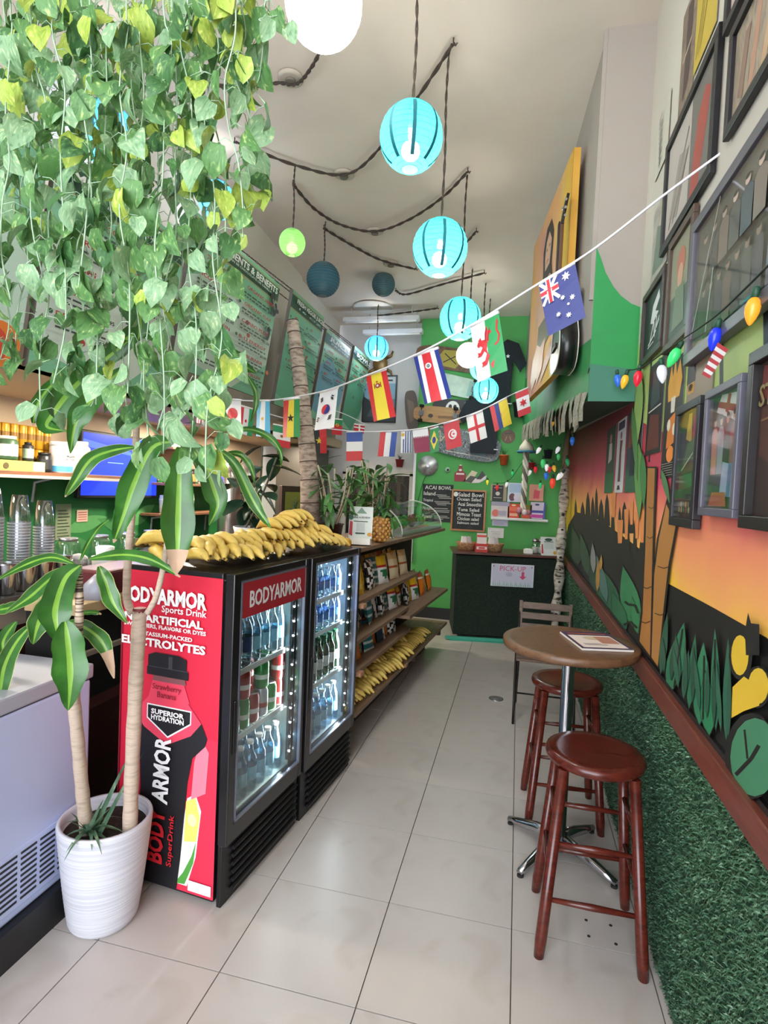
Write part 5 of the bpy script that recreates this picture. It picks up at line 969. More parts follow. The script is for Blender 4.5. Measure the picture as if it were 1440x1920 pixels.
# ---------------- canvas and guitar on the bulkhead
cn, cf = Vector((.155, 3.52, 0)), Vector((-.035, 4.85, 0)); cdv = (cf-cn); cw_ = cdv.length; cdv.normalize(); z0c, z1c = 2.36, 3.62
t = thing('canvas_painting', 'tall orange and pink canvas with a dark haired figure beside the guitar', 'painting', mat=mframe((cf.x, cf.y, z0c), (-cdv.x, -cdv.y, 0), (0, 0, 1)))
Hc = z1c-z0c; G().box((cw_/2, Hc/2, -.02), (cw_, Hc, .04)).build('stretched_canvas', M('#cf9a3e', .8, 0, .2, 6), t)
skn = '#c99a80'
cv = [('r', ramp_mat('canvas_wash', [(.3, '#c98a8a'), (.5, '#d9a06a'), (.7, '#d9b04e')], (1.2, 1, 1), 1.6, 4, .5, .8), 0, 0, 1, 1), ('p', '#d9a83c', [(.72, 0), (1, 0), (1, 1), (.86, 1), (.8, .5)]), ('p', skn, [(.3, .36), (.44, .30), (.6, .34), (.66, .52), (.6, .66), (.36, .66), (.27, .52)]), ('p', skn, [(.27, .62), (.36, .64), (.26, .42), (.2, .40), (.18, .48)]), ('p', '#2a2422', [(.38, .66), (.36, .80), (.44, .90), (.56, .90), (.64, .80), (.62, .64), (.66, .55), (.58, .60), (.44, .60), (.36, .52)]), ('p', '#d2a68c', [(.44, .66), (.56, .66), (.59, .78), (.52, .85), (.45, .82), (.42, .74)]), ('p', '#3a302c', [(.46, .77), (.49, .77), (.49, .76), (.46, .76)]), ('p', '#3a302c', [(.53, .77), (.56, .77), (.56, .76), (.53, .76)]), ('p', '#8a4a40', [(.47, .69), (.54, .69), (.52, .70), (.49, .70)]),
      ('p', '#6b6250', [(.33, .38), (.6, .38), (.64, .24), (.46, .2), (.3, .24)]), ('p', '#cfa48e', [(.2, .22), (.32, .28), (.42, .24), (.34, .08), (.22, .03), (.14, .1)]), ('p', '#c99c86', [(.42, .24), (.56, .26), (.5, .1), (.36, .04), (.34, .08)]), ('p', '#b98a74', [(.46, .02), (.7, .10), (.78, .14), (.7, .2), (.56, .12)]), ('l', '#d8d2c4', [(.78, .10), (.86, .18)], .01), ('l', '#d8d2c4', [(.8, .16), (.9, .14)], .01)]
art('painted_face', t, cw_, Hc, cv, .001)
gt = thing('acoustic_guitar', 'black acoustic guitar with white edging hung on the bulkhead beside the canvas', 'guitar', mat=mframe((.225, 3.30, 2.31), (-bdir.x, -bdir.y, 0), (0, 0, 1)))
gbk = M('#121214', .3, 0, .1, 10, 0, .15); gwh = M('#d9d4c4', .4)
def gout(s=1.):
    pr = [(0, .0), (.10, .005), (.165, .045), (.19, .11), (.18, .18), (.145, .235), (.125, .275), (.135, .32), (.15, .365), (.14, .415), (.10, .455), (.04, .475), (0, .478)]
    L = [(x*s, .24+(y-.24)*s) for x, y in pr]; L = [(p.x, p.y) for p in bez([(x, y, 0) for x, y in L], 3)]
    return L+[(-x, y) for x, y in L[-2:0:-1]]
ol = gout(); n = len(ol); g = G(); g.add([(x, y, .0) for x, y in ol]+[(x, y, .1) for x, y in ol], [(i, (i+1) % n, (i+1) % n+n, i+n) for i in range(n)]+[list(range(n))[::-1]], 0, True); g.f.append([n+i for i in range(n)]); g.m.append(0); g.s.append(False)
gshift = Matrix.Translation((-.20, 0, 0))
def gp_(o): o.location = (-.19, 0, .004); return o
gb_ = gp_(g.build('body', gbk, gt))
for z in (.0, .1): gp_(G().tube([(x, y, z) for x, y in ol]+[(*ol[0], z)], .0035, 5).build('binding', gwh, gt))
gp_(G().lathe([(.048, .101), (.052, .102), (.05, .1015)], 24, 0, (0, .32, 0)).build('sound_hole', M('#2a1a12', .6), gt)); gp_(G().box((0, .14, .106), (.15, .028, .01)).build('bridge', M('#2c1c14', .5), gt, .002))
gp_(G().box((0, .65, .1), (.05, .42, .022)).build('neck', M('#5a3a22', .4), gt, .004)); gp_(G().box((0, .61, .115), (.052, .5, .006)).build('fretboard', M('#1a1210', .4), gt))
hd = gp_(G().box((0, .93, .088), (.075, .17, .016), 0, Matrix.Rotation(-.15, 3, 'X')).build('headstock', M('#17120f', .3), gt, .003))
for k in range(3):
    for s in (-1, 1): gp_(G().tube([(s*.035, .88+k*.045, .09), (s*.058, .88+k*.045, .09)], [.004, .008], 8).build('tuning_peg', CHROME, hd)).location = (0, 0, 0)
gp_(G().tube([(0, .145, .113), (0, .86, .119)], .0008, 3).tube([(.015, .145, .113), (.015, .86, .119)], .0008, 3).tube([(-.015, .145, .113), (-.015, .86, .119)], .0008, 3).build('strings', STEEL, gt))
# ================================================================ MENU BOARDS
mgreen = ramp_mat('menu_green', [(.3, '#6fae8c'), (.7, '#86bd9c')], (1, 1, 1), 1.2, 3, .5, .35); mdark = '#1f4a33'
def menu(label, Y0_, Y1_, zt, zb, title, sub, rows, seed, light='#b9cfc0'):
    r = random.Random(seed); Xt, Xb = -1.95, -2.09; W = Y1_-Y0_; up = Vector((Xt-Xb, 0, zt-zb)); H = up.length
    t = thing('menu_board', label, 'menu board', mat=mframe((Xb, Y0_, zb), (0, 1, 0), up), group='hanging menu boards')
    G().box((W/2, H/2, -.015), (W, H, .03)).build('board', M('#5a524a', .6), t, .003)
    sh = [('p', light, [(0, .1), (.6, 0), (1, .3), (1, .55), (.3, .75), (0, .6)]), ('r', mdark, 0, .855, 1, .965), ('r', '#b58a4a', 0, .845, 1, .852), ('r', '#b58a4a', 0, .97, 1, .975)]
    for k, (tx_, pr_) in enumerate(rows):
        c = k % 2; y = .78-(k//2)*.125; x = .08+c*.47
        sh += [('e', '#2b5a40', x-.035, y, .015, .012, 10)]
        for j in range(2):
            xx = x
            while xx < x+.34-.06*j: w = r.uniform(.02, .06); sh.append(('l', '#37403a', [(xx, y-.035-j*.026), (min(xx+w, x+.36), y-.035-j*.026)], .009)); xx += w+.012
    for k in range(5): sh.append(('e', ['#a3342c', '#1c1c1e', '#c9702f', '#2f6a3a', '#7a2430'][k], r.uniform(.05, .95), r.uniform(.05, .8), .022, .018, 10))
    art('print', t, W, H, sh, .001, mgreen, .0003)
    text(t, title, W*.5, H*.915, .06, '#e4e6e0', .03, 'CENTER', .02, fit=(W*.86, H*.05)); text(t, sub, W*.5, H*.874, .03, '#cfd6cc', .03, 'CENTER', .0, fit=(W*.7, H*.016))
    for k, (tx_, pr_) in enumerate(rows):
        c = k % 2; y = .78-(k//2)*.125; x = .08+c*.47
        text(t, tx_, x*W, y*H, .04, '#a5282c', .03, 'LEFT', .02, fit=(min(.36, .035*len(tx_))*W, H*.026)); text(t, pr_, (x+.30)*W, (y-.07)*H, .035, '#17201b', .03, 'LEFT', .02, fit=(.09*W, H*.024))
    for s in (.06*W, .94*W):
        a = Vector((s, H, -.015)); w0 = t.matrix_world.inverted() @ Vector((XS+.012, Y0_+s-.28, zt+.30)); g = G(); n = 14
        for i in range(n): 
            p, q = a.lerp(w0, i/n), a.lerp(w0, (i+1.15)/n); sd = (q-p).normalized().orthogonal().normalized()*.006; sd = sd if i % 2 else (q-p).normalized().cross(sd).normalized()*.006
            g.tube([p, p.lerp(q, .5)+sd, q], .0028, 4); g.tube([p, p.lerp(q, .5)-sd, q], .0028, 4)
        g.build('chain', M('#2a2420', .5, .5), t)
menu('green menu board headed milky smoothies, behind the ivy', 1.98, 2.88, 2.92, 2.03, 'MILKY SMOOTHIES', 'ALMOND MILK, SOY MILK OR OAT', [('COCO LOCO', '$9.95'), ('CHERRY DATE', '$9.95'), ('BERRY RED', '$9.95'), ('LA PLAYA', '$9.95'), ('MIYAMI', '$9.95'), ('CHOCO', '$9.95'), ('TASTE', '$9.95'), ('COCOA', '$9.95'), ('DECAF', '$9.95')], 1, '#c3d0c6')
menu('green menu board of supplements and benefits with dumbbell pictures', 2.98, 4.16, 3.14, 2.26, 'SUPPLEMENTS & BENEFITS', 'PROTEIN CAN BE CHOCOLATE OR VANILLA', [('BOOST PROTEIN', '$4.00'), ('ORGANIC HEMP', '$4.00'), ('SCOOP', '$2.00'), ('ORGANIC FLAX', '$2.00'), ('WHEY', '$2.00'), ('CARBO PLUS', '$1.50'), ('SOY PROTEIN', '$2.00'), ('B-12 ENERGY', '$2.00'), ('BOOST', '$2.00'), ('FAT BURNER', '$2.00'), ('ACAI', '$1.50'), ('ORGANIC SPIRULINA', '$2.00')], 2)
db = [o for o in sc.objects if o.name.startswith('menu_board')][-1]
for q in ([('e', '#17181a', .90, .84, .028, .055), ('e', '#17181a', .95, .77, .028, .055), ('l', '#8d9290', [(.90, .84), (.95, .77)], .014)], [('e', '#17181a', .915, .55, .028, .06), ('l', '#8d9290', [(.88, .56), (.91, .55)], .012)]): art('dumbbell_print', db, 1.18, .89, q, .022)
menu('green menu board headed fresh veggie juices, behind the cane trunk', 4.42, 5.18, 3.2, 2.26, 'FRESH VEGGIE JUICES', '16 OZ', [('#1', '$8'), ('#2', '$8'), ('#3', '$8'), ('#4', '$8'), ('#5', '$8'), ('#6', '$8'), ('#7', '$8'), ('#8', '$8')], 3, '#5fa584')
menu('blue-topped green menu board fourth along the row', 5.27, 6.05, 3.12, 2.26, 'JUICES', 'FRESH', [('ORANGE', '$7'), ('CARROT', '$7'), ('APPLE', '$7'), ('GREEN', '$7'), ('BEET', '$7'), ('GINGER', '$7')], 4, '#6f9fb5')
menu('farthest dark green menu board by the back wall', 6.22, 6.9, 3.2, 2.28, 'BOWLS', 'ACAI', [('BANANA', '$9'), ('BERRY', '$9'), ('MANGO', '$9'), ('COCO', '$9')], 5, '#4f8f70')
# ================================================================ BACK WALL
YG = YB-.004
def bw(x, y, off=0): p = at(x, y, Y=YG-off); return p.x, p.z
def bboard(name, label, cat, tl, br, shapes, base, fcol=None, fw=.015, dp=.015, off=0, group=None):
    x0, z1 = bw(*tl); x1, z0 = bw(*br); W, H = x1-x0, z1-z0
    return picture(name, label, cat, 0, 0, 0, 0, shapes, base, fcol, fw, dp, group=group, mat=mframe((x0, YG-off, z0), (1, 0, 0), (0, 0, 1)), W=W, H=H), W, H
CH = ramp_mat('chalkboard', [(.3, '#24282b'), (.7, '#32373a')], (1, 1, 1), 8, 4, 1, .8)
t, W, H = bboard('chalkboard', 'unframed chalkboard headed acai bowl on the green wall', 'chalkboard', (793, 907), (847, 980), [('l', '#c9cac8', [(x, y), (x+w, y)], .006) for x, y, w in [(.45, .72, .35), (.5, .68, .4), (.55, .64, .4), (.4, .54, .5), (.45, .5, .5), (.5, .46, .3), (.4, .36, .45), (.42, .31, .5), (.4, .27, .5), (.4, .16, .45), (.42, .12, .5), (.42, .08, .3)]], CH)
for b, x, y, w, h in [('ACAI', .27, .91, .38, .1), ('BOWL', .74, .91, .42, .1), ('Island', .24, .75, .38, .1), ('Tropical', .2, .56, .32, .09), ('Nutella', .2, .36, .32, .09), ('Power', .2, .14, .34, .11)]: text(t, b, x*W, y*H, .05, '#d8dad8', .012, 'CENTER', .01, fit=(w*W, h*H))
t, W, H = bboard('framed_chalkboard', 'oak framed chalkboard headed salad bowl on the green wall', 'chalkboard', (848, 917), (909, 998), [], CH, '#a6713c', .022, .018)
for b, x, y, w, h in [('Salad Bowl', .55, .88, .72, .1), ('Ocean Salad', .5, .77, .7, .08), ('Acai Smoothie', .54, .65, .7, .09), ('Tuna Salad', .5, .52, .62, .08), ('Mimosa Toast', .52, .41, .7, .09), ('Chicken salad', .5, .3, .62, .08), ('Salmon salad', .5, .2, .62, .06)]: text(t, b, x*W, y*H, .05, '#e2e2e0', .012, 'CENTER', .01, fit=(w*W, h*H))
G().lathe([(.03, 0), (.028, .008)], 14, 0, (W*.12, H*.88, .016)).build('magnet', M('#e8ecec', .5), t)
# steel disc with its cable
c = at(802, 873, Y=YG-.03); t = thing('steel_disc', 'round brushed steel disc on the green wall above the chalkboard', 'wall disc', (c.x, YG-.004, c.z)); R90 = Matrix.Rotation(PI/2, 3, 'X')
G().lathe([(.125, 0), (.125, .012), (.03, .02), (.02, .026)], 40, 0, (0, 0, 0), True, R90).build('disc', ramp_mat('brushed_steel', [(.3, '#8f9094'), (.5, '#d8d8dc'), (.7, '#9a9a9e')], (3, 3, 3), 3, 1, 0, .45, metal=.8), t); G().lathe([(.022, .02), (.02, .032)], 16, 0, (0, 0, 0), True, R90).build('hub', STEEL, t)
q = [Vector((c2.x-c.x, -.01, c2.z-c.z)) for c2 in (at(802, 888, Y=YG), at(795, 900, Y=YG), at(785, 935, Y=YG), at(775, 975, Y=YG))]; G().tube(bez(q, 6), .006, 6).build('cable', M('#1f5f2c', .6), t)
c = at(839, 881, Y=YG); t = thing('wall_eye', 'small pale round knob with black centre on the green wall', 'knob', (c.x, YG, c.z)); G().lathe([(.035, 0), (.03, .02), (.01, .03)], 20, 0, (0, 0, 0), True, R90).build('dome', M('#a9cdb8', .5), t); G().sphere((.008, -.03, 0), .014, 10).build('pupil', BLACK, t)
t, W, H = bboard('bottle_cutout', 'small flat red bottle-shaped cutout on the green wall', 'sign', (853, 871), (873, 903), [('p', '#8c2433', [(0, 0), (1, 0), (1, .5), (.75, .6), (.65, .85), (.62, 1), (.38, 1), (.35, .85), (.25, .6), (0, .5)]), ('e', '#d8cfc0', .5, .68, .14, .07), ('r', '#e0dcd4', .15, .4, .85, .5), ('e', '#e8e4da', .5, .97, .12, .03)], None); 
for o in list(t.children):
    if o.name.startswith('backing'): bpy.data.objects.remove(o)
t, W, H = bboard('folded_fan', 'open paper fan with a landscape print on the green wall', 'fan', (870, 880), (912, 907), [('p', '#cfc4a8', [(0, .1), (.35, .95), (.6, .8), (.3, .0)]), ('p', '#4a4a44', [(.05, .1), (.3, .55), (.75, .4), (.8, .1), (.4, .0)]), ('p', '#d6cfd0', [(.35, .0), (.5, .35), (1, .6), (.95, .3), (.7, .05)]), ('p', '#3a3a3c', [(.55, .3), (.8, .95), (.95, .6), (.75, .3)])], None)
for o in list(t.children):
    if o.name.startswith('backing'): bpy.data.objects.remove(o)
# skateboards
def skate(label, pc, L, rz, col, stripes, wheels=False, w=.2, off=.05):
    c = at(*pc, Y=YG-off); t = thing('skateboard', label, 'skateboard', mat=Matrix.Translation((c.x, YG-off, c.z)) @ Matrix.Rotation(rz, 4, 'Y') @ Matrix.Rotation(PI/2, 4, 'X'), group='skateboards on the green wall')
    n = 24; pts = []
    for i in range(n): a = 2*PI*i/n; e = .35; x = math.copysign(abs(math.cos(a))**.55, math.cos(a))*L/2; y = math.copysign(abs(math.sin(a))**.55, math.sin(a))*w/2; pts.append((x, y))
    g = G(); g.add([(x, y, .012) for x, y in pts]+[(x, y, 0) for x, y in pts], [list(range(n)), list(range(n, 2*n))[::-1]]+[(i, i+n, (i+1) % n+n, (i+1) % n) for i in range(n)]); g.build('deck', col if not isinstance(col, str) else M(col, .45, 0, .25, 12), t)
    a = art('deck_art', t, L, w, stripes, .013); a.location = (-L/2, -w/2, 0)
    if wheels:
        for s in (-1, 1):
            tr = G().box((s*L*.34, 0, .03), (.05, .06, .03)).tube([(s*L*.34, -w*.42, .04), (s*L*.34, w*.42, .04)], .006, 8).build('truck', M('#5a5a5e', .4, .6), t)
            for s2 in (-1, 1): G().tube([(s*L*.34, s2*w*.36, .04), (s*L*.34, s2*w*.52, .04)], .028, 14).build('wheel', RUBBER, tr)
    return t
skate('long brown skateboard with yellow crest behind the striped flags', (850, 674), .95, .16, noise_pic('deck_brown', [(.3, '#4a3324'), (.6, '#6b4b34')]), [('p', '#a3913a', [(.35, .15), (.55, .1), (.62, .5), (.52, .9), (.36, .85), (.3, .5)]), ('l', '#2a2418', [(.38, .3), (.55, .7)], .012), ('l', '#2a2418', [(.38, .7), (.55, .3)], .012), ('p', '#c2a87a', [(.75, .2), (.95, .3), (.95, .7), (.75, .8)])], False, .27)
skate('pale mint longboard with dark wheels below the crest board', (848, 722), .80, .22, '#b9cfc2', [('p', '#8fb9b4', [(.75, .1), (.97, .3), (.97, .7), (.75, .9)])], True, .24)
skate('tan wooden longboard with black wheels on the left', (822, 778), .62, .08, wood('deck_tan', '#96693f', '#b08353', (1, 9, 9)), [('e', '#3a2a1c', .35, .4, .05, .12), ('p', '#7d5734', [(.5, .3), (.9, .35), (.9, .5), (.5, .45)])], True, .2, .08)
skate('black board with panda face and blue stripes', (865, 768), .72, .06, '#1c1e22', [('e', '#e4e4e2', .35, .5, .12, .4), ('e', '#1c1c1e', .31, .6, .03, .12), ('e', '#1c1c1e', .39, .6, .03, .12), ('e', '#1c1c1e', .35, .4, .02, .07)]+[('l', '#6fb0d8', [(.52+.07*i, .1), (.56+.07*i, .9)], .014) for i in range(6)], False, .24, .03)
skate('graffiti covered board with grey and red curls', (868, 832), .92, .2, noise_pic('graffiti', [(.38, '#1d2226'), (.48, '#8a9096'), (.52, '#2a3034'), (.6, '#4a6a72'), (.66, '#c9c4b4')], (1, 1, 1), 14, 4, 3), [('e', '#a34a3a', .05, .7, .04, .2), ('l', '#c9ba94', [(.08, .3), (.16, .8), (.2, .4), (.28, .8)], .012), ('e', '#6a8d96', .72, .5, .12, .35), ('l', '#b8c4c4', [(.64, .4), (.8, .6)], .008), ('l', '#d8d4c8', [(.3, .12), (.9, .2)], .008)], False, .34, .02)
skate('weathered dark board at the left edge of the green wall', (772, 770), .5, 1.45, '#4b3a31', [('p', '#6b5a4c', [(.2, .2), (.8, .3), (.7, .8), (.3, .7)])], False, .16, .03)
# T-shirts
def shirt(label, pc, w, h, off, emb):
    c = at(*pc, Y=YG-off); t = thing('t_shirt', label, 'T-shirt', (c.x, YG-off, c.z), 0, 'T-shirts on the green wall')
    o = [(-.30, 0), (.30, 0), (.32, .55), (.34, .70), (.50, .52), (.62, .66), (.44, .94), (.18, 1.0), (.10, .96), (-.10, .96), (-.18, 1.0), (-.44, .94), (-.62, .66), (-.50, .52), (-.34, .70), (-.32, .55)]
    g = G(); n = len(o); g.add([(x*w, -.03-.008*math.sin(x*9), y*h) for x, y in o]+[(x*w, 0, y*h) for x, y in o], [list(range(n)), list(range(n, 2*n))[::-1]]+[(i, i+n, (i+1) % n+n, (i+1) % n) for i in range(n)]); g.build('garment', M('#14171f', .85, 0, .2, 5, .3), t)
    a = art('chest_logo', t, .06, .05, [('s', '#d8dce0', .5, .5, .5, 5, .5)], 0); a.matrix_local = mframe((.08, -.04, h*.72), (1, 0, 0), (0, 0, 1)); a2 = art('hem_tag', t, .05, .012, [('r', '#cfd3d8', 0, 0, 1, 1)], 0); a2.matrix_local = mframe((.13, -.037, .04), (1, 0, 0), (0, 0, 1))
shirt('black T-shirt hung high on the green wall behind the dragon flag', (930, 765), .52, .80, .10, 0); shirt('black T-shirt hung lower between the skateboards and orange pot', (905, 850), .50, .66, .13, 1)
# wall planters
def planter(label, pc, col, off, r=.05, h=.10, n=16, L=.17, leaf='#35602f', Yo=None):
    c = at(*pc, Y=YG-off); t = thing('wall_planter', label, 'plant', c, 0, 'small wall planters'); G().lathe([(r*.7, 0), (r, h), (r*1.08, h), (r*1.08, h*.9)], 18).build('pot', M(col, .6), t); G().lathe([(r*.92, h*.9), (.001, h*.93)], 14, cap=False).build('soil', M('#2a1f17', .9), t)
    lm = M(leaf, .5, 0, .3, 20)
    for k in range(n):
        a = k*2.4; l = L*(.6+.4*((k*37) % 10)/10); g = G(); ux, uy = math.cos(a), math.sin(a)*.6; sp = .35+.5*((k*13) % 10)/10
        for i in range(5):
            s = i/4; p = Vector((ux*l*sp*s, uy*l*sp*s, h*.9+l*(s-.25*s*s))); wv = Vector((-uy, ux, 0))*.007*(1-s)
            g.v += [tuple(p-wv), tuple(p+wv)]
        for i in range(4): g.f.append([2*i, 2*i+1, 2*i+3, 2*i+2]); g.m.append(0); g.s.append(True)
        g.build('leaf', lm, t)
planter('orange pot with spiky grass on the green wall', (944, 872), '#d4622e', .07, .055, .12); planter('red pot with trailing plant beside the braided rope', (997, 880), '#b8283a', .06, .045, .08, 14, .12); planter('black pot with pale grass beside the red and white leaf flag', (972, 782), '#1c1c1e', .12, .07, .17, 18, .3, '#6f8a62'); planter('dark red pot with bushy plant on the grey wall', (749, 876), '#8c2c30', -.08, .055, .1, 18, .12, '#2c3f2c'); planter('small black pot beside the coloured bulbs', (1027, 860), '#20283a', .06, .05, .1, 8, .06)
b_, W, H = bboard('wooden_mask', 'brown wooden mask plaque under the black grass pot', 'plaque', (940, 805), (966, 832), [('e', '#6b4632', .5, .5, .48, .5), ('l', '#c99a74', [(.3, .2), (.4, .5)], .006), ('l', '#c99a74', [(.7, .2), (.6, .5)], .006), ('l', '#3a251a', [(.25, .7), (.75, .72)], .012)], None)
for o in list(b_.children):
    if o.name.startswith('backing'): bpy.data.objects.remove(o)
# leaflet shelf
x0, zs = bw(921, 972); x1, _ = bw(1027, 974); t = thing('leaflet_shelf', 'thin white ledge holding packets and books on the green wall', 'shelf', ((x0+x1)/2, YG, zs-.0))
G().box((0, -.04, 0), (x1-x0, .08, .012)).build('ledge', WHITE, t); G().box((0, -.078, .012), (x1-x0, .004, .02)).build('lip', M('#e6eceb', .4), t)
def pack(nm, label, cat, tl, br, base, sh, dp, off):
    X0, Z1 = bw(*tl); X1, Z0 = bw(*br); W, H = X1-X0, Z1-Z0; t = thing(nm, label, cat, mat=mframe((X0, YG-off, Z0), (1, 0, 0), (0, 0, 1)), group='packets on the ledge'); G().box((W/2, H/2, -dp/2), (W, H, dp)).build('box', M(base, .6), t); art('print', t, W, H, sh, .0005)
pack('certificate', 'tan framed black certificate on the ledge', 'certificate', (921, 908), (949, 940), '#a3947c', [('r', '#1d1a1c', .1, 0, .8, .95), ('e', '#d2cfc8', .45, .45, .14, .12), ('l', '#d2cfc8', [(.2, .8), (.7, .8)], .005), ('l', '#d2cfc8', [(.2, .2), (.7, .2)], .005)], .02, .03)
pack('book', 'pale blue cookbook behind the berry packets', 'book', (953, 905), (980, 942), '#cdd8ea', [('r', '#a8c0dc', .1, .5, .9, .95), ('e', '#6a3a4a', .3, .25, .2, .2), ('e', '#d8cfe0', .6, .25, .2, .18)], .02, .03)
pack('book', 'peach cookbook with pink glass, right on the ledge', 'book', (993, 908), (1018, 940), '#d99a84', [('p', '#d24a5c', [(.3, .15), (.7, .15), (.75, .6), (.35, .7)]), ('e', '#e6b49c', .7, .75, .15, .1)], .02, .03)
pack('snack_box', 'white box with pink fruit print at the ledge left', 'box', (922, 940), (954, 972), '#cfc6c8', [('r', '#9c98b0', 0, .75, 1, 1), ('e', '#d06a5c', .25, .3, .2, .22), ('r', '#a8a2b4', .4, .15, .85, .45)], .03, .055)
pack('snack_pouch', 'red and orange pouch at the ledge middle', 'pouch', (953, 944), (973, 972), '#d4482e', [('r', '#e8a88a', .15, .15, .85, .35), ('r', '#e66a4a', .1, .5, .9, .8), ('e', '#f0c8a0', .5, .9, .2, .06)], .03, .055)
pack('snack_pouch', 'olive and red pouch right of the red one', 'pouch', (978, 946), (996, 973), '#7d7a2c', [('r', '#d8452e', .1, .05, .8, .6), ('e', '#e8835c', .5, .5, .2, .12)], .03, .055)
pack('snack_box', 'lilac box with blue and magenta stripes at the ledge right', 'box', (995, 941), (1021, 973), '#d9cfe6', [('r', '#3a3f9c', .05, .35, 1, .5), ('r', '#c23a9a', 0, .05, 1, .25), ('e', '#3a4a80', .45, .85, .16, .06), ('p', '#4a56b0', [(.85, 0), (1, 0), (1, 1), (.9, 1)])], .03, .055)
pack('note', 'lavender paper note pinned below the ledge', 'note', (923, 973), (952, 987), '#c4c2dc', [('l', '#6a6a80', [(.1, .5), (.7, .5)], .003), ('l', '#6a6a80', [(.1, .3), (.8, .3)], .003)], .002, .004)
pack('note', 'white card pinned lowest left of the ledge', 'note', (915, 989), (944, 1009), '#dcdcde', [('l', '#8a8a90', [(.2, .6), (.8, .6)], .003), ('l', '#8a8a90', [(.3, .4), (.8, .4)], .003), ('e', '#2a3a5a', .1, .88, .03, .04)], .002, .004)
# braided rope ornament
c = at(987, 842, Y=6.3); t = thing('rope_ornament', 'white braided rope hanging from a pale bell ornament', 'ornament', (c.x, 6.3, c.z))
for ph in range(3): G().tube([(.02*math.cos(i*.75+ph*2.1), .02*math.sin(i*.75+ph*2.1), -.02-i*.028) for i in range(24)], .016, 6).build('rope_strand', M(['#e0dacc', '#d8d2c4', '#6b6458'][ph], .8), t)
G().lathe([(.085, -.03), (.07, .03), (.035, .08), (.012, .11)], 16).build('bell', M('#d8d0b8', .7), t); G().tube([(0, 0, .1), (0, 0, max(.15, 2.33-c.z))], .003, 5).build('string', M('#8a8478', .8), t); G().tube([(.09*math.cos(a), .09*math.sin(a), -.03) for a in np.linspace(0, 2*PI, 20)], .012, 6).build('ring', M('#3a7a96', .6), t)
for k in range(5): G().sphere((.05*math.cos(k*1.26), .05*math.sin(k*1.26), -.68+.02*(k % 2)), .032, 8).build('tassel', M(['#c98a94', '#d8c8cc', '#b06a78'][k % 3], .8), t)
# birch trunk
bp = [at(1060, 880, Y=6.3), at(1057, 940, Y=6.25), at(1052, 1020, Y=6.12), at(1048, 1090, Y=6.02), at(1042, 1150, Y=5.95)]; ft = Vector((.36, 5.93, 0)); t = thing('birch_trunk', 'pale birch trunk with dark knots standing at the counter end', 'tree trunk', ft)
BI = ramp_mat('birch_bark', [(.36, '#2c2620'), (.42, '#8d857a'), (.6, '#bdb5a8')], (3, 3, 9), 3.2, 4, .6, .8); pts = [p-ft for p in bp]+[Vector((0, 0, 0))]
G().tube(bez(pts[::-1], 6), [.045+.012*math.sin(i*1.1) for i in range(31)], 12).build('trunk', BI, t); G().tube([pts[0]+Vector((0, 0, -.05)), pts[0]+Vector((.0, .05, .25)), pts[0]+Vector((.02, .1, .42))], [.04, .03, .025], 10).build('upper_stem', M('#8a7a5c', .8), t)
for k in range(9): q = bez(pts[::-1], 6)[6+k*2]; G().sphere((q.x-.0, q.y-.045, q.z), .016, 8, 0, (1, .5, .8)).build('knot', M('#221c18', .9), t)
# ================================================================ PICK-UP COUNTER
pc = thing('pickup_counter', 'dark green turf-clad pick-up counter with brown top in front of the green wall', 'counter', (-.672, 6.06, 0), .18)
DT = ramp_mat('dark_turf', [(.3, '#0c1610'), (.6, '#16281b'), (.8, '#1f3a28')], (1, 1, 1), 70, 3, 0, .9, bump=.6)
G().box((.535, .29, .49), (1.07, .56, .86)).build('cabinet', DT, pc, .006); G().box((.535, .28, .945), (1.14, .60, .025)).build('counter_top', wood('counter_brown', '#4a2c24', '#5f3a2e', (2, 9, 9), .35), pc, .004)
G().box((.5, -.012, .03), (1.16, .03, .03)).build('skirting', M('#3fa58c', .5), pc); G().box((.42, -.03, .008), (.9, .03, .014)).build('skirting', M('#2f9a80', .5), pc)
s0 = at(919, 1062, Y=6.1); sg = thing('pickup_sign', 'white PICK-UP sign with pink arrow on the dark counter front', 'sign', mat=mframe((-.672+.375*math.cos(.18)+.014*math.sin(.18), 6.06+.375*math.sin(.18)-.014*math.cos(.18), .61), (math.cos(.18), math.sin(.18), 0), (0, 0, 1)))
G().box((.225, .12, .003), (.45, .24, .006)).build('panel', M('#e2e0ea', .4), sg, .004)
art('print', sg, .45, .24, [('r', '#cfcede', .03, .03, .97, .97)]+[('p', '#8fc0a2', [(x/20, .03), (x/20+.03, .03), (x/20+.01+.02*math.sin(x*3), .12+.16*abs(math.sin(x*1.9)))]) for x in range(1, 19)]+[('e', '#b8b6c4', .42, .55, .08, .1), ('p', '#d8486c', [(.71, .68), (.77, .68), (.77, .48), (.82, .48), (.74, .34), (.66, .48), (.71, .48)])], .0075)
text(sg, 'PICK-UP', .225, .195, .06, '#d2567c', .017, 'CENTER', .0, fit=(.27, .052))
for x, y in ((.025, .215), (.425, .215)): G().sphere((x, y, .012), .006, 8).build('screw', M('#33343c', .5), sg)
def onp(x, y, z=.958): a = .18; return (-.672+x*math.cos(a)-y*math.sin(a), 6.06+x*math.sin(a)+y*math.cos(a), z)
WK = ramp_mat('wicker', [(.4, '#a5764c'), (.6, '#caa077')], (60, 60, 60), 1, 1, 0, .8)
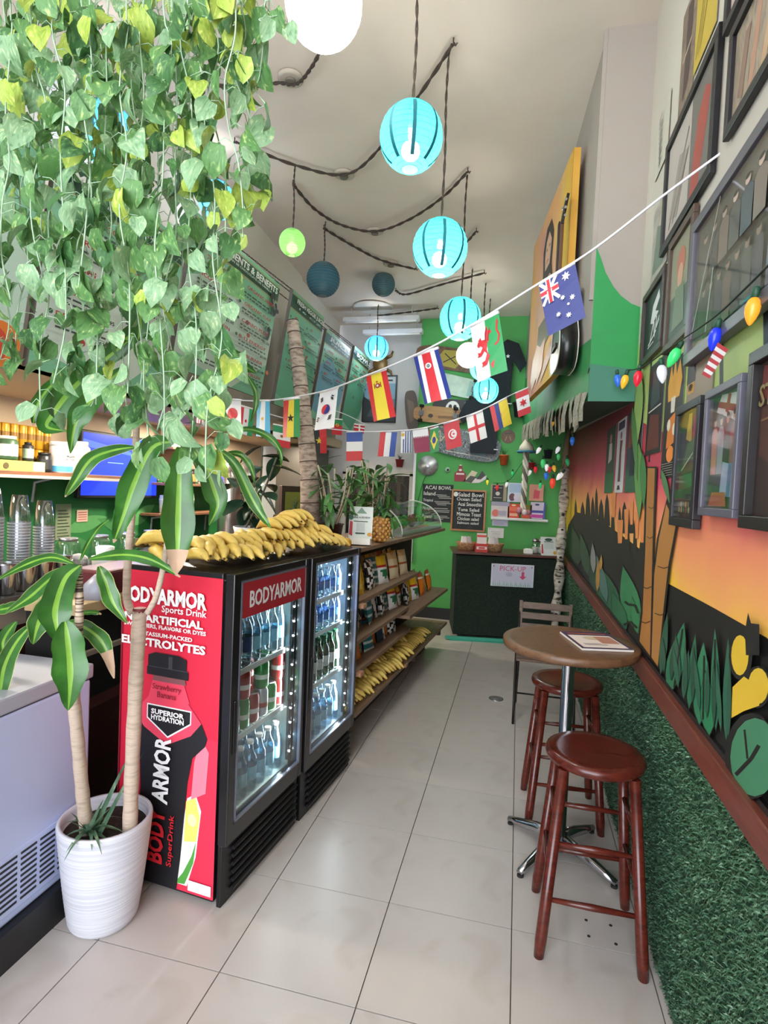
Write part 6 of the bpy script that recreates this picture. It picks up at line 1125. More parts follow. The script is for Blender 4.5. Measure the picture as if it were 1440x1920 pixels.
for k, (x, lab) in enumerate(((.12, 'left of the red packets'), (.42, 'right of the red packets'))):
    t = thing('condiment_basket', 'small wicker basket of white packets '+lab, 'basket', onp(x, .2), .18, 'wicker baskets'); G().lathe([(.085, 0), (.11, .08), (.115, .09), (.105, .085), (.08, .01)], 20).build('basket', WK, t)
    for q in range(12): G().box((.06*math.cos(q*2.4)*(.4+.05*q), .06*math.sin(q*2.4)*(.4+.05*q), .105), (.035, .004, .09), 0, Matrix.Rotation(q*1.3, 3, 'Z') @ Matrix.Rotation(.3*math.sin(q), 3, 'Y')).build('packet', M(['#e4e2e0', '#d8d4d6', '#c9b8b8'][q % 3], .5), t)
t = thing('snack_display', 'red and white packet display standing on the counter', 'packet display', onp(.27, .08), .18); G().box((0, 0, .045), (.13, .08, .09)).build('tray', M('#c9382f', .5), t)
for q in range(3): G().box((0, .02-.02*q, .13-.02*q), (.10, .012, .14)).build('packet', M(['#e6dcd8', '#d8493c', '#f0e4e0'][q], .5), t)
art('stripe', t, .11, .03, [('r', '#f0e2dc', 0, 0, 1, 1), ('r', '#d8493c', .2, .2, .8, .8)], 0).matrix_local = mframe((-.055, -.041, .03), (1, 0, 0), (0, 0, 1))
t = thing('napkin_box', 'small white box on the pick-up counter', 'box', onp(.78, .12), .18); G().box((0, 0, .025), (.09, .07, .05)).build('box', WHITE, t, .006); G().box((0, 0, .052), (.06, .03, .01)).build('tissue', M('#f4f4f2', .8), t)
GLS = glass_mat('shaker_glass', (.9, .95, .95, 1), .15)
for k, x in enumerate((.87, .93)): t = thing('shaker', ['glass shaker with metal lid, left of the pair on the counter', 'glass shaker with metal lid, right of the pair on the counter'][k], 'shaker', onp(x, .2), 0, 'glass shakers'); G().lathe([(.038, 0), (.036, .10), (.03, .13)], 16).build('jar', GLS, t); G().lathe([(.034, .125), (.03, .155), (.015, .165)], 16).build('lid', STEEL, t); G().lathe([(.033, .004), (.033, .07)], 14).build('contents', M('#e8e4da', .8), t)
t = thing('review_card', 'white printed card leaning beside the birch trunk', 'card', mat=mframe(onp(.90, .02), (math.cos(.3), math.sin(.3), 0), (0, .25, 1))); G().box((.085, .1, -.003), (.17, .2, .006)).build('card', M('#dfe2dd', .5), t); art('print', t, .17, .2, [('r', '#c9d4cc', .2, .35, .8, .7), ('e', '#3a5a44', .5, .85, .25, .08), ('r', '#4a5a50', .2, .72, .8, .76), ('p', '#b83a48', [(.02, .1), (.14, .1), (.12, .6), (.04, .6)]), ('e', '#d8a03a', .86, .15, .1, .1)], .001)
# pass-through window in the grey back wall and its poster
YW = YB+.148
w1 = G(); x0, x1, z0, z1 = -2.25, -1.42, .95, 1.80; w1.box(((x0+x1)/2, YW-.02, z1), (x1-x0+.12, .06, .06)).box((x0-.03, YW-.02, (z0+z1)/2), (.06, .06, z1-z0)).box((x1+.03, YW-.02, (z0+z1)/2), (.06, .06, z1-z0)).box(((x0+x1)/2, YW-.02, z0), (x1-x0+.12, .1, .05))
wo = struct('', w1.build('window_1', M('#b9b6ae', .5))); G().box(((x0+x1)/2, YW-.004, (z0+z1)/2), (x1-x0, .006, z1-z0)).build('pane', M('#1d1917', .15), wo)  # dark panel stands for the dark interior, its shade put into the colour
for k in range(9): G().box((x0+.06+k*.09, YW-.012, (z0+z1)/2), (.05, .01, z1-z0-.04), 0, Matrix.Rotation(.15, 3, 'Z')).build('curtain_fold', M('#4a3f3a' if k % 2 else '#35302d', .8), wo)
G().box((x1+.14, YW-.03, 1.35), (.05, .05, 1.1)).build('side_post', M('#9aa0b0', .4), wo)
p0, p1 = at(682, 704, Y=YW), at(742, 793, Y=YW); picture('framed_poster', 'thin black framed poster of a coast on the grey wall', 'picture', 0, 0, 0, 0, [('r', '#7fa6b8', 0, .5, 1, .85), ('r', '#c9d2d4', 0, .85, 1, 1), ('p', '#2c3338', [(0, 0), (1, 0), (1, .3), (.6, .5), (.3, .4), (0, .55)]), ('p', '#4a4f52', [(.1, .1), (.4, .1), (.3, .35)]), ('l', '#1c1c1e', [(.3, .92), (.9, .92)], .02)], '#6a7f88', '#17171a', .02, .02, mat=mframe((p0.x, YW, p1.z), (1, 0, 0), (0, 0, 1)), W=p1.x-p0.x, H=p0.z-p1.z)
c = at(714, 683, Y=YW); t = thing('wall_turtle', 'small bronze turtle ornament behind the blue lantern', 'ornament', (c.x, YW, c.z)); G().sphere((0, -.03, 0), .11, 14, 0, (.9, .35, 1)).build('shell', M('#8a6a3c', .4, .5), t)
for sx_ in (-1, 1):
    for sz in (-1, 1): G().tube([(sx_*.07, -.03, sz*.07), (sx_*.14, -.03, sz*.1), (sx_*.16, -.03, sz*.16)], [.022, .018, .008], 8).build('flipper', M('#7d6034', .4, .5), t)
# ================================================================ KITCHEN BEHIND THE COUNTER
MAR = wood('maroon_wood', '#3a1d1a', '#4e2823', (2, 9, 9), .4)
t = thing('service_counter', 'long maroon service counter with dark worktop behind the freezer', 'counter', (-2.08, .6, 0))
G().box((-.3, 1.6, .5), (.55, 3.2, 1.0)).build('carcass', MAR, t); G().box((-.28, 1.6, 1.05), (.62, 3.24, .05)).build('worktop', M('#3f3a36', .3, 0, .2, 8), t, .004); G().box((-.005, 1.6, .985), (.02, 3.2, .08)).build('fascia', M('#8a7d70', .5), t)
t = thing('side_counter', 'lower maroon counter with tan edging behind the red poster fridge', 'counter', (-1.76, 1.93, 0))
G().box((-.14, .85, .3), (.26, 1.7, .6)).build('lower_panel', MAR, t); G().box((-.135, .85, 1.035), (.27, 1.7, .045)).build('worktop', M('#b79a72', .5), t, .003); G().box((-.18, .85, .8), (.16, 1.7, .42)).build('recess', M('#0d0b0b', .8), t); G().box((-.02, .85, .84), (.02, 1.7, .02)).build('rail', M('#8d7d6c', .5), t)  # solid recess block stands for the dark void, its darkness put into the colour
t = thing('till_box', 'maroon box with grey curved side on the side counter', 'box', (-1.90, 2.30, 1.0575)); G().box((0, 0, .055), (.2, .34, .11)).build('casing', M('#5a2528', .4), t, .012); G().lathe([(.075, 0), (.06, .06), (.02, .1)], 20, 0, (.09, -.2, 0)).build('scanner_base', M('#8d8f9c', .4), t)
for k, (w, h, dz) in enumerate(((.05, .075, 0), (.04, .055, .078))):
    pass
t = thing('sugar_jar', 'white ceramic jar with smaller white lid pot on the counter', 'jar', (-2.14, 2.53, 1.075)); G().lathe([(.03, 0), (.058, .012), (.062, .09), (.064, .095), (.05, .095)], 20).build('jar', WHITE, t); G().lathe([(.04, .096), (.046, .145), (.03, .15)], 18).build('lid_pot', WHITE, t)
# steel cups and plastic cup stacks
sg_ = G(); sp_ = [(.032, 0), (.036, .005), (.044, .125), (.046, .13), (.043, .128)]
for k in range(5):
    t = thing('steel_cup', f'{["first", "second", "third", "fourth", "fifth"][k]} steel shaker cup from the left on the service counter', 'cup', (-2.12, 1.82+k*.1, 1.0755), 0, 'steel shaker cups'); G().lathe(sp_, 20).build('cup', CHROME, t); G().lathe([(.0465, .126), (.0465, .131)], 20, cap=False).build('rim', STEEL, t)
CUP = glass_mat('cup_plastic', (.82, .84, .87, 1), .25)
for k, (y, n, x) in enumerate(((1.86, 15, -2.27), (2.0, 16, -2.28), (2.13, 14, -2.27), (2.28, 12, -2.28))):
    t = thing('cup_stack', f'{["leftmost", "second", "third", "rightmost"][k]} tall nested stack of clear plastic cups behind the steel cups', 'cup stack', (x, y, 1.0755), 0, 'plastic cup stacks')
    for q in range(n): G().lathe([(.046, .1+q*.0135), (.047, .105+q*.0135), (.0475, .109+q*.0135)], 18, cap=False).build('cup_rim', M('#c9cbd2', .2, .3, .1), t)
    G().lathe([(.046, 0), (.046, .1), (.046, .1+n*.0135), (.03, .22+n*.0135)], 18).build('cup_body', CUP, t)
t = thing('tip_cup', 'clear cup with crumpled paper beside the cup stacks', 'cup', (-2.15, 2.36, 1.0755)); G().lathe([(.035, 0), (.048, .1)], 16).build('cup', CUP, t); G().sphere((0, 0, .09), .045, 8, 0, (1, 1, .8)).build('paper', M('#d2ccc8', .8), t)
for k in range(5):
    t = thing('glass_jar', f'{["first", "second", "third", "fourth", "fifth"][k]} empty glass jar along the back worktop', 'jar', (-2.45, 2.62+k*.24, 1.0755), 0, 'glass jars on the worktop'); G().lathe([(.055, 0), (.06, .01), (.06, .13), (.045, .15)], 16).build('jar', GLS, t); G().lathe([(.047, .148), (.047, .165)], 16).build('lid', STEEL, t)
# wall shelf with cans and tubs
SW = wood('shelf_brown', '#6b4633', '#85593f', (9, 1, 9), .5)
t = thing('wall_shelf', 'brown wall shelf at eye level carrying cans and tubs', 'shelf', (-3.44, 3.0, 1.585)); G().box((.14, -.1, 0), (.28, 2.2, .026)).build('board', SW, t, .003); G().box((.278, -.1, -.02), (.006, 2.2, .02)).build('lip', M('#b9aca0', .6), t)
for y in (-.6, .35): G().tube([(.01, y, -.2), (.03, y, -.06), (.2, y, -.02)], .01, 6).build('bracket', M('#a9aaa8', .5), t)
ORD = ['first', 'second', 'third', 'fourth', 'fifth', 'sixth', 'seventh']
for k in range(7):
    t = thing('yellow_can', ORD[k]+' tall yellow drink can from the left in the shelf row', 'can', (-3.36, 2.98+k*.068, 1.60), 0, 'yellow cans on the shelf')
    for zz in (0, .157) : G().lathe([(.028, zz), (.032, zz+.006), (.032, zz+.145), (.028, zz+.155)], 16).build('can', M('#c9982a', .35, .3, .2, 30), t); G().lathe([(.0324, zz+.06), (.0324, zz+.1)], 16, cap=False).build('label_band', M('#8a6420', .4), t)
def jar(nm, label, y, x, r, h, body, band, lid, z=1.60, cat='tub', lr=.8):
    t = thing(nm, label, cat, (x, y, z)); G().lathe([(r*.94, 0), (r, .01), (r, h*.8), (r*lr, h*.88)], 20).build('body', M(body, .4), t); G().lathe([(r*1.005, h*.15), (r*1.005, h*.65)], 20, cap=False).build('label_band', M(band, .5, 0, .25, 40), t); G().lathe([(r*lr*1.05, h*.87), (r*lr*1.05, h)], 20).build('lid', M(lid, .5), t); return t
jar('supplement_tub', 'green and white powder tub standing on the carton', 2.96, -3.24, .062, .15, '#3a5a3c', '#e2ded2', '#e6e2da', 1.668); jar('pill_bottle', 'small dark bottle with pale label on the carton', 3.12, -3.24, .034, .125, '#2a2a2c', '#9ab0a4', '#1c1c1e', 1.668, 'bottle', .6)
t = thing('tea_carton', 'flat green carton lying on the wall shelf', 'carton', (-3.24, 3.02, 1.599)); G().box((0, 0, .033), (.12, .36, .066)).build('carton', M('#a9b45a', .6), t); G().box((.061, .13, .033), (.002, .09, .06)).build('white_panel', M('#dcd8c8', .6), t); G().lathe([(.02, 0), (.02, .002)], 14, 0, (.0605, -.12, .03), False, Matrix.Rotation(PI/2, 3, 'Y')).build('seal', M('#5a4a2c', .6), t)
jar('protein_tub', 'black protein jar beside the white tubs', 3.255, -3.24, .046, .135, '#17171a', '#2a2a2e', '#101012', 1.599)
w1_ = jar('protein_tub', 'white tub with blue base and red lettering on the shelf', 3.40, -3.24, .075, .22, '#e4e0e4', '#ece9ea', '#f0eeee', 1.599, lr=.95); G().lathe([(.0757, .01), (.0757, .05)], 20, cap=False).build('blue_wave', M('#4f9fd0', .5), w1_)
for b, z, c in (('ORGAIN', .12, '#3a3a44'), ('PROTEIN', .098, '#c0607a')): text(w1_, b, 0, 0, .03, c, 0, 'CENTER', .01, fit=(.085, .014)).matrix_local = mframe((.0772, 0, z), (0, 1, 0), (0, 0, 1))
w2_ = jar('protein_tub', 'white rounded tub with a red emblem at the shelf end', 3.575, -3.25, .078, .24, '#e0d8cc', '#e2dacd', '#e6ded2', 1.599, lr=.78); art('emblem', w2_, .07, .07, [('p', '#c9402f', [(0, .5), (.5, 1), (1, .5), (.5, 0)]), ('p', '#e0d8cc', [(.15, .5), (.5, .85), (.85, .5), (.5, .15)]), ('r', '#c9402f', .3, .3, .42, .7), ('r', '#c9402f', .42, .46, .7, .56)], 0).matrix_local = mframe((.0795, -.035, .09), (0, 1, 0), (0, 0, 1))
# television
t = thing('television', 'flat television with a bright blue screen on the kitchen wall', 'television', mat=mframe((-3.385, 3.73, 1.41), (.02, 1, 0), (.03, 0, 1))); G().box((.48, .27, -.02), (.96, .54, .045)).build('casing', BLACK, t, .006)
art('screen', t, .92, .495, [('r', M('#1c35d0', .3, emit=1.0, var=0), 0, 0, 1, 1), ('p', M('#3c56e0', .3, emit=1.1, var=0), [(0, .78), (.6, .7), (.6, .76), (0, .9)]), ('l', M('#6f8af0', .3, emit=1.1, var=0), [(.3, .55), (.5, .55)], .006), ('l', M('#6f8af0', .3, emit=1.1, var=0), [(.3, .3), (.42, .28)], .006)], .0035).location = (.02, .025, 0); G().box((.48, -.05, -.02), (.06, .1, .03)).build('mount', M('#2f8f6a', .5), t)
# far shelves with crockery
t = thing('crockery_shelves', 'two-tier brown wall shelves right of the television', 'shelf', (-3.44, 5.2, 0))
for z, y0, y1 in ((1.885, -.55, .35), (1.545, -.6, .75), (1.26, -.65, .6)): G().box((.13, (y0+y1)/2, z), (.26, y1-y0, .024)).build('board', SW, t, .003)
for y in (-.5, .45): G().tube([(.01, y, 1.05), (.02, y, 1.22), (.2, y, 1.245)], .01, 6).build('bracket', M('#a9aaa8', .5), t)
bk_ = jar('spread_bucket', 'white bucket with red lettering on the top shelf', 4.82, -3.3, .11, .2, '#e6e2e0', '#eae6e4', '#d8d4d2', 1.897, 'bucket', .98); text(bk_, 'nutella', 0, 0, .03, '#b8282c', 0, 'CENTER', .015, fit=(.15, .045)).matrix_local = mframe((.082, .085, .1), (-.55, .83, 0), (0, 0, 1)); bk_.rotation_euler = (0, 0, -.6)
for k in range(4):
    jar('spice_jar', ORD[k]+' dark jar from the left on the middle crockery shelf', 4.72+k*.2, -3.28, .045, .15, ['#2a2422', '#8a7a68', '#3a2a24', '#c9c0b4'][k], ['#c9c2b8', '#4a3a30', '#b98a4a', '#7a6a5c'][k], '#1c1a1a', 1.557, 'jar', .9)
for k in range(4): t = thing('paper_cup_stack', ORD[k]+' stack of pale cups on the lowest crockery shelf', 'cup stack', (-3.28, 4.68+k*.14, 1.272), 0, 'cups on the lowest shelf'); G().lathe([(.04, 0), (.046, .13), (.04, .17+.02*(k % 2))], 16).build('cups', M(['#c4d0cc', '#d2d6d2', '#a8b8b0', '#d0ccc4'][k], .4), t); G().lathe([(.047, .125), (.047, .135)], 16, cap=False).build('rim', WHITE, t)
t = thing('plate', 'small white plate on the top crockery shelf', 'plate', (-3.28, 5.08, 1.897)); G().lathe([(.04, 0), (.09, .012), (.092, .014), (.04, .004)], 22).build('dish', WHITE, t); G().sphere((0, 0, .05), .045, 10).build('bread', M('#c2924c', .8), t)
# notices on the green kitchen wall
for nm, lab, y0, y1, z0, z1, base, sh in (('menu_card', 'tall pale menu card on the green kitchen wall', 3.58, 3.73, 1.09, 1.365, '#7d8a6c', [('l', '#2c3a2a', [(.1, .1+i*.09), (.9-.1*(i % 3), .1+i*.09)], .006) for i in range(9)]), ('notice', 'small pink notice below the television', 3.79, 3.905, 1.22, 1.315, '#cfae9c', [('l', '#a34a48', [(.1, .2+i*.2), (.9, .2+i*.2)], .006) for i in range(4)])):
    t = thing(nm, lab, 'notice', mat=mframe((XK+.004, y0, z0), (0, 1, 0), (0, 0, 1))); G().box(((y1-y0)/2, (z1-z0)/2, 0), (y1-y0, z1-z0, .004)).build('card', M(base, .6), t); art('print', t, y1-y0, z1-z0, sh, .0025)
# leaf mural strokes on the kitchen wall
g = G()
for k, (y, z, L, a) in enumerate(((3.9, 1.2, .5, .2), (4.3, 1.15, .6, -.3), (4.6, 1.25, .4, .5), (3.75, 1.05, .4, -.1))):
    pts = []; n = 8
    for i in range(n+1): s = i/n; pts.append((y+L*(s-.5)*math.cos(a)-math.sin(a)*.06*math.sin(PI*s), z+L*(s-.5)*math.sin(a)+.06*math.sin(PI*s)))
    for i in range(n-1, 0, -1): s = i/n; pts.append((y+L*(s-.5)*math.cos(a)+math.sin(a)*.06*math.sin(PI*s), z+L*(s-.5)*math.sin(a)-.06*math.sin(PI*s)))
    g.poly([(XK+.0015+.0002*k, p, q) for p, q in pts], k % 2)
struct('', g.build('wall_left_leaf_paint', [M('#4f8f52', .6), M('#3a7a42', .6)]))
# kitchen ceiling lamps: first one in view, the rest added to brighten the rear
for k, (x, y) in enumerate(((-2.62, 3.17), (-2.9, 1.9), (-2.9, 4.6), (-2.8, 5.9))):
    t = thing('recessed_lamp', ['round warm recessed ceiling lamp over the service counter', 'round recessed ceiling lamp over the cup shelf', 'round recessed ceiling lamp before the crockery shelves', 'farthest round recessed kitchen ceiling lamp'][k], 'lamp', (x, y, ZK), 0, 'recessed kitchen lamps'); G().lathe([(.12, -.008), (.105, -.012), (.1, -.004)], 28).build('trim_ring', M('#d8ccb8', .5), t); G().lathe([(.1, -.006), (.001, -.0062)], 24, cap=False).build('diffuser', M('#ffe9c4', .4, 0, 0, emit=6), t)
    l = area('recessed_light', (0, 0, 0), (0, 0, 0), .2, .2, 22, (1, .88, .7)); l.data.shape = 'DISK'; l.parent = t; l.location = (0, 0, -.02)
# far kitchen equipment
for k in range(2): t = thing('steel_urn', ['polished steel urn, left of the pair in the far kitchen', 'polished steel urn, right of the pair in the far kitchen'][k], 'urn', (-2.62, 4.72+k*.28, 1.05), 0, 'steel urns'); G().lathe([(.10, 0), (.11, .02), (.11, .62), (.07, .70), (.02, .74)], 22).build('urn', M('#c9bdb8', .2, .9, .05), t); G().tube([(.11, 0, .1), (.16, 0, .1), (.16, 0, .05)], .012, 8).build('tap', STEEL, t)
t = thing('kitchen_bench', 'dark kitchen bench along the far service area', 'counter', (-2.55, 5.1, 0)); G().box((0, 0, .5), (.6, 2.6, 1.0)).build('carcass', M('#17171a', .6), t); G().box((0, 0, 1.025), (.64, 2.64, .05)).build('worktop', M('#2a2524', .4), t)
t = thing('cork_board', 'yellow board in a dark brown frame on the far bench', 'board', mat=mframe((-2.26, 5.05, 1.06), (.1, 1, 0), (0, 0, 1))); G().box((.26, .26, -.015), (.52, .52, .03)).build('frame', M('#3a241a', .5), t, .004); art('sheet', t, .40, .34, [('r', '#8a8a34', 0, 0, 1, 1), ('r', '#b5a44a', .1, .15, .9, .3)], .002).location = (.06, .12, 0)
t = thing('steel_column', 'tall dark steel cabinet standing beyond the menu boards', 'cabinet', (-2.72, 6.72, 0)); G().box((0, 0, 1.03), (.5, .5, 2.06)).build('body', M('#4a4640', .4, .5), t, .006); G().box((.252, 0, 1.2), (.006, .42, 1.5)).build('door', M('#57524b', .4, .5), t, .004); G().tube([(.27, .16, 1.0), (.27, .16, 1.3)], .008, 8).build('handle', STEEL, t)
t = thing('rice_cooker', 'black domed cooker beside the banana pile', 'cooker', (-1.90, 2.82, 1.0575)); G().lathe([(.09, 0), (.11, .03), (.11, .14), (.10, .17), (.06, .2), (.01, .21)], 24).build('body', M('#121214', .2, .2), t); G().tube([(-.03, 0, .205), (0, 0, .235), (.03, 0, .205)], .008, 8).build('handle', BLACK, t)
# extra menu board with a peach at the far left
t = thing('menu_board', 'pale menu board with a red and orange peach print at the left edge', 'menu board', mat=mframe((-2.09, 1.15, 2.0), (0, 1, 0), (.14, 0, .9)), group='hanging menu boards'); G().box((.39, .45, -.015), (.78, .9, .03)).build('board', M('#5a524a', .6), t, .003); art('print', t, .78, .9, [('r', mgreen, 0, 0, 1, 1), ('p', '#b9cfc0', [(0, .2), (1, .1), (1, .6), (0, .8)]), ('e', '#d8742c', .88, .10, .12, .1), ('e', '#c9402c', .84, .09, .09, .08), ('e', '#7a2a20', .955, .13, .012, .01)], .001)
# ================================================================ PLANTS AND GOODS ON THE COUNTERS
RUB = ramp_mat('rubber_leaf', [(.3, '#1c3326'), (.6, '#2c4a36'), (.85, '#3d5f48')], (1, 1, 1), 8, 3, .5, .25)
def oval(L, w, cup=.2, mat=None, nm='leaf'):
    g = G(); n = 7
    for i in range(n+1):
        s = i/n; ww = w*math.sin(PI*min(.97, .04+s*.93))**.8; z = -cup*L*s*s
        g.v += [(L*s, -ww, z+ww*.3), (L*s, 0, z), (L*s, ww, z+ww*.3)]
    for i in range(n):
        for k in range(2): a = 3*i+k; g.f.append([a, a+1, a+4, a+3]); g.m.append(0); g.s.append(True)
    return g.mesh(nm, [mat])
pr_ = random.Random(5)
t = thing('rubber_plant', 'dark leaved rubber plant in a white textured bowl behind the bananas', 'plant', (-1.40, 2.70, 1.252)); G().lathe([(.03, 0), (.06, .005), (.075, .04), (.092, .105), (.085, .105), (.07, .06)], 24).build('bowl', ramp_mat('bowl_white', [(.4, '#cfd0d6'), (.6, '#e2e2e6')], (30, 30, 30), 2, 2, 0, .5, bump=.5), t); G().lathe([(.08, .095), (.001, .1)], 16, cap=False).build('soil', M('#2a1f17', .9), t)
ov = [oval(.15, .038, .25, RUB), oval(.12, .033, .4, RUB), oval(.17, .04, .15, RUB)]
for st in range(3):
    b = Vector((pr_.uniform(-.03, .03), pr_.uniform(-.02, .02), .09)); dr = Vector(((-.12, -.02, .30), (.14, .05, .38), (.02, .06, .44))[st]); tip = b+dr; G().tube(bez([b, b+dr*.5+Vector((.02, 0, .02)), tip], 4), .005, 6).build('stem', M('#5a5a4c', .7), t)
    for k in range(7):
        f = .25+.75*k/6; p = b+dr*f; o = put('leaf', ov[k % 3], t, loc=p); o.rotation_euler = (pr_.uniform(-.3, .3), pr_.uniform(-.1, .8), k*2.3+st)
TRK = ramp_mat('ring_trunk', [(.35, '#7d6a60'), (.5, '#a8968a'), (.7, '#b8a89c')], (5, 5, 14), 4, 4, .4, .85, bump=.4)
p0, p1 = at(582, 990, Y=3.28), at(548, 602, Y=3.28); t = thing('cane_trunk', 'thick ringed bare cane trunk rising before the menu boards', 'plant', (p0.x, p0.y, 1.229)); o_ = Vector((p0.x, p0.y, 1.229)); c = bez([Vector((0, 0, 0)), (at(580, 900, Y=3.28)-o_), (at(572, 800, Y=3.28)-o_), (at(560, 690, Y=3.28)-o_), (p1-o_)], 6); n = len(c)
G().tube(c, [.062-.026*i/(n-1) for i in range(n)], 14).build('trunk', TRK, t)
for i in range(2, n, 2): d = (c[min(i+1, n-1)]-c[i-1]).normalized(); G().tube([c[i]-d*.003, c[i]+d*.003], .0635-.026*i/(n-1), 14).build('ring', M('#4a3a34', .9), t)
ov2 = [oval(.13, .03, .5, M('#4a6a4c', .5, 0, .3, 12)), oval(.11, .02, .8, M('#5a7a4a', .5, 0, .3, 12))]
for k in range(10): o = put('leaf', ov2[k % 2], t, loc=c[10+(k % 5)]); o.rotation_euler = (0, .7+.3*(k % 3), k*2.2)
# maroon pot with leafy stems
LF = ramp_mat('bamboo_leaf', [(.3, '#2f5a2c'), (.6, '#4d7f3f'), (.85, '#8aa85a')], (1, 1, 1), 9, 3, .5, .4)
def leafy(label, loc, pot, r, h, stems, hh, Lf, nl, spread, seed, nm='potted_plant', stemc='#b5a98e', roots=0):
    R_ = random.Random(seed); t = thing(nm, label, 'plant', loc)
    if pot: G().lathe([(r*.75, 0), (r, h*.96), (r*1.08, h*.96), (r*1.08, h), (r*.98, h), (r*.9, h*.85)], 24).build('pot', M(pot, .35), t, 0); G().lathe([(r*.95, h*.9), (.001, h*.93)], 16, cap=False).build('soil', M('#3a2c20', .9), t)
    ms = [oval(Lf, Lf*.16, .5, LF), oval(Lf*.8, Lf*.13, .9, LF), oval(Lf*1.2, Lf*.14, .3, LF)]
    for s in range(stems):
        a = s*2.4; b = Vector((r*.4*math.cos(a), r*.4*math.sin(a), h*.9)); tip = b+Vector((spread*math.cos(a), spread*math.sin(a), hh*R_.uniform(.75, 1.05))); c = bez([b, b.lerp(tip, .5)+Vector((R_.uniform(-.02, .02), 0, 0)), tip], 4); G().tube(c, .0055, 6).build('stem', M(stemc, .7, 0, .2, 30), t)
        for k in range(nl):
            f = .35+.65*k/max(1, nl-1); p = c[min(len(c)-1, int(f*(len(c)-1)))]; o = put('leaf', ms[R_.randrange(3)], t, loc=p); o.rotation_euler = (R_.uniform(-.4, .4), R_.uniform(-.7, .6), R_.uniform(0, 6.28))
    for k in range(roots): a = k*1.3; G().tube([(.02*math.cos(a), .02*math.sin(a), h), (.05*math.cos(a), .05*math.sin(a), h+.18), (.04*math.cos(a+.6), .04*math.sin(a+.6), h+hh*.6)], .0035, 5).build('aerial_root', M('#b8a688', .8), t)
    return t
leafy('leafy green plant in a maroon pot on the counter end', (-1.175, 3.33, 1.229), '#3d1418', .075, .13, 9, .36, .13, 7, .10, 2)
leafy('tall spindly plant with bare roots behind the pineapple', (-1.02, 3.78, 1.229), '#6a5a4c', .05, .06, 9, .50, .15, 9, .08, 4, 'spindly_plant', '#b8a68c', 12)
# pineapples
PIN = ramp_mat('pineapple_skin', [(.35, '#5a3a20'), (.55, '#b07a3c'), (.75, '#d0a058')], (1, 1, 1), 45, 2, 0, .6, bump=.6)
def pineapple(label, loc, s=1.):
    t = thing('pineapple', label, 'pineapple', loc, 0, 'pineapples'); g = G(); prof = [(.025, 0), (.052, .02), (.062, .06), (.062, .10), (.052, .145), (.025, .165)]; G().lathe([(a*s, b*s) for a, b in prof], 20).build('fruit', PIN, t)
    em = G().sphere((0, 0, 0), .011*s, 6, 0, (1, 1, 1)).mesh('eye', [M('#c2904a', .6, 0, .2, 40)])
    for r in range(8):
        z = .02+r*.018; rr = np.interp(z, [q[1] for q in prof], [q[0] for q in prof])*s
        for k in range(10): a = (k+.5*(r % 2))*2*PI/10; put('eye', em, t, loc=(rr*math.cos(a), rr*math.sin(a), z*s))
    for k in range(22): o = put('leaf', bl[k % 3], t, loc=(0, 0, .155*s+.0035*k)); o.rotation_euler = (0, -.25-.045*k, k*2.4); o.scale = (s*.9, s*.9, s*.9)
pineapple('ripe pineapple with spiky crown beside the review card', (-.945, 3.66, 1.229), 1.05); pineapple('pineapple hidden behind the bananas, crown showing by the cane trunk', (-1.36, 3.05, 1.252) if False else (-1.36, 3.2, 1.229), .9)
t = thing('review_stand', 'white standing review card with red drink picture beside the pineapple', 'card stand', mat=mframe((-1.085, 3.40, 1.229), (1, .1, 0), (0, .12, 1))); G().box((.075, .12, -.003), (.15, .24, .006)).build('panel', M('#dfe4dd', .45), t); G().box((.075, .02, .03), (.15, .04, .06)).build('base', WHITE, t)
art('print', t, .15, .24, [('r', '#dfe4dd', 0, 0, 1, 1), ('p', '#7d9a84', [(.3, .82), (.5, .98), (.75, .82)]), ('r', '#3c5a46', .2, .60, .8, .625), ('r', '#c4ccc8', .33, .36, .68, .58), ('r', '#3a4a40', .3, .28, .7, .32), ('p', '#c0303c', [(.03, .26), (.17, .22), (.16, .6), (.04, .62)]), ('e', '#3a6a44', .08, .72, .1, .08), ('e', '#d8963a', .9, .28, .1, .05)], .0008); text(t, 'LEAVE A REVIEW', .075, .172, .02, '#33463a', .006, 'CENTER', .01, fit=(.12, .012))
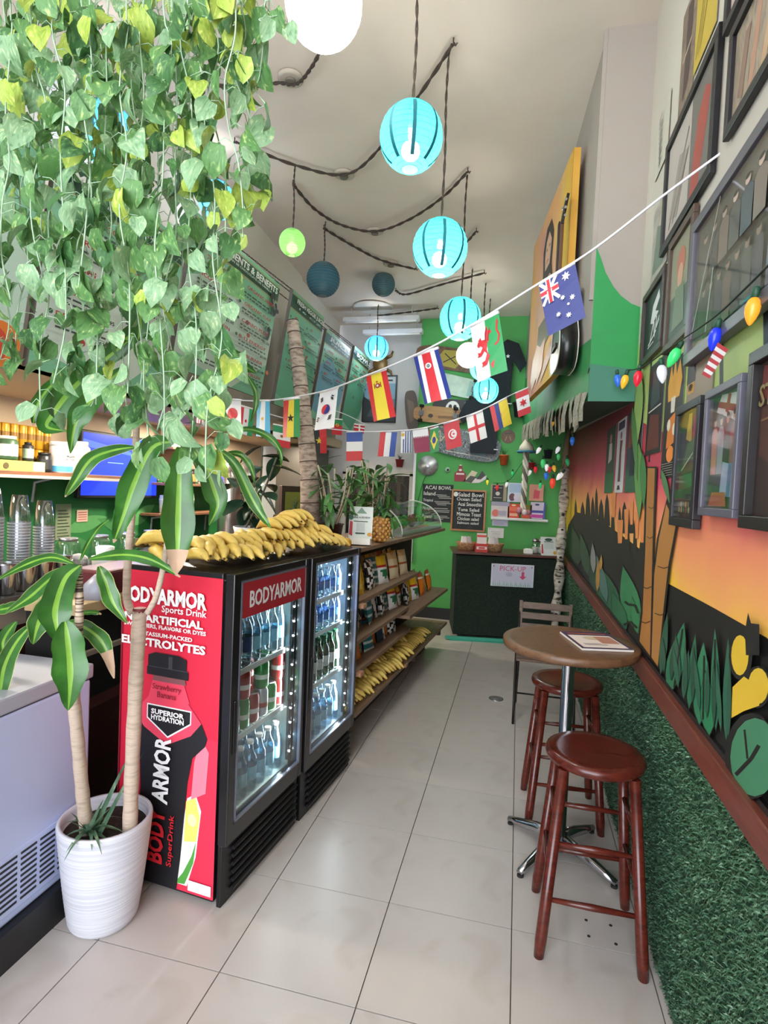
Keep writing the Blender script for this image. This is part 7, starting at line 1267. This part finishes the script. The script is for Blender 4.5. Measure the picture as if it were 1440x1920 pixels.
t = thing('apple', 'small yellow fruit beside the maroon pot', 'fruit', (-1.04, 3.24, 1.229)); G().sphere((0, 0, .026), .028, 12).build('flesh', M('#c9962e', .5), t); G().tube([(0, 0, .05), (.004, 0, .062)], .002, 5).build('stalk', M('#4a3a20', .8), t)
# curved glass case with greens
t = thing('glass_display_case', 'curved glass display case of greens at the end of the snack counter', 'display case', on_rack(-.42, 1.05, 1.229), RZR); g = G(); n = 12; L = 1.35
pr2 = [(.33*math.sin(PI/2*i/n)+.02, .24*math.cos(PI/2*i/n)+.02) for i in range(n+1)]
g.add([(x, y, z) for y in (0, L) for x, z in pr2], [(i, i+1, i+n+2, i+n+1) for i in range(n)], 0, True); g.build('curved_glass', glass_mat('case_glass', (.86, .95, .9, 1), .12), t)
G().box((.17, L/2, .01), (.36, L, .02)).build('base', M('#8a8f8c', .4, .3), t); G().tube([(x, L, z) for x, z in pr2], .006, 6).build('edge_trim', M('#d8e2dc', .3), t); G().tube([(x, 0, z) for x, z in pr2], .006, 6).build('edge_trim', M('#b8c4bc', .3), t)
for k in range(9):
    q = thing('lettuce', ORD[k % 7]+' leafy lettuce head '+('in the front row' if k < 7 else 'in the back row')+' of the glass case', 'lettuce', on_rack(-.42+.1+.1*(k % 2), 1.15+k*.14, 1.25), k, 'lettuce in the glass case'); ml = oval(.09, .045, -.5, M(['#4f9a4a', '#6fae5c', '#8a4a3c'][k % 3], .5, 0, .3, 20))
    for j in range(8): o = put('leaf', ml, q, loc=(0, 0, .01)); o.rotation_euler = (0, -.5-.08*j, j*.9)
t = thing('serving_tray', 'brown box lid resting on the glass case', 'tray', on_rack(-.36, 1.3, 1.495), RZR); G().box((0, 0, .02), (.2, .26, .04)).build('box', M('#5a3226', .5), t, .004); G().box((0, 0, .042), (.16, .2, .006)).build('cards', M('#c9a89c', .6), t)
t = thing('price_tag', 'thin white price tag standing on the counter board', 'tag', on_rack(-.12, .95, 1.229), RZR); G().box((0, 0, .04), (.004, .018, .08)).build('tag', WHITE, t); G().box((0, 0, .002), (.03, .03, .004)).build('foot', WHITE, t)
